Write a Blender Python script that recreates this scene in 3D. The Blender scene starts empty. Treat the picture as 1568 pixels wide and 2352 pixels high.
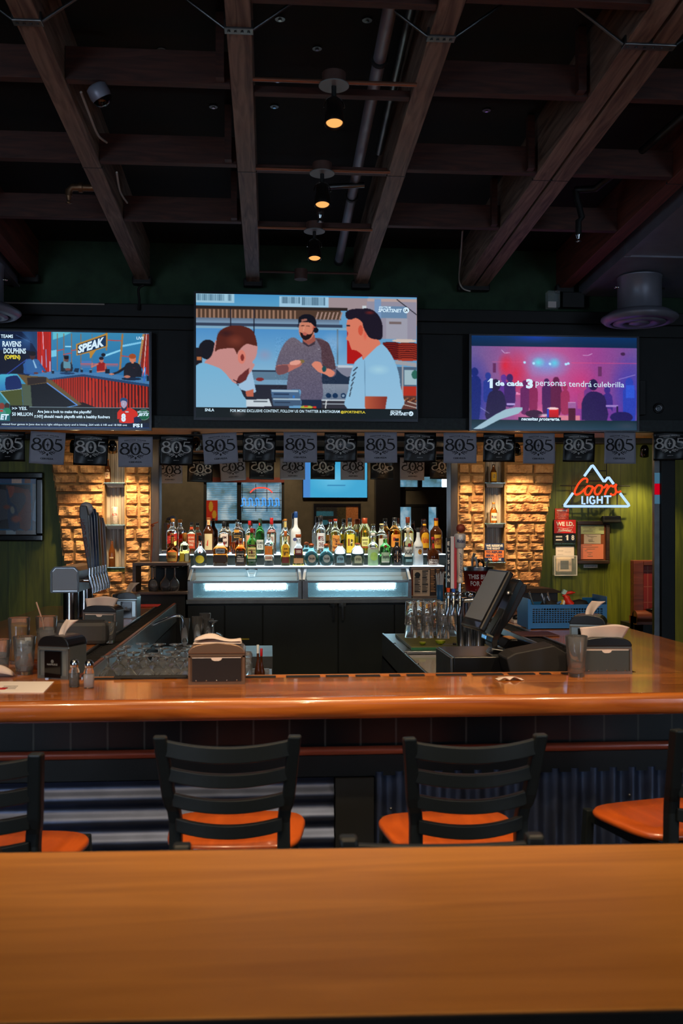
import bpy, math, random
import numpy as np
from mathutils import Vector, Matrix
random.seed(7)
SC = bpy.context.scene
COL = SC.collection
PI = math.pi

# ------------------------------------------------------------------ camera
F = 2200.0; CX = 784.0; HY = 1220.0; H = 1.63
YAW = math.atan(166.0 / F); CA = math.cos(YAW); SA = math.sin(YAW)
cam_d = bpy.data.cameras.new('camera'); cam = bpy.data.objects.new('camera', cam_d); COL.objects.link(cam)
cam.location = (0, 0, H); cam.rotation_euler = (PI / 2, 0, -YAW)
cam_d.sensor_fit = 'VERTICAL'; cam_d.sensor_height = 36.0; cam_d.sensor_width = 24.0
cam_d.lens = 36.0 * F / 2352.0
cam_d.shift_y = 44.0 / 2352.0
cam_d.clip_start = 0.02; cam_d.clip_end = 100
cam_d.dof.use_dof = True; cam_d.dof.focus_distance = 7.4; cam_d.dof.aperture_fstop = 5.6
SC.camera = cam
SC.view_settings.view_transform = 'Standard'; SC.view_settings.look = 'None'
SC.view_settings.exposure = 0.0; SC.view_settings.gamma = 1.0
SC.view_settings.use_curve_mapping = False
SC.cycles.max_bounces = 14; SC.cycles.transmission_bounces = 12; SC.cycles.transparent_max_bounces = 16
SC.cycles.caustics_refractive = True; SC.cycles.caustics_reflective = False
SC.cycles.sample_clamp_indirect = 4.0

# ------------------------------------------------------------------ light levels
W_AMB = 0.012
E_TV = 1.06
E_WINDOW = 1.15
E_ADDED_DAY = 11.0
P_BRICK = 66.0
P_GREEN = 85.0
P_SPOT_BACK = 12.0
P_SPOT_ADDED = 160.0
E_CASE = 6.5
E_SHELF = 1.5

w = bpy.data.worlds.new('world'); SC.world = w; w.use_nodes = True
w.node_tree.nodes['Background'].inputs[0].default_value = (0.35, 0.5, 0.8, 1)
w.node_tree.nodes['Background'].inputs[1].default_value = W_AMB

# ------------------------------------------------------------------ projection of photo pixels onto planes of the place
def P(px, py, Y):
    u = (px - CX) / F; D = Y / (CA - u * SA)
    return Vector((u * D * CA + D * SA, Y, H - (py - HY) / F * D))
def G(px, py, z):
    D = F * (H - z) / (py - HY); u = (px - CX) / F
    return Vector((u * D * CA + D * SA, -u * D * SA + D * CA, z))
def depth(X, Y): return X * SA + Y * CA

# ------------------------------------------------------------------ colours and materials
def s2l(c):
    c = c / 255.0
    return c / 12.92 if c <= 0.04045 else ((c + 0.055) / 1.055) ** 2.4
def rgb(r, g, b): return (s2l(r), s2l(g), s2l(b), 1.0)
MATS = {}
def bsdf(name):
    m = bpy.data.materials.new(name); m.use_nodes = True
    return m, m.node_tree, m.node_tree.nodes['Principled BSDF']
def mat(name, col, rough=0.5, metal=0.0, trans=0.0, ior=1.45, coat=0.0, emis=None, es=1.0, noise=0.0, nscale=20.0, bump=0.0, spec=0.5, alpha=1.0):
    if name in MATS: return MATS[name]
    m, nt, b = bsdf(name)
    b.inputs['Base Color'].default_value = col
    b.inputs['Roughness'].default_value = rough
    b.inputs['Metallic'].default_value = metal
    b.inputs['Transmission Weight'].default_value = trans
    b.inputs['IOR'].default_value = ior
    b.inputs['Coat Weight'].default_value = coat
    b.inputs['Coat Roughness'].default_value = 0.08
    b.inputs['Specular IOR Level'].default_value = spec
    b.inputs['Alpha'].default_value = alpha
    if emis is not None:
        b.inputs['Emission Color'].default_value = emis; b.inputs['Emission Strength'].default_value = es
    if noise or bump:
        tc = nt.nodes.new('ShaderNodeTexCoord'); n = nt.nodes.new('ShaderNodeTexNoise')
        n.inputs['Scale'].default_value = nscale; n.inputs['Detail'].default_value = 6
        nt.links.new(tc.outputs['Object'], n.inputs['Vector'])
        if noise:
            r = nt.nodes.new('ShaderNodeValToRGB')
            lo = tuple(c * (1 - noise) for c in col[:3]) + (1,); hi = tuple(min(1, c * (1 + noise)) for c in col[:3]) + (1,)
            r.color_ramp.elements[0].color = lo; r.color_ramp.elements[1].color = hi
            r.color_ramp.elements[0].position = 0.3; r.color_ramp.elements[1].position = 0.7
            nt.links.new(n.outputs['Fac'], r.inputs[0]); nt.links.new(r.outputs[0], b.inputs['Base Color'])
        if bump:
            bp = nt.nodes.new('ShaderNodeBump'); bp.inputs['Strength'].default_value = bump; bp.inputs['Distance'].default_value = 0.01
            nt.links.new(n.outputs['Fac'], bp.inputs['Height']); nt.links.new(bp.outputs[0], b.inputs['Normal'])
    MATS[name] = m
    return m
def wood(name, c1, c2, rough=0.5, coat=0.0, axis='X', scale=(1.2, 14, 14), plank=0.0, bump=0.15, dark=0.7, paxis=1, band=None):
    """grain stretched along one axis; plank > 0 adds boards of that width across axis number paxis"""
    if name in MATS: return MATS[name]
    m, nt, b = bsdf(name)
    N = nt.nodes.new; L = nt.links.new
    tc = N('ShaderNodeTexCoord'); mp = N('ShaderNodeMapping'); mp.inputs['Scale'].default_value = scale
    L(tc.outputs['Object'], mp.inputs['Vector'])
    n = N('ShaderNodeTexNoise'); n.inputs['Scale'].default_value = 1.6; n.inputs['Detail'].default_value = 8; n.inputs['Distortion'].default_value = 1.2
    L(mp.outputs[0], n.inputs['Vector'])
    r = N('ShaderNodeValToRGB'); r.color_ramp.elements[0].color = c1; r.color_ramp.elements[1].color = c2
    r.color_ramp.elements[0].position = 0.33; r.color_ramp.elements[1].position = 0.68
    L(n.outputs['Fac'], r.inputs[0]); out = r.outputs[0]
    if plank:
        sx = N('ShaderNodeSeparateXYZ'); L(tc.outputs['Object'], sx.inputs[0])
        dv = N('ShaderNodeMath'); dv.operation = 'DIVIDE'; dv.inputs[1].default_value = plank; L(sx.outputs[paxis], dv.inputs[0])
        fl = N('ShaderNodeMath'); fl.operation = 'FLOOR'; L(dv.outputs[0], fl.inputs[0])
        wn = N('ShaderNodeTexWhiteNoise'); wn.noise_dimensions = '2D'; cb = N('ShaderNodeCombineXYZ'); L(fl.outputs[0], cb.inputs[0])
        if band:   # boards cut to lengths along the other axis
            d2 = N('ShaderNodeMath'); d2.operation = 'DIVIDE'; d2.inputs[1].default_value = band; L(sx.outputs[1 - paxis], d2.inputs[0])
            ad = N('ShaderNodeMath'); ad.operation = 'MULTIPLY_ADD'; ad.inputs[1].default_value = 0.37; L(fl.outputs[0], ad.inputs[0]); L(d2.outputs[0], ad.inputs[2])
            f2 = N('ShaderNodeMath'); f2.operation = 'FLOOR'; L(ad.outputs[0], f2.inputs[0]); L(f2.outputs[0], cb.inputs[1])
        L(cb.outputs[0], wn.inputs['Vector'])
        mr = N('ShaderNodeMapRange'); mr.inputs['To Min'].default_value = dark; mr.inputs['To Max'].default_value = 1.15; L(wn.outputs['Value'], mr.inputs['Value'])
        mx = N('ShaderNodeMix'); mx.data_type = 'RGBA'; mx.blend_type = 'MULTIPLY'; mx.inputs['Factor'].default_value = 1
        L(out, mx.inputs['A']); L(mr.outputs[0], mx.inputs['B']); out = mx.outputs['Result']
        fr = N('ShaderNodeMath'); fr.operation = 'FRACT'; L(dv.outputs[0], fr.inputs[0])
        ls = N('ShaderNodeMath'); ls.operation = 'LESS_THAN'; ls.inputs[1].default_value = 0.03; L(fr.outputs[0], ls.inputs[0])
        m2 = N('ShaderNodeMix'); m2.data_type = 'RGBA'; m2.inputs['B'].default_value = tuple(c * 0.35 for c in c1[:3]) + (1,)
        L(ls.outputs[0], m2.inputs['Factor']); L(out, m2.inputs['A']); out = m2.outputs['Result']
    L(out, b.inputs['Base Color'])
    b.inputs['Roughness'].default_value = rough; b.inputs['Coat Weight'].default_value = coat; b.inputs['Coat Roughness'].default_value = 0.06
    if bump:
        bp = N('ShaderNodeBump'); bp.inputs['Strength'].default_value = bump; bp.inputs['Distance'].default_value = 0.004
        L(n.outputs['Fac'], bp.inputs['Height']); L(bp.outputs[0], b.inputs['Normal'])
    MATS[name] = m
    return m
def emat(name, col, s=1.0):
    if name in MATS: return MATS[name]
    m = bpy.data.materials.new(name); m.use_nodes = True; nt = m.node_tree; nt.nodes.clear()
    e = nt.nodes.new('ShaderNodeEmission'); o = nt.nodes.new('ShaderNodeOutputMaterial')
    e.inputs[0].default_value = col; e.inputs[1].default_value = s; nt.links.new(e.outputs[0], o.inputs[0])
    MATS[name] = m; return m
def vcol_mat(name, emissive, strength=1.0, rough=0.6):
    if name in MATS: return MATS[name]
    m = bpy.data.materials.new(name); m.use_nodes = True; nt = m.node_tree
    a = nt.nodes.new('ShaderNodeAttribute'); a.attribute_name = 'Col'
    b = nt.nodes['Principled BSDF']
    if emissive:
        b.inputs['Base Color'].default_value = (0.01, 0.01, 0.012, 1); b.inputs['Roughness'].default_value = 0.25
        nt.links.new(a.outputs['Color'], b.inputs['Emission Color']); b.inputs['Emission Strength'].default_value = strength
    else:
        nt.links.new(a.outputs['Color'], b.inputs['Base Color']); b.inputs['Roughness'].default_value = rough
    MATS[name] = m; return m

# ------------------------------------------------------------------ mesh building
_txt = {}
def text_geo(s, bold=0.0, shear=0.0):
    key = (s, bold, shear)
    if key in _txt: return _txt[key]
    if s == '1':
        _txt[key] = ([(0, .68), (.12, .62), (.42, .80), (.42, 0), (1, 0), (1, 1), (.55, 1)], [(0, 1, 2, 6), (2, 3, 4, 5, 6)]); return _txt[key]
    cu = bpy.data.curves.new('t', 'FONT'); cu.body = s; cu.resolution_u = 2; cu.offset = bold; cu.shear = shear; cu.size = 1.0
    ob = bpy.data.objects.new('t', cu); COL.objects.link(ob)
    bpy.context.view_layer.update()
    dg = bpy.context.evaluated_depsgraph_get()
    me = bpy.data.meshes.new_from_object(ob.evaluated_get(dg))
    vs = [(v.co.x, v.co.y) for v in me.vertices]; fs = [tuple(p.vertices) for p in me.polygons]
    bpy.data.objects.remove(ob); bpy.data.curves.remove(cu); bpy.data.meshes.remove(me)
    if vs:
        x0 = min(v[0] for v in vs); x1 = max(v[0] for v in vs); y0 = min(v[1] for v in vs); y1 = max(v[1] for v in vs)
        vs = [((x - x0) / (x1 - x0 + 1e-9), (y - y0) / (y1 - y0 + 1e-9)) for x, y in vs]
    _txt[key] = (vs, fs); return _txt[key]

class MB:
    def __init__(s): s.v = []; s.f = []; s.m = []; s.s = []
    def add(s, vs, fs, m=0, sm=False):
        o = len(s.v); s.v.extend(tuple(v) for v in vs)
        for f in fs: s.f.append(tuple(i + o for i in f)); s.m.append(m); s.s.append(sm)
        return s
    def box(s, x0, x1, y0, y1, z0, z1, m=0):
        v = [(x, y, z) for x in (x0, x1) for y in (y0, y1) for z in (z0, z1)]
        return s.add(v, [(0, 1, 3, 2), (4, 6, 7, 5), (0, 4, 5, 1), (2, 3, 7, 6), (0, 2, 6, 4), (1, 5, 7, 3)], m)
    def obox(s, c, size, rot=None, m=0):
        R = rot if rot is not None else Matrix.Identity(3); c = Vector(c)
        v = [c + R @ Vector((x * size[0] / 2, y * size[1] / 2, z * size[2] / 2)) for x in (-1, 1) for y in (-1, 1) for z in (-1, 1)]
        return s.add(v, [(0, 1, 3, 2), (4, 6, 7, 5), (0, 4, 5, 1), (2, 3, 7, 6), (0, 2, 6, 4), (1, 5, 7, 3)], m)
    def beam(s, a, b, w, h, m=0):
        """box from a to b, w wide (horizontal), h tall"""
        a = Vector(a); b = Vector(b); d = (b - a).normalized(); up = Vector((0, 0, 1))
        if abs(d.z) > 0.95: up = Vector((0, 1, 0))
        sd = d.cross(up).normalized(); u2 = sd.cross(d).normalized()
        v = [p + sd * (i * w / 2) + u2 * (j * h / 2) for p in (a, b) for i in (-1, 1) for j in (-1, 1)]
        return s.add(v, [(0, 1, 3, 2), (4, 6, 7, 5), (0, 4, 5, 1), (2, 3, 7, 6), (0, 2, 6, 4), (1, 5, 7, 3)], m)
    def tube(s, pts, r, seg=10, m=0, closed=False, cap=True):
        pts = [Vector(p) for p in pts]; n = len(pts); rings = []
        prev = None
        for i, p in enumerate(pts):
            if closed: d = (pts[(i + 1) % n] - pts[i - 1]).normalized()
            else: d = (pts[min(i + 1, n - 1)] - pts[max(i - 1, 0)]).normalized()
            if prev is None:
                up = Vector((0, 0, 1)) if abs(d.z) < 0.9 else Vector((0, 1, 0)); a = d.cross(up).normalized()
            else:
                a = prev - d * prev.dot(d); a = a.normalized() if a.length > 1e-6 else d.orthogonal().normalized()
            prev = a; b = d.cross(a)
            rr = r[i] if isinstance(r, (list, tuple)) else r
            rings.append([p + (a * math.cos(2 * PI * k / seg) + b * math.sin(2 * PI * k / seg)) * rr for k in range(seg)])
        vs = [v for g in rings for v in g]; fs = []
        for i in range(n if closed else n - 1):
            j = (i + 1) % n
            for k in range(seg): fs.append((i * seg + k, i * seg + (k + 1) % seg, j * seg + (k + 1) % seg, j * seg + k))
        s.add(vs, fs, m, True)
        if cap and not closed:
            s.add(rings[0], [tuple(range(seg))[::-1]], m); s.add(rings[-1], [tuple(range(seg))], m)
        return s
    def cyl(s, a, b, r0, r1=None, seg=20, m=0): return s.tube([a, b], [r0, r0 if r1 is None else r1], seg, m)
    def lathe(s, prof, c=(0, 0, 0), seg=24, m=0, sq=0.0, mfn=None, rot=0.0, sx=1.0, sy=1.0, R=None):
        """prof = [(r, z)]; sq 0 round, 1 square; R optional 3x3 applied about c"""
        rings = []; c = Vector(c)
        for r, z in prof:
            g = []
            for k in range(seg):
                t = 2 * PI * (k + 0.5) / seg + rot; ct, st = math.cos(t), math.sin(t)
                q = 1.0
                if sq: q = (1 - sq) + sq / max(abs(ct), abs(st)); q = min(q, 1.0 + 0.30 * sq)
                p = Vector((r * q * ct * sx, r * q * st * sy, z))
                if R is not None: p = R @ p
                g.append(c + p)
            rings.append(g)
        vs = [v for g in rings for v in g]; o = len(s.v); s.v.extend(tuple(v) for v in vs)
        for i in range(len(prof) - 1):
            mm = mfn((prof[i][1] + prof[i + 1][1]) / 2) if mfn else m
            for k in range(seg):
                s.f.append((o + i * seg + k, o + i * seg + (k + 1) % seg, o + (i + 1) * seg + (k + 1) % seg, o + (i + 1) * seg + k)); s.m.append(mm); s.s.append(True)
        if prof[0][0] > 1e-5: s.add(rings[0], [tuple(range(seg))[::-1]], mfn(prof[0][1]) if mfn else m)
        if prof[-1][0] > 1e-5: s.add(rings[-1], [tuple(range(seg))], mfn(prof[-1][1]) if mfn else m)
        return s
    def prism(s, poly, fn, d, m=0):
        """poly: 2D outline; fn(x, y, t) -> 3D for t in (0, d)"""
        n = len(poly); v = [fn(x, y, 0) for x, y in poly] + [fn(x, y, d) for x, y in poly]
        f = [tuple(range(n)), tuple(range(n, 2 * n))[::-1]] + [(i, i + n, (i + 1) % n + n, (i + 1) % n) for i in range(n)]
        return s.add(v, f, m)
    def grid(s, fn, nu, nv, m=0, sm=True):
        v = [fn(i / nu, j / nv) for j in range(nv + 1) for i in range(nu + 1)]
        f = [(j * (nu + 1) + i, j * (nu + 1) + i + 1, (j + 1) * (nu + 1) + i + 1, (j + 1) * (nu + 1) + i) for j in range(nv) for i in range(nu)]
        return s.add(v, f, m, sm)
    def text(s, t, fn, x, y, w, h, m=0, bold=0.0, shear=0.0):
        """text filling the rectangle x..x+w, y..y+h of the surface fn(x, y) -> 3D"""
        vs, fs = text_geo(t, bold, shear)
        return s.add([fn(x + a * w, y + b * h) for a, b in vs], fs, m)
    def build(s, name, mats, parent=None, loc=None, bevel=0.0, rotz=0.0, local=False):
        me = bpy.data.meshes.new(name)
        if parent is not None and not local:
            L = parent.location + (parent.parent.location if parent.parent is not None else Vector((0, 0, 0))); vs = [(v[0] - L.x, v[1] - L.y, v[2] - L.z) for v in s.v]
        elif parent is None and loc is None and not local:
            a = np.array(s.v); mn = a.min(0); mx = a.max(0); L = Vector(((mn[0] + mx[0]) / 2, (mn[1] + mx[1]) / 2, mn[2]))
            vs = [(v[0] - L.x, v[1] - L.y, v[2] - L.z) for v in s.v]; loc = L
        else: vs = s.v
        me.from_pydata(vs, [], s.f)
        if not isinstance(mats, (list, tuple)): mats = [mats]
        for q in mats: me.materials.append(q)
        me.polygons.foreach_set('material_index', s.m); me.polygons.foreach_set('use_smooth', s.s)
        me.update()
        ob = bpy.data.objects.new(name, me); COL.objects.link(ob)
        if loc is not None: ob.location = loc
        if parent is not None: ob.parent = parent
        if rotz: ob.rotation_euler.z = rotz
        if bevel:
            b = ob.modifiers.new('bevel', 'BEVEL'); b.width = bevel; b.segments = 2; b.limit_method = 'ANGLE'
        return ob
def tag(o, label, cat, group=None):
    o['label'] = label; o['category'] = cat
    if group: o['group'] = group
    return o
def thing(name, label, cat, loc=(0, 0, 0), rotz=0.0, group=None):
    o = bpy.data.objects.new(name, None); COL.objects.link(o); o.location = loc; o.rotation_euler = (0, 0, rotz); o.empty_display_size = 0.1
    return tag(o, label, cat, group)
def struct(o): o['kind'] = 'structure'; return o
def stuff(o): o['kind'] = 'stuff'; return o
def dup(root, loc=None, rotz=None, label=None, group=None):
    r = root.copy(); COL.objects.link(r)
    if loc is not None: r.location = loc
    if rotz is not None: r.rotation_euler.z = rotz
    if label: r['label'] = label
    if group: r['group'] = group
    for ch in [o for o in bpy.data.objects if o.parent == root]:
        c = ch.copy(); COL.objects.link(c); c.parent = r
        for g in [o for o in bpy.data.objects if o.parent == ch]:
            d = g.copy(); COL.objects.link(d); d.parent = c
    return r
def front(Y):   # surface facing the camera at depth Y
    return lambda x, z: (x, Y, z)
def pxrect(px0, py0, px1, py1, Y):
    a = P(px0, py0, Y); b = P(px1, py1, Y); return a.x, b.x, b.z, a.z
def stroke(mb, pts, ws, fn, m=0, closed=False):
    """flat ribbon along 2D points with a width at each point"""
    n = len(pts); L = []; R = []
    for i in range(n):
        if closed: a = pts[i - 1]; b = pts[(i + 1) % n]
        else: a = pts[max(i - 1, 0)]; b = pts[min(i + 1, n - 1)]
        dx, dy = b[0] - a[0], b[1] - a[1]; l = math.hypot(dx, dy) or 1
        w_ = (ws[i] if isinstance(ws, (list, tuple)) else ws) / 2
        L.append((pts[i][0] - dy / l * w_, pts[i][1] + dx / l * w_)); R.append((pts[i][0] + dy / l * w_, pts[i][1] - dx / l * w_))
    v = [fn(*p) for p in L] + [fn(*p) for p in R]
    f = [(i, i + n, (i + 1) % n + n, (i + 1) % n) for i in range(n if closed else n - 1)]
    mb.add(v, f, m)
def smooth_pts(pts, k=4):
    """Catmull-Rom through 2D or 3D points"""
    out = []; n = len(pts)
    for i in range(n - 1):
        p0 = pts[max(i - 1, 0)]; p1 = pts[i]; p2 = pts[i + 1]; p3 = pts[min(i + 2, n - 1)]
        for j in range(k):
            t = j / k
            out.append(tuple(0.5 * (2 * b + (c - a) * t + (2 * a - 5 * b + 4 * c - d) * t * t + (3 * b - a - 3 * c + d) * t ** 3) for a, b, c, d in zip(p0, p1, p2, p3)))
    out.append(tuple(pts[-1])); return out
def area(name, loc, size, power, col, rot=(0, 0, 0), spread=None, parent=None):
    l = bpy.data.lights.new(name, 'AREA'); l.energy = power; l.color = col; l.size = size[0]; l.shape = 'RECTANGLE'; l.size_y = size[1]
    if spread: l.spread = spread
    o = bpy.data.objects.new(name, l); COL.objects.link(o); o.location = loc; o.rotation_euler = rot
    if parent: o.parent = parent
    return o
def spot(name, loc, target, power, col, angle=1.2, blend=0.6, r=0.03, parent=None):
    l = bpy.data.lights.new(name, 'SPOT'); l.energy = power; l.color = col; l.spot_size = angle; l.spot_blend = blend; l.shadow_soft_size = r
    o = bpy.data.objects.new(name, l); COL.objects.link(o)
    d = Vector(target) - Vector(loc); o.rotation_euler = d.to_track_quat('-Z', 'Y').to_euler()
    if parent: o.parent = parent; o.location = Vector(loc) - parent.location
    else: o.location = loc
    return o

# ------------------------------------------------------------------ painted pictures (screens, posters) on fine meshes
class Paint:
    def __init__(s, x0, y0, x1, y1, W, Hh, col):
        s.x0, s.y0, s.x1, s.y1, s.W, s.H = x0, y0, x1, y1, W, Hh
        X = np.linspace(x0, x1, W + 1); Y = np.linspace(y0, y1, Hh + 1); s.X, s.Y = np.meshgrid(X, Y)
        s.a = np.zeros((Hh + 1, W + 1, 3)) + np.array(col, float)
        s.rs = np.random.RandomState(3)
    def put(s, mask, col, col2=None, axis='y', rng=None):
        mask = mask.astype(float)[..., None] if mask.dtype == bool else mask[..., None]
        c = np.array(col, float)
        if col2 is not None:
            A = s.Y if axis == 'y' else s.X; t = np.clip((A - rng[0]) / (rng[1] - rng[0]), 0, 1)[..., None]
            c = c * (1 - t) + np.array(col2, float) * t
        s.a = s.a * (1 - mask) + c * mask; return s
    def rect(s, x0, y0, x1, y1, col, col2=None, axis='y'):
        return s.put((s.X >= x0) & (s.X <= x1) & (s.Y >= y0) & (s.Y <= y1), col, col2, axis, (y0, y1) if axis == 'y' else (x0, x1))
    def poly(s, pts, col, col2=None, axis='y', sm=0):
        if sm: pts = smooth_pts(pts + [pts[0]], sm)
        x = s.X; y = s.Y; ins = np.zeros(x.shape, bool); n = len(pts)
        for i in range(n):
            xa, ya = pts[i]; xb, yb = pts[(i + 1) % n]
            if ya == yb: continue
            c = ((ya > y) != (yb > y)) & (x < (xb - xa) * (y - ya) / (yb - ya) + xa); ins ^= c
        xs = [p[0] for p in pts]; ys = [p[1] for p in pts]
        return s.put(ins, col, col2, axis, (min(ys), max(ys)) if axis == 'y' else (min(xs), max(xs)))
    def ell(s, cx, cy, rx, ry, col, soft=0.0, rot=0.0, op=1.0):
        dx = s.X - cx; dy = s.Y - cy; c, q = math.cos(rot), math.sin(rot)
        d = np.sqrt(((dx * c + dy * q) / rx) ** 2 + ((-dx * q + dy * c) / ry) ** 2)
        mk = np.clip((1 - d) / soft, 0, 1) if soft else (d <= 1).astype(float)
        return s.put(mk * op, col)
    def line(s, x0, y0, x1, y1, wd, col, soft=0.3, op=1.0):
        dx, dy = x1 - x0, y1 - y0; L2 = dx * dx + dy * dy + 1e-9
        t = np.clip(((s.X - x0) * dx + (s.Y - y0) * dy) / L2, 0, 1)
        d = np.hypot(s.X - x0 - t * dx, s.Y - y0 - t * dy)
        return s.put(np.clip((wd / 2 - d) / (wd / 2 * soft + 1e-6), 0, 1) * op, col)
    def stripes(s, x0, y0, x1, y1, n, col, duty=0.5, lean=0.0):
        for i in range(n):
            a = x0 + (x1 - x0) * i / n; b = a + (x1 - x0) / n * duty
            s.poly([(a + lean, y0), (b + lean, y0), (b, y1), (a, y1)], col)
        return s
    def mottle(s, amp, x0=None, y0=None, x1=None, y1=None):
        n = s.rs.normal(0, amp, s.X.shape)
        if x0 is not None: n = n * ((s.X >= x0) & (s.X <= x1) & (s.Y >= y0) & (s.Y <= y1))
        s.a += n[..., None]; return s
    def blur(s, k=1):
        for _ in range(k):
            p = np.pad(s.a, ((1, 1), (1, 1), (0, 0)), 'edge')
            s.a = (p[1:-1, 1:-1] * 4 + p[:-2, 1:-1] + p[2:, 1:-1] + p[1:-1, :-2] + p[1:-1, 2:]) / 8
        return s
    def mesh(s, name, fn, material, parent, world=True):
        """fn(u, v) -> 3D with u, v in 0..1, v downwards"""
        me = bpy.data.meshes.new(name); W1, H1 = s.W + 1, s.H + 1
        A = np.array(fn(0, 0)); B = np.array(fn(1, 0)); C = np.array(fn(0, 1)); 
        U = np.linspace(0, 1, W1)[None, :, None]; V = np.linspace(0, 1, H1)[:, None, None]
        pts = A + (B - A) * U + (C - A) * V
        if parent is not None and world: pts = pts - np.array(parent.location)
        idx = np.arange(W1 * H1).reshape(H1, W1)
        q = np.stack([idx[:-1, :-1], idx[1:, :-1], idx[1:, 1:], idx[:-1, 1:]], -1).reshape(-1)
        nf = s.W * s.H
        me.vertices.add(W1 * H1); me.vertices.foreach_set('co', pts.reshape(-1).astype(np.float32))
        me.loops.add(nf * 4); me.loops.foreach_set('vertex_index', q.astype(np.int32))
        me.polygons.add(nf); me.polygons.foreach_set('loop_start', np.arange(0, nf * 4, 4, dtype=np.int32))
        me.update(calc_edges=True)
        c = np.clip(s.a / 255.0, 0, 1); lin = np.where(c <= 0.04045, c / 12.92, ((c + 0.055) / 1.055) ** 2.4)
        at = me.color_attributes.new('Col', 'FLOAT_COLOR', 'POINT')
        rgba = np.ones((W1 * H1, 4), np.float32); rgba[:, :3] = lin.reshape(-1, 3); at.data.foreach_set('color', rgba.reshape(-1))
        me.materials.append(material)
        ob = bpy.data.objects.new(name, me); COL.objects.link(ob)
        if parent is not None: ob.parent = parent
        return ob

# ------------------------------------------------------------------ shared materials
M_black = mat('black_paint', rgb(20, 22, 22), 0.55, noise=0.25, nscale=9)
M_fascia = mat('fascia_black', rgb(24, 27, 28), 0.6, noise=0.3, nscale=5)
M_trimgrey = mat('charcoal_trim', rgb(42, 50, 50), 0.55, noise=0.3, nscale=40)
M_deck = mat('black_ceiling', rgb(12, 15, 15), 0.85, noise=0.3, nscale=4)
M_green_up = mat('dark_green_wall', rgb(42, 66, 46), 0.8, noise=0.25, nscale=12)
M_beam = wood('beam_wood', rgb(84, 64, 54), rgb(150, 128, 110), 0.6, axis='Y', scale=(16, 1.4, 16), bump=0.35)
M_block = wood('block_wood', rgb(48, 24, 18), rgb(82, 44, 32), 0.65, scale=(2, 18, 18), bump=0.2)
M_beamred = wood('beam_side_wood', rgb(74, 36, 26), rgb(116, 60, 44), 0.65, scale=(16, 1.2, 16), bump=0.2)
M_greenwall = wood('green_plank_wall', rgb(70, 82, 14), rgb(98, 108, 20), 0.55, scale=(14, 14, 1.2), plank=0.145, paxis=0, dark=0.8, bump=0.1)
M_chrome = mat('chrome', rgb(190, 195, 200), 0.12, 1.0)
M_steel = mat('brushed_steel', rgb(165, 170, 175), 0.28, 1.0, noise=0.1, nscale=30)
M_steeld = mat('dull_steel', rgb(110, 112, 112), 0.38, 1.0, noise=0.15, nscale=12)
M_duct = mat('painted_duct', rgb(132, 134, 146), 0.42, 0.3, noise=0.12, nscale=6)
M_white = mat('white_plastic', rgb(215, 215, 212), 0.45)
M_paper = mat('white_paper', rgb(225, 215, 208), 0.85)
M_napkin = mat('napkin_paper', rgb(214, 196, 184), 0.9, bump=0.3, nscale=18)
M_blk_pl = mat('black_plastic', rgb(14, 15, 17), 0.3)
M_blk_gl = mat('black_gloss', rgb(8, 8, 10), 0.08)
M_rubber = mat('black_rubber', rgb(16, 15, 15), 0.7)
M_glass = mat('clear_glass', (0.98, 0.995, 1, 1), 0.0, trans=1.0, ior=1.33)
M_used = mat('used_glass', (0.95, 0.98, 1, 1), 0.03, trans=0.955, ior=1.33)
M_clear = mat('clear_sheet', (0.8, 0.9, 0.92, 1), 0.05, alpha=0.14)
M_glass_thin = mat('thin_glass', (0.96, 1, 0.99, 1), 0.02, trans=1.0, ior=1.12)
M_baroak = wood('varnished_bar_wood', rgb(148, 78, 24), rgb(208, 126, 48), 0.24, coat=0.7, scale=(1.2, 16, 16), plank=0.085, paxis=1, dark=0.55, bump=0.03, band=0.62)
M_barnose = wood('varnished_bar_edge', rgb(132, 66, 22), rgb(176, 100, 36), 0.24, coat=0.9, scale=(1.0, 14, 14), bump=0.02)
M_tablew = wood('laminate_table_wood', rgb(184, 118, 46), rgb(208, 138, 60), 0.36, scale=(1.0, 11, 11), bump=0.0)
M_seat = wood('orange_seat_wood', rgb(158, 68, 20), rgb(184, 84, 28), 0.34, coat=0.3, scale=(9, 1.2, 9), bump=0.02)
M_chair = mat('dark_metal_chair', rgb(21, 27, 29), 0.42, 0.0)
M_wood_red = wood('red_brown_wood', rgb(92, 44, 26), rgb(130, 66, 40), 0.4, coat=0.2, scale=(1.4, 16, 16), bump=0.1)
M_wood_or = wood('orange_trim_wood', rgb(140, 82, 36), rgb(176, 112, 54), 0.5, scale=(1.2, 16, 16), bump=0.1)
M_hutch = wood('grey_brown_wood', rgb(86, 70, 60), rgb(120, 98, 84), 0.5, scale=(2, 16, 16), bump=0.1)
M_scrblk = mat('screen_bezel', rgb(26, 28, 32), 0.25, 0.3)
M_inkw = mat('white_ink', rgb(214, 212, 206), 0.6)
M_inkb = mat('black_ink', rgb(16, 16, 18), 0.6)
M_inkr = mat('red_ink', rgb(190, 30, 24), 0.6)
M_copper = mat('copper', rgb(176, 92, 56), 0.3, 1.0)
# ================================================================== THE ROOM
YS = 7.0      # face of the soffit that carries the screens
YW = 8.15     # wall behind the back bar
YM = 8.10     # mirror
YR = -1.2     # wall behind the viewer
XL, XR = -4.2, 4.8
SL = 0.0386   # fall of the ceiling per metre
def zb(Y, rel=2.08): return H + rel - SL * Y

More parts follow.
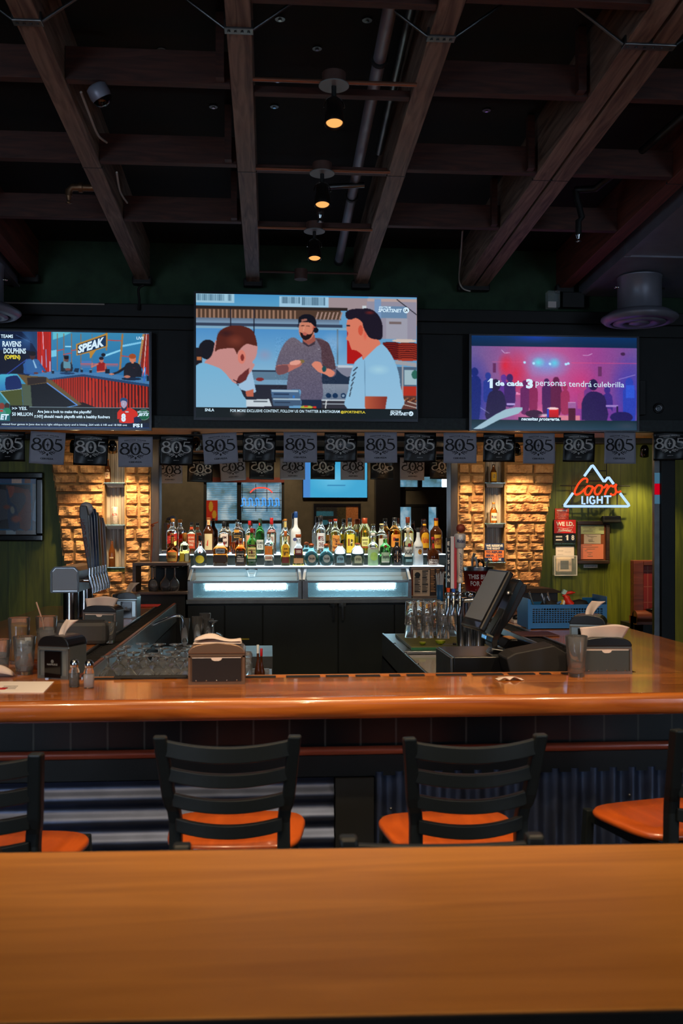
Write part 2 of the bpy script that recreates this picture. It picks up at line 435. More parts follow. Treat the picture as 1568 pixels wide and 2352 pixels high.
def slab(mb, x0, x1, y0, y1, lo, hi, m=0):
    v = [(x, y, H + r - SL * y) for x in (x0, x1) for y in (y0, y1) for r in (lo, hi)]
    mb.add(v, [(0, 1, 3, 2), (4, 6, 7, 5), (0, 4, 5, 1), (2, 3, 7, 6), (0, 2, 6, 4), (1, 5, 7, 3)], m)

M_floor = mat('floor_tile', rgb(58, 48, 42), 0.45, noise=0.25, nscale=6)
struct(MB().box(XL, XR, YR - 0.1, 8.3, -0.1, 0).build('floor', M_floor))
b = MB(); slab(b, XL, XR, YR - 0.1, 8.3, 2.38, 2.5); struct(b.build('ceiling', M_deck))
M_sidewall = mat('side_wall_paint', rgb(46, 46, 40), 0.8, noise=0.15, nscale=5)
struct(MB().box(XL - 0.1, XL, YR - 0.1, 8.3, 0, 4.2).build('wall_left', M_sidewall))
struct(MB().box(XR, XR + 0.1, YR - 0.1, 8.3, 0, 4.2).build('wall_right', M_sidewall))
struct(MB().box(XL, XR, YW, YW + 0.1, 0, 4.2).build('wall_back', M_greenwall))
struct(MB().box(XL, XR, YS + 0.08, YS + 0.16, 3.2, 4.0).build('wall_upper_back', M_green_up))
# soffit over the back bar: face, crown, bottom band, lit wooden underside
struct(MB().box(XL, XR, YS, YW, 2.40, 3.27).build('trim_1', M_fascia))
b = MB(); b.box(XL, XR, YS - 0.05, YS, 3.17, 3.26); b.box(XL, XR, YS - 0.03, YS, 3.08, 3.17)
struct(b.build('trim_2', M_black, bevel=0.006))
struct(MB().box(XL, XR, YS - 0.05, YS, 2.372, 2.462).build('trim_3', M_trimgrey, bevel=0.004))
struct(MB().box(XL, XR, YS + 0.001, YS + 0.50, 2.380, 2.40).build('trim_4', M_wood_or))
b = MB(); b.box(XL, XR, YS + 0.5, YW, 2.385, 2.40); b.box(XL, XR, YS + 0.62, YS + 0.66, 2.35, 2.385)
struct(b.build('trim_5', M_black))

# beams
BEAMS = [(-1.71, 0.1), (-0.915, 0.1), (-0.117, 0.1), (0.672, 0.1), (1.51, 0.2), (2.20, 0.1)]
BL = ['brown wooden ceiling beam just right of the left duct, its end low at the left edge',
      'weathered ceiling beam slanting past the security camera above the left screen', 'pale grained ceiling beam running almost straight down to the middle screen',
      'ceiling beam just right of the hanging spotlights, ending over the right corner of the middle screen', 'doubled ceiling beam of two timbers with a gap, above the right screen',
      'reddish ceiling beam beside the right duct']
beams = []
for (x, wd), lb in zip(BEAMS, BL):
    t = thing('ceiling_beam', lb, 'beam', (x, 3.0, zb(3.0)), group='wooden ceiling beams')
    if wd > 0.15:
        for k in (-1, 1):
            q = MB(); slab(q, x + k * 0.053 - 0.046, x + k * 0.053 + 0.046, YR, YS + 0.07, 2.08, 2.375); q.build('timber', M_beam if True else 0, t, bevel=0.003)
    else:
        q = MB(); slab(q, x - 0.048, x + 0.048, YR, YS + 0.07, 2.08, 2.375); q.build('timber', M_beamred if x > 2 or x < -1.5 else M_beam, t, bevel=0.003)
    # scarf joints and the strap with its bolts
    q = MB(); q.box(x - wd / 2 - 0.002, x + wd / 2 + 0.002, 5.05, 5.056, zb(5.05) - 0.0012, zb(5.05) + 0.01); q.build('joint_line', M_black, t)
    s_ = MB(); ys = 3.72; s_.box(x - wd / 2 - 0.006, x + wd / 2 + 0.006, ys - 0.022, ys + 0.022, zb(ys) - 0.007, zb(ys) + 0.03)
    for k in range(4 if wd < .15 else 6): s_.cyl((x - wd / 2 + 0.012 + k * (wd - .024) / (3 if wd < .15 else 5), ys, zb(ys) - 0.012), (x - wd / 2 + 0.012 + k * (wd - .024) / (3 if wd < .15 else 5), ys, zb(ys)), 0.006, seg=8)
    s_.build('strap', M_steeld, t, bevel=0.002)
    for sgn in (-1, 1):
        if (x > 2 and sgn > 0) or (x < -1.5 and sgn < 0): continue
        MB().tube([(x + sgn * (wd / 2 + 0.004), ys, zb(ys) + 0.004), (x + sgn * (wd / 2 + 0.40), ys, zb(ys) + 0.29)], 0.0065, 8).build('brace_rod', M_steeld, t)
    e = MB(); zz = zb(YS) ; e.box(x - wd / 2 - 0.02, x + wd / 2 + 0.02, YS - 0.02, YS + 0.05, zz - 0.03, zz + 0.03); e.build('beam_hanger', M_black, t, bevel=0.012)
# cross blocks between the beams
ROWS = [3.45, 4.15, 4.97, 5.79, 2.6, 1.7, 0.8]
rown = ['top row', 'second row down', 'third row down', 'lowest row', 'row above the table, out of the frame', 'row above the table', 'row behind the viewer']
bayn = ['bay left of the camera beam', 'bay left of the pale grained beam', 'bay of the spotlights', 'bay left of the doubled beam', 'bay right of the doubled beam']
for ri, Y in enumerate(ROWS[:4]):
    for bi in range(5):
        xa = BEAMS[bi][0] + BEAMS[bi][1] / 2; xb = BEAMS[bi + 1][0] - BEAMS[bi + 1][1] / 2
        q = MB()
        if bi == 2: slab(q, xa, xb, Y + 0.06, Y + 0.10, 2.085, 2.115)
        else: slab(q, xa, xb, Y, Y + 0.045, 2.085, 2.225)
        tag(q.build('cross_block', M_block, bevel=0.002), 'brown cross block, %s, %s' % (bayn[bi], rown[ri]), 'wooden block', 'cross blocks between the beams')
for bi in (1, 3):   # small vertical studs beside the beams
    for ri, Y in enumerate((4.15, 4.97, 5.79)):
        x = BEAMS[bi + 1][0] - BEAMS[bi + 1][1] / 2 - 0.06
        tag(MB().box(x, x + 0.035, Y - 0.05, Y, zb(Y) + 0.01, zb(Y) + 0.29).build('hanger_stud', M_block), 'thin upright stud beside the %s, %s' % (('pale grained beam', '', 'doubled beam')[bi - 1], rown[ri + 1]), 'wooden stud', 'small studs beside the beams')
# screws with washers in the black ceiling
for k, (px, py) in enumerate([(643, 44), (728, 112), (843, 47), (371, 114), (637, 185), (822, 191), (490, 245), (630, 245), (1117, 255)]):
    u = (px - CX) / F; v = (HY - py) / F
    D = 2.375 / (v + SL * CA); x = u * D * CA + D * SA; y = -u * D * SA + D * CA
    q = MB(); z = H + 2.38 - SL * y; q.cyl((x, y, z - 0.006), (x, y, z), 0.022, seg=14); q.cyl((x, y, z - 0.012), (x, y, z - 0.006), 0.008, seg=8, m=1)
    stuffw = ['above the first spotlight, left', 'just left of the first spotlight top', 'between spotlight and grey pipe', 'over the security camera bay', 'low left of the first spotlight', 'low right of the first spotlight', 'left of the pale beam', 'right of the pale beam, lower', 'between the two right hand beams'][k]
    tag(q.build('ceiling_screw', [M_steeld, M_chrome]), 'small round screw with washer in the black ceiling, %s' % stuffw, 'screw', 'screws in the black ceiling')

# pipes and conduits
def pt(px, py, rel):
    u = (px - CX) / F; v = (HY - py) / F; D = rel / (v + SL * CA * 1.0)
    return Vector((u * D * CA + D * SA, -u * D * SA + D * CA, H + v * D))
a = pt(897, 10, 2.2); b_ = pt(778, 598, 2.2)
t = thing('sprinkler_pipe', 'thick grey pipe slanting down between the spotlights and the right hand beam', 'pipe', a)
MB().tube([a + (a - b_) * 0.6, b_], 0.029, 16).build('pipe', M_duct, t)
for f in (0.13, 0.62):
    p = a + (b_ - a) * f; d = (b_ - a).normalized()
    MB().cyl(p - d * 0.012, p + d * 0.012, 0.038, seg=16).build('pipe_clamp', M_black, t)
MB().cyl(b_ - (b_ - a).normalized() * 0.03, b_ + (b_ - a).normalized() * 0.02, 0.036, seg=16).build('end_cap', M_black, t)
a2 = pt(945, 10, 2.28); b2 = pt(905, 190, 2.28)
tag(MB().tube([a2 + (a2 - b2) * 0.6, b2 + (b2 - a2) * 1.2], 0.02, 12).build('pipe', M_steeld), 'thinner dark pipe just right of the thick grey pipe', 'pipe')
d1 = pt(735, 430, 2.15); d2 = pt(728, 512, 1.98)
t = thing('sprinkler_drop', 'dark vertical sprinkler pipe above the third spotlight', 'sprinkler', d2)
MB().tube([d1 + Vector((0.25, 0, 0.02)), d1, (d1.x, d1.y, d2.z + 0.05)], 0.016, 12).build('pipe', M_steeld, t)
MB().lathe([(0.018, 0.05), (0.022, 0.03), (0.014, 0.0), (0.006, -0.02), (0.02, -0.022), (0.0, -0.026)], (d1.x, d1.y, d2.z)).build('sprinkler_head', M_chrome, t)
for k, (px, py, lb) in enumerate([(158, 430, 'brass elbow with sprinkler head above the left end of the cross block'), (1328, 500, 'dark sprinkler pipe with a bright head in the bay right of the doubled beam')]):
    c = P(px, py, 5.4)
    t = thing('sprinkler_drop', lb, 'sprinkler', c)
    q = MB(); q.tube([c + Vector((0.16 if k == 0 else -0.02, 0, 0.0 if k == 0 else 0.16)), c + Vector((0.02, 0, 0)), c + Vector((0, 0, -0.02)), c + Vector((0, 0, -0.05 if k == 0 else -0.10))], 0.02 if k == 0 else 0.018, 12)
    if k: q.tube([c + Vector((-0.02, 0, 0.16)), c + Vector((0.10, 0, 0.17)), c + Vector((0.2, -0.4, 0.22)), c + Vector((0.3, -1.0, 0.27))], 0.02, 12)
    else: q.cyl(c + Vector((0.055, 0, 0)), c + Vector((0.075, 0, 0)), 0.028)
    q.build('pipe', mat('brass_pipe', rgb(120, 90, 66), 0.45, 0.8) if k == 0 else M_black, t)
    z = -0.05 if k == 0 else -0.10
    MB().lathe([(0.016, z), (0.010, z - 0.02), (0.005, z - 0.035), (0.018, z - 0.037), (0.0, z - 0.042)], c).build('sprinkler_head', M_chrome if k else MATS['brass_pipe'], t)

# spotlights on round canopies with their conduits
M_canopy = mat('canopy_disc', rgb(132, 140, 138), 0.5)
M_boxred = mat('junction_box', rgb(84, 58, 50), 0.6, noise=0.2)
M_glow = emat('lamp_glow', (1.0, 0.62, 0.30, 1), 14.0)
M_glow_dim = emat('lamp_reflector', (1.0, 0.42, 0.12, 1), 1.2)
SPX = 0.272
def spotlight(x, y, z, label, group, s=1.0, lit=True, power=0.0, tgt=None, tilt=0.25):
    t = thing('ceiling_spotlight', label, 'spotlight', (x, y, z), group=group)
    MB().cyl((x, y, z), (x, y, z + 0.05 * s), 0.05 * s, seg=28).build('junction_box', M_boxred, t, bevel=0.003)
    MB().cyl((x, y, z - 0.004), (x, y, z), 0.064 * s, seg=32).build('canopy', M_canopy, t)
    MB().cyl((x, y, z - 0.055 * s), (x, y, z - 0.004), 0.0105 * s, seg=12).build('stem', M_black, t)
    R = Matrix.Rotation(tilt, 3, 'X'); c = Vector((x, y, z - 0.055 * s))
    hd = MB(); prof = [(0.0, 0.0), (0.02, -0.002), (0.032, -0.018), (0.033, -0.06), (0.038, -0.075), (0.041, -0.09), (0.042, -0.125), (0.039, -0.128), (0.034, -0.118), (0.033, -0.10)]
    hd.lathe([(r * s, q * s) for r, q in prof], c, 28, R=R); h = hd.build('lamp_head', mat('dark_lamp_metal', rgb(40, 36, 34), .3, .6), t)
    yk = [c + R @ Vector((math.cos(a_) * 0.043 * s, 0, (-0.045 + math.sin(a_) * 0.055) * s)) for a_ in np.linspace(0, PI, 12)]
    MB().tube(yk, 0.003 * s, 8).build('yoke', M_chrome, t)
    MB().lathe([(0.034 * s, -0.117 * s), (0.026 * s, -0.105 * s), (0.018 * s, -0.10 * s)], c, 24, R=R).build('reflector_ring', M_glow_dim if lit else M_black, h)
    MB().lathe([(0.019 * s, -0.1 * s), (0.0, -0.1 * s)], c, 20, R=R).build('bulb', M_glow if lit else M_black, h)
    if power:
        p0 = c + R @ Vector((0, 0, -0.135 * s)); spot('spot_light', p0, tgt or (p0 + R @ Vector((0, 0, -1))), power, (1.0, 0.72, 0.44), 1.15, 0.8, 0.03, t)
    return t
SP = [(4.03, 'nearest and largest of the hanging spotlights with a pale round canopy', True), (4.93, 'second hanging spotlight, halfway down the row toward the wall', True),
      (5.78, 'third hanging spotlight, just above the middle screen', True)]
for y, lb, lit in SP:
    z = zb(y) - 0.03
    spotlight(SPX, y, z - 0.015, lb, 'spotlights in a row below the ceiling', lit=lit, power=P_SPOT_BACK, tilt=-0.25)
    tag(MB().tube([(BEAMS[2][0] + .048, y, z - 0.0), (BEAMS[3][0] - .048, y, z - 0.0)], 0.009, 10).build('conduit', mat('coppery_conduit', rgb(150, 100, 78), 0.35, 0.7)), 'thin conduit between two beams carrying the %s spotlight' % lb.split()[0], 'conduit', 'conduits of the spotlights')
yk = 6.74; z = zb(yk) + 0.0
t = thing('junction_box', 'unlit dark round box on a thin conduit above the middle screen', 'junction box', (SPX - 0.05, yk, z))
MB().cyl((SPX - 0.05, yk, z - 0.05), (SPX - 0.05, yk, z + 0.02), 0.046, seg=24).build('box', M_boxred, t, bevel=0.003)
MB().tube([(BEAMS[2][0] + .048, yk, z), (BEAMS[3][0] - .048, yk, z)], 0.008, 8).build('conduit', M_block, t)
# unseen spotlights of the same type, added to light seats, bar and rear wall
for x, y, tg, pw in [(SPX, 1.55, (0.45, 3.2, 1.0), 1.0), (-1.3, 1.0, (-1.1, 3.2, 0.9), 0.9), (1.85, 1.0, (1.75, 3.2, 0.9), 0.9), (SPX, -0.3, (0.3, 3.3, 0.8), 0.3), (0.3, 0.9, (0.45, 1.45, 1.0), 0.36), (1.85, 3.0, (1.7, 4.6, 1.0), 0.6), (-1.3, 3.0, (-1.1, 4.6, 1.0), 0.5), (SPX, 3.0, (0.3, 5.0, 1.0), 0.7), (SPX, 0.15, (0.0, -1.2, 1.9), 0.7), (-1.3, 0.15, (-1.7, -1.2, 1.9), 0.6), (1.85, 0.15, (1.8, -1.2, 1.9), 0.6), (-0.45, 2.35, (-0.25, 2.62, 1.0), 0.9), (0.95, 2.35, (0.75, 2.62, 1.0), 0.9)]:
    spotlight(x, y, zb(y) - 0.08, 'added hanging spotlight with a round canopy, out of view', 'added spotlights out of view', power=P_SPOT_ADDED * pw, tgt=tg, tilt=0.0)

# ducts
def duct(x0, x1, label, seams, side):
    t = thing('air_duct', label, 'air duct', ((x0 + x1) / 2, 5.0, zb(5.0, 2.04)))
    q = MB(); slab(q, x0, x1, 1.5, YS + 0.05, 2.04, 2.37); q.build('duct_box', M_duct, t, bevel=0.004)
    for y in seams:
        q = MB(); slab(q, x0 - 0.008, x1 + 0.008, y, y + 0.02, 2.028, 2.372); q.build('seam_flange', M_duct, t)
    q = MB(); slab(q, x0 - 0.012, x0 + 0.03, 1.5, YS + 0.05, 2.03, 2.04); slab(q, x1 - 0.03, x1 + 0.012, 1.5, YS + 0.05, 2.03, 2.04); q.build('edge_angle', M_duct, t)
    return t
duct(2.32, 3.6, 'painted metal air duct running along the ceiling above the right diffuser', (6.1, 4.9, 3.7), -1)
duct(-3.2, -1.80, 'painted metal air duct at the left edge below the beams', (6.2, 4.8), 1)
def diffuser(px, py, Y, label):
    c = P(px, py, Y); z0 = zb(Y, 2.035); t = thing('air_diffuser', label, 'air diffuser', (c.x, Y, c.z))
    MB().lathe([(0.154, z0), (0.154, z0 - 0.012), (0.15, z0 - 0.013), (0.15, c.z + 0.075), (0.153, c.z + 0.07), (0.153, c.z + 0.03)], (c.x, Y, 0), 40).build('neck', M_duct, t)
    for a_ in (0.0, PI): MB().lathe([(0.0, 0.03), (0.008, 0.028), (0.01, 0.0)], (c.x + 0.152 * math.cos(a_), Y, c.z + 0.22), 10, R=Matrix.Rotation(PI / 2 * (1 if a_ == 0 else -1), 3, 'Y')).build('screw', M_chrome, t)
    MB().lathe([(0.15, c.z + 0.055), (0.20, c.z + 0.05), (0.262, c.z + 0.012), (0.264, c.z), (0.24, c.z - 0.022), (0.20, c.z - 0.03), (0.198, c.z - 0.01), (0.16, c.z + 0.03)], (c.x, Y, 0), 48).build('outer_cone', M_duct, t)
    MB().lathe([(0.15, c.z + 0.02), (0.18, c.z - 0.028), (0.12, c.z - 0.036), (0.10, c.z - 0.01)], (c.x, Y, 0), 40).build('middle_cone', M_duct, t)
    MB().lathe([(0.03, c.z + 0.02), (0.072, c.z - 0.03), (0.04, c.z - 0.036), (0.0, c.z - 0.036)], (c.x, Y, 0), 32).build('center_cone', M_duct, t)
diffuser(1468, 733, 6.55, 'round grey ceiling air diffuser on a short drum right of the right screen')
diffuser(-46, 717, 6.55, 'round grey air diffuser cut off by the left edge above the left screen')

# security camera and loose cables
c = P(230, 218, 4.16)
t = thing('security_camera', 'grey dome security camera hanging from a cross block, upper left', 'security camera', c)
q = MB(); R = Matrix.Rotation(-0.5, 3, 'Y') @ Matrix.Rotation(0.25, 3, 'X')
q.lathe([(0.0, 0.045), (0.03, 0.044), (0.044, 0.035), (0.046, 0.0), (0.042, -0.018)], c, 28, R=R); q.build('housing', M_duct, t)
MB().lathe([(0.042, -0.018), (0.035, -0.035), (0.02, -0.046), (0.0, -0.05)], c, 28, R=R).build('dome', M_blk_gl, t)
M_cable = mat('white_cable', rgb(176, 170, 160), 0.6)
tag(MB().tube(smooth_pts([tuple(P(186, 212, 4.3)), tuple(P(205, 262, 4.5)), tuple(P(225, 310, 4.75)), tuple(P(245, 327, 4.9))]), 0.006, 8).build('cable', M_cable), 'pale cable looping from the security camera block to the next cross block', 'cable')
tag(MB().tube(smooth_pts([tuple(P(268, 396, 5.0)), tuple(P(276, 440, 5.3)), tuple(P(292, 466, 5.7))]), 0.0055, 8).build('cable', M_cable), 'pale cable hanging between the second and third cross blocks left', 'cable')
tag(MB().tube(smooth_pts([tuple(P(168, 122, 4.4)), tuple(P(200, 126, 4.4)), tuple(P(256, 125, 4.4))]), 0.012, 8).build('cable', M_steeld), 'short grey flexible conduit above the security camera', 'cable')
tag(MB().tube(smooth_pts([tuple(P(1062, 530, 6.3)), tuple(P(1058, 590, 6.6)), tuple(P(1054, 640, 6.93)), tuple(P(1062, 662, 6.95)), tuple(P(1080, 669, 6.95))]), 0.006, 8).build('cable', M_cable), 'white cable curling round the end of the doubled beam', 'cable')
tag(MB().tube([tuple(P(-20, 695, 6.93)), tuple(P(120, 697, 6.93)), tuple(P(240, 699, 6.93))], 0.006, 8).build('cable', M_cable), 'thin pale cable along the crown above the left screen', 'cable')
tag(MB().tube(smooth_pts([tuple(P(330, 655, 6.93)), tuple(P(318, 664, 6.93)), tuple(P(320, 690, 6.93)), tuple(P(318, 712, 6.92))]), 0.009, 8).build('cable', M_rubber), 'black cable dropping from the end of the beam above the left screen', 'cable')
# plastic box on the crown, and round wall speaker
c0 = P(1258, 706, 6.9); x0, x1, z0, z1 = pxrect(1258, 667, 1286, 706, 6.9)
t = thing('clear_box', 'small clear plastic box standing on the dark ledge above the right screen', 'box', ((x0 + x1) / 2, 6.93, z0))
MB().box(x0, x1, 6.9, 6.97, z0, z1).build('case', M_clear, t, bevel=0.003)
MB().box(x0 + 0.01, x1 - 0.02, 6.93, 6.94, z0 + 0.005, z0 + 0.05).build('card', M_paper, t)
x0, x1, z0, z1 = pxrect(1292, 670, 1342, 706, 6.95)
tag(MB().box(x0, x1, 6.95, 7.0, z0, z1).build('bracket_box', M_black, bevel=0.004), 'dark box beside the clear plastic box on the ledge', 'box')
c = P(1511, 938, 7.0)
t = thing('wall_speaker', 'small round black fitting with a white ring right of the right screen', 'wall fitting', c)
Rw = Matrix.Rotation(PI / 2, 3, 'X')
MB().lathe([(0.04, 0.0), (0.04, 0.012), (0.028, 0.014), (0.026, 0.006), (0.0, 0.006)], c, 30, R=Rw).build('ring', M_blk_pl, t)
q = MB(); q.lathe([(0.024, 0.01), (0.021, 0.014), (0.018, 0.01)], c, 24, R=Rw)
for k in range(8):
    a_ = k * PI / 4; q.obox(c + Vector((math.cos(a_) * 0.009, -0.010, math.sin(a_) * 0.009)), (0.011, 0.004, 0.0035), Matrix.Rotation(-a_, 3, 'Y'))
q.build('grille', M_steel, t)
x0, x1, z0, z1 = pxrect(1462, 875, 1478, 955, 6.98)
tag(MB().box(x0, x1, 6.93, 7.0, z0, z1).build('wall_bracket', M_black, bevel=0.006), 'black mounting bracket behind the right edge of the right screen', 'bracket')

# ------------------------------------------------------------------ stone pillars
def stone_mat():
    m, nt, bb = bsdf('tan_split_stone'); N = nt.nodes.new; L = nt.links.new
    tc = N('ShaderNodeTexCoord'); n1 = N('ShaderNodeTexNoise'); n1.inputs['Scale'].default_value = 5.0; n1.inputs['Detail'].default_value = 3
    n2 = N('ShaderNodeTexNoise'); n2.inputs['Scale'].default_value = 45; n2.inputs['Detail'].default_value = 8
    L(tc.outputs['Object'], n1.inputs['Vector']); L(tc.outputs['Object'], n2.inputs['Vector'])
    r = N('ShaderNodeValToRGB'); r.color_ramp.elements[0].color = rgb(140, 92, 56); r.color_ramp.elements[1].color = rgb(212, 166, 112)
    r.color_ramp.elements[0].position = 0.32; r.color_ramp.elements[1].position = 0.66
    L(n1.outputs['Fac'], r.inputs[0]); mx = N('ShaderNodeMix'); mx.data_type = 'RGBA'; mx.blend_type = 'MULTIPLY'; mx.inputs['Factor'].default_value = 0.55
    L(r.outputs[0], mx.inputs['A']); L(n2.outputs['Fac'], mx.inputs['B'])
    g = N('ShaderNodeMix'); g.data_type = 'RGBA'; g.blend_type = 'MULTIPLY'; g.inputs['Factor'].default_value = 1; g.inputs['B'].default_value = (1.35, 1.35, 1.35, 1)
    L(mx.outputs['Result'], g.inputs['A']); L(g.outputs['Result'], bb.inputs['Base Color']); bb.inputs['Roughness'].default_value = 0.9
    bp = N('ShaderNodeBump'); bp.inputs['Strength'].default_value = 0.8; bp.inputs['Distance'].default_value = 0.012
    L(n2.outputs['Fac'], bp.inputs['Height']); L(bp.outputs[0], bb.inputs['Normal']); return m
M_stone = stone_mat(); M_mortar = mat('sand_mortar', rgb(142, 112, 72), 0.95, noise=0.15, nscale=60, bump=0.5)
rs = random.Random(11)
def rock(mb, x0, x1, z0, z1, yb, d):
    nu = max(4, int((x1 - x0) / 0.022)); nv = 5; ph = rs.random() * 10
    tilt = (rs.uniform(-.35, .35), rs.uniform(-.35, .35)); vs = []
    for j in range(nv + 1):
        for i in range(nu + 1):
            u = i / nu; v = j / nv; e = min(min(u, 1 - u) * nu / 1.0, min(v, 1 - v) * nv / 1.0, 1.0)
            x = x0 + (x1 - x0) * u; z = z0 + (z1 - z0) * v
            if e < 1e-6:
                x += rs.uniform(-.004, .004); z += rs.uniform(-.004, .004); y = yb
            else:
                y = yb - d * (0.75 + 0.25 * math.sin(ph + i * 1.3 + j * 0.9) + tilt[0] * (u - .5) + tilt[1] * (v - .5)) + rs.uniform(-.0035, .0035)
                x += (-1 if u > .5 else 1) * 0.0; 
                if i in (1, nu - 1): x += (x0 - x) * 0.6 if i == 1 else (x1 - x) * 0.6
                if j in (1, nv - 1): z += (z0 - z) * 0.55 if j == 1 else (z1 - z) * 0.55
            vs.append((x, y, z))
    fs = [(j * (nu + 1) + i, j * (nu + 1) + i + 1, (j + 1) * (nu + 1) + i + 1, (j + 1) * (nu + 1) + i) for j in range(nv) for i in range(nu)]
    mb.add(vs, fs, 0, False)
YB = 8.02
def pillar(name, outer, niche, inner, nz0, zlow, zhigh, left):
    st = MB(); mo = MB(); z = zlow; row = 0
    def ox(z):
        return float(np.interp(z, [p[1] for p in outer], [p[0] for p in outer]))
    # mortar body in slices that follow the ragged outer edge
    zs = np.linspace(zlow, zhigh, 22)
    for a_, b_ in zip(zs[:-1], zs[1:]):
        o = ox((a_ + b_) / 2); xa, xb = (o, inner) if left else (inner, o)
        if b_ <= nz0 + 0.02: mo.box(xa, xb, YB, YW, a_, b_)
        else: mo.box(xa, niche[0], YB, YW, a_, b_); mo.box(niche[1], xb, YB, YW, a_, b_)
    while z < zhigh - 0.03:
        hgt = rs.uniform(0.068, 0.102); z1 = min(z + hgt, zhigh); o = ox((z + z1) / 2)
        xa, xb = (o, inner) if left else (inner, o)
        segs = [(xa, xb)] if z1 < nz0 + 0.03 else [(xa, niche[0] - 0.004), (niche[1] + 0.004, xb)]
        for sa, sb in segs:
            L_ = sb - sa; n = max(1, round(L_ / (0.27 if L_ > 0.35 else 0.125))); cuts = [sa] + [sa + L_ * (k + rs.uniform(-.22, .22)) / n for k in range(1, n)] + [sb]
            for k in range(n): rock(st, cuts[k] + 0.007, cuts[k + 1] - 0.007, z + 0.006, z1 - 0.008, YB + 0.004, rs.uniform(0.028, 0.05))
        z = z1 + 0.002
    o = struct(mo.build(name, M_mortar)); s2 = MB(); s2.v, s2.f, s2.m, s2.s = st.v, st.f, st.m, st.s
    c = s2.build('stone_facing', M_stone, o); return o
def X8(px): return P(px, 1200, YB).x
def Z8(py): return P(784, py, YB).z
NL = (X8(240), X8(286)); NR = (X8(1113), X8(1158))
pillar('trim_6', [(X8(a_), Z8(b_)) for a_, b_ in [(168, 1390), (160, 1350), (148, 1292), (143, 1268), (140, 1232), (137, 1195), (132, 1171), (128, 1135), (124, 1106), (118, 1069), (114, 1015)]], NL, X8(346), Z8(1302), 0.95, 2.385, True)
pillar('trim_7', [(X8(a_), Z8(b_)) for a_, b_ in [(1232, 1390), (1238, 1354), (1244, 1312), (1249, 1260), (1252, 1207), (1261, 1155), (1270, 1102), (1273, 1050), (1276, 1015)]], NR, X8(1051), Z8(1296), 0.95, 2.385, False)
# fluted niche linings
M_flute = mat('pale_fluted_panel', rgb(176, 168, 156), 0.5, 0.1)
for nm, (a_, b_), zl in (('trim_8', NL, Z8(1302)), ('trim_9', NR, Z8(1252))):
    n = 60; q = MB()
    q.grid(lambda u, v: (a_ + (b_ - a_) * u, YW - 0.012 - 0.012 * max(0, math.cos(u * 2 * PI * 4.5)) ** 0.5, zl + (2.385 - zl) * v), n, 1)
    struct(q.build(nm, M_flute))
# jambs of the mirror
M_jamb = wood('dark_brown_jamb', rgb(34, 27, 22), rgb(52, 42, 34), 0.4, scale=(14, 14, 1.2))
for nm, a_, b_ in (('trim_10', 347, 366), ('trim_11', 1034, 1050)):
    x0 = X8(a_); x1 = X8(b_); struct(MB().box(x0, x1, 8.0, YW, 1.0, 2.385).build(nm, M_jamb, bevel=0.004))
M_mirror = mat('mirror_silver', (0.86, 0.88, 0.86, 1), 0.006, 1.0)
x0 = P(366, 1200, YM).x; x1 = P(1034, 1200, YM).x
t = thing('bar_mirror', 'wide mirror behind the liquor bottles reflecting the room and the pennants', 'mirror', ((x0 + x1) / 2, YM, 1.2))
MB().box(x0, x1, YM, YM + 0.01, 1.2, 2.384).build('glass', M_mirror, t)
q = MB(); q.box(x0, x0 + 0.005, YM - 0.008, YM, 1.2, 2.384); q.box(x1 - 0.005, x1, YM - 0.012, YM, 1.2, 2.384); q.build('edge_strip', M_steel, t)
# black post right of the room, with a narrow strip beside it
x0, x1 = P(1525, 0, YS).x, P(1557, 0, YS).x
struct(MB().box(x0, x1, YS + 0.05, YS + 0.16, 0, 2.38).build('trim_12', M_black, bevel=0.004))
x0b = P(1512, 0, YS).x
t = thing('reflection_strip', 'narrow upright metal strip with a painted red and blue reflection beside the black post', 'metal strip', ((x0b + x0) / 2, YS + 0.1, 0.4))
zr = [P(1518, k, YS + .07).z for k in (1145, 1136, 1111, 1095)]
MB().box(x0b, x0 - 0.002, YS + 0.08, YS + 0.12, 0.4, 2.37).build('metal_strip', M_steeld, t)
q = MB(); q.box(x0b + .002, x0 - 0.004, YS + 0.074, YS + 0.08, zr[1], zr[2]); q.build('painted_red_glint', emat('glowing_red_reflection', (0.5, 0.0, 0.01, 1), 1.0), t)  # red and blue reflection put in as glowing colour on the strip
q = MB(); q.box(x0b + .002, x0 - 0.004, YS + 0.074, YS + 0.08, zr[0] - .04, zr[1] - 0.002); q.build('painted_blue_glint', emat('glowing_blue_reflection', (0.05, 0.13, 0.2, 1), 1.0), t); q = MB(); q.box(x0b + .002, x0 - 0.004, YS + 0.074, YS + 0.08, zr[2] + 0.002, zr[3] + .03); q.build('painted_blue_glint', emat('glowing_blue_reflection', (0.05, 0.13, 0.2, 1), 1.0), t)
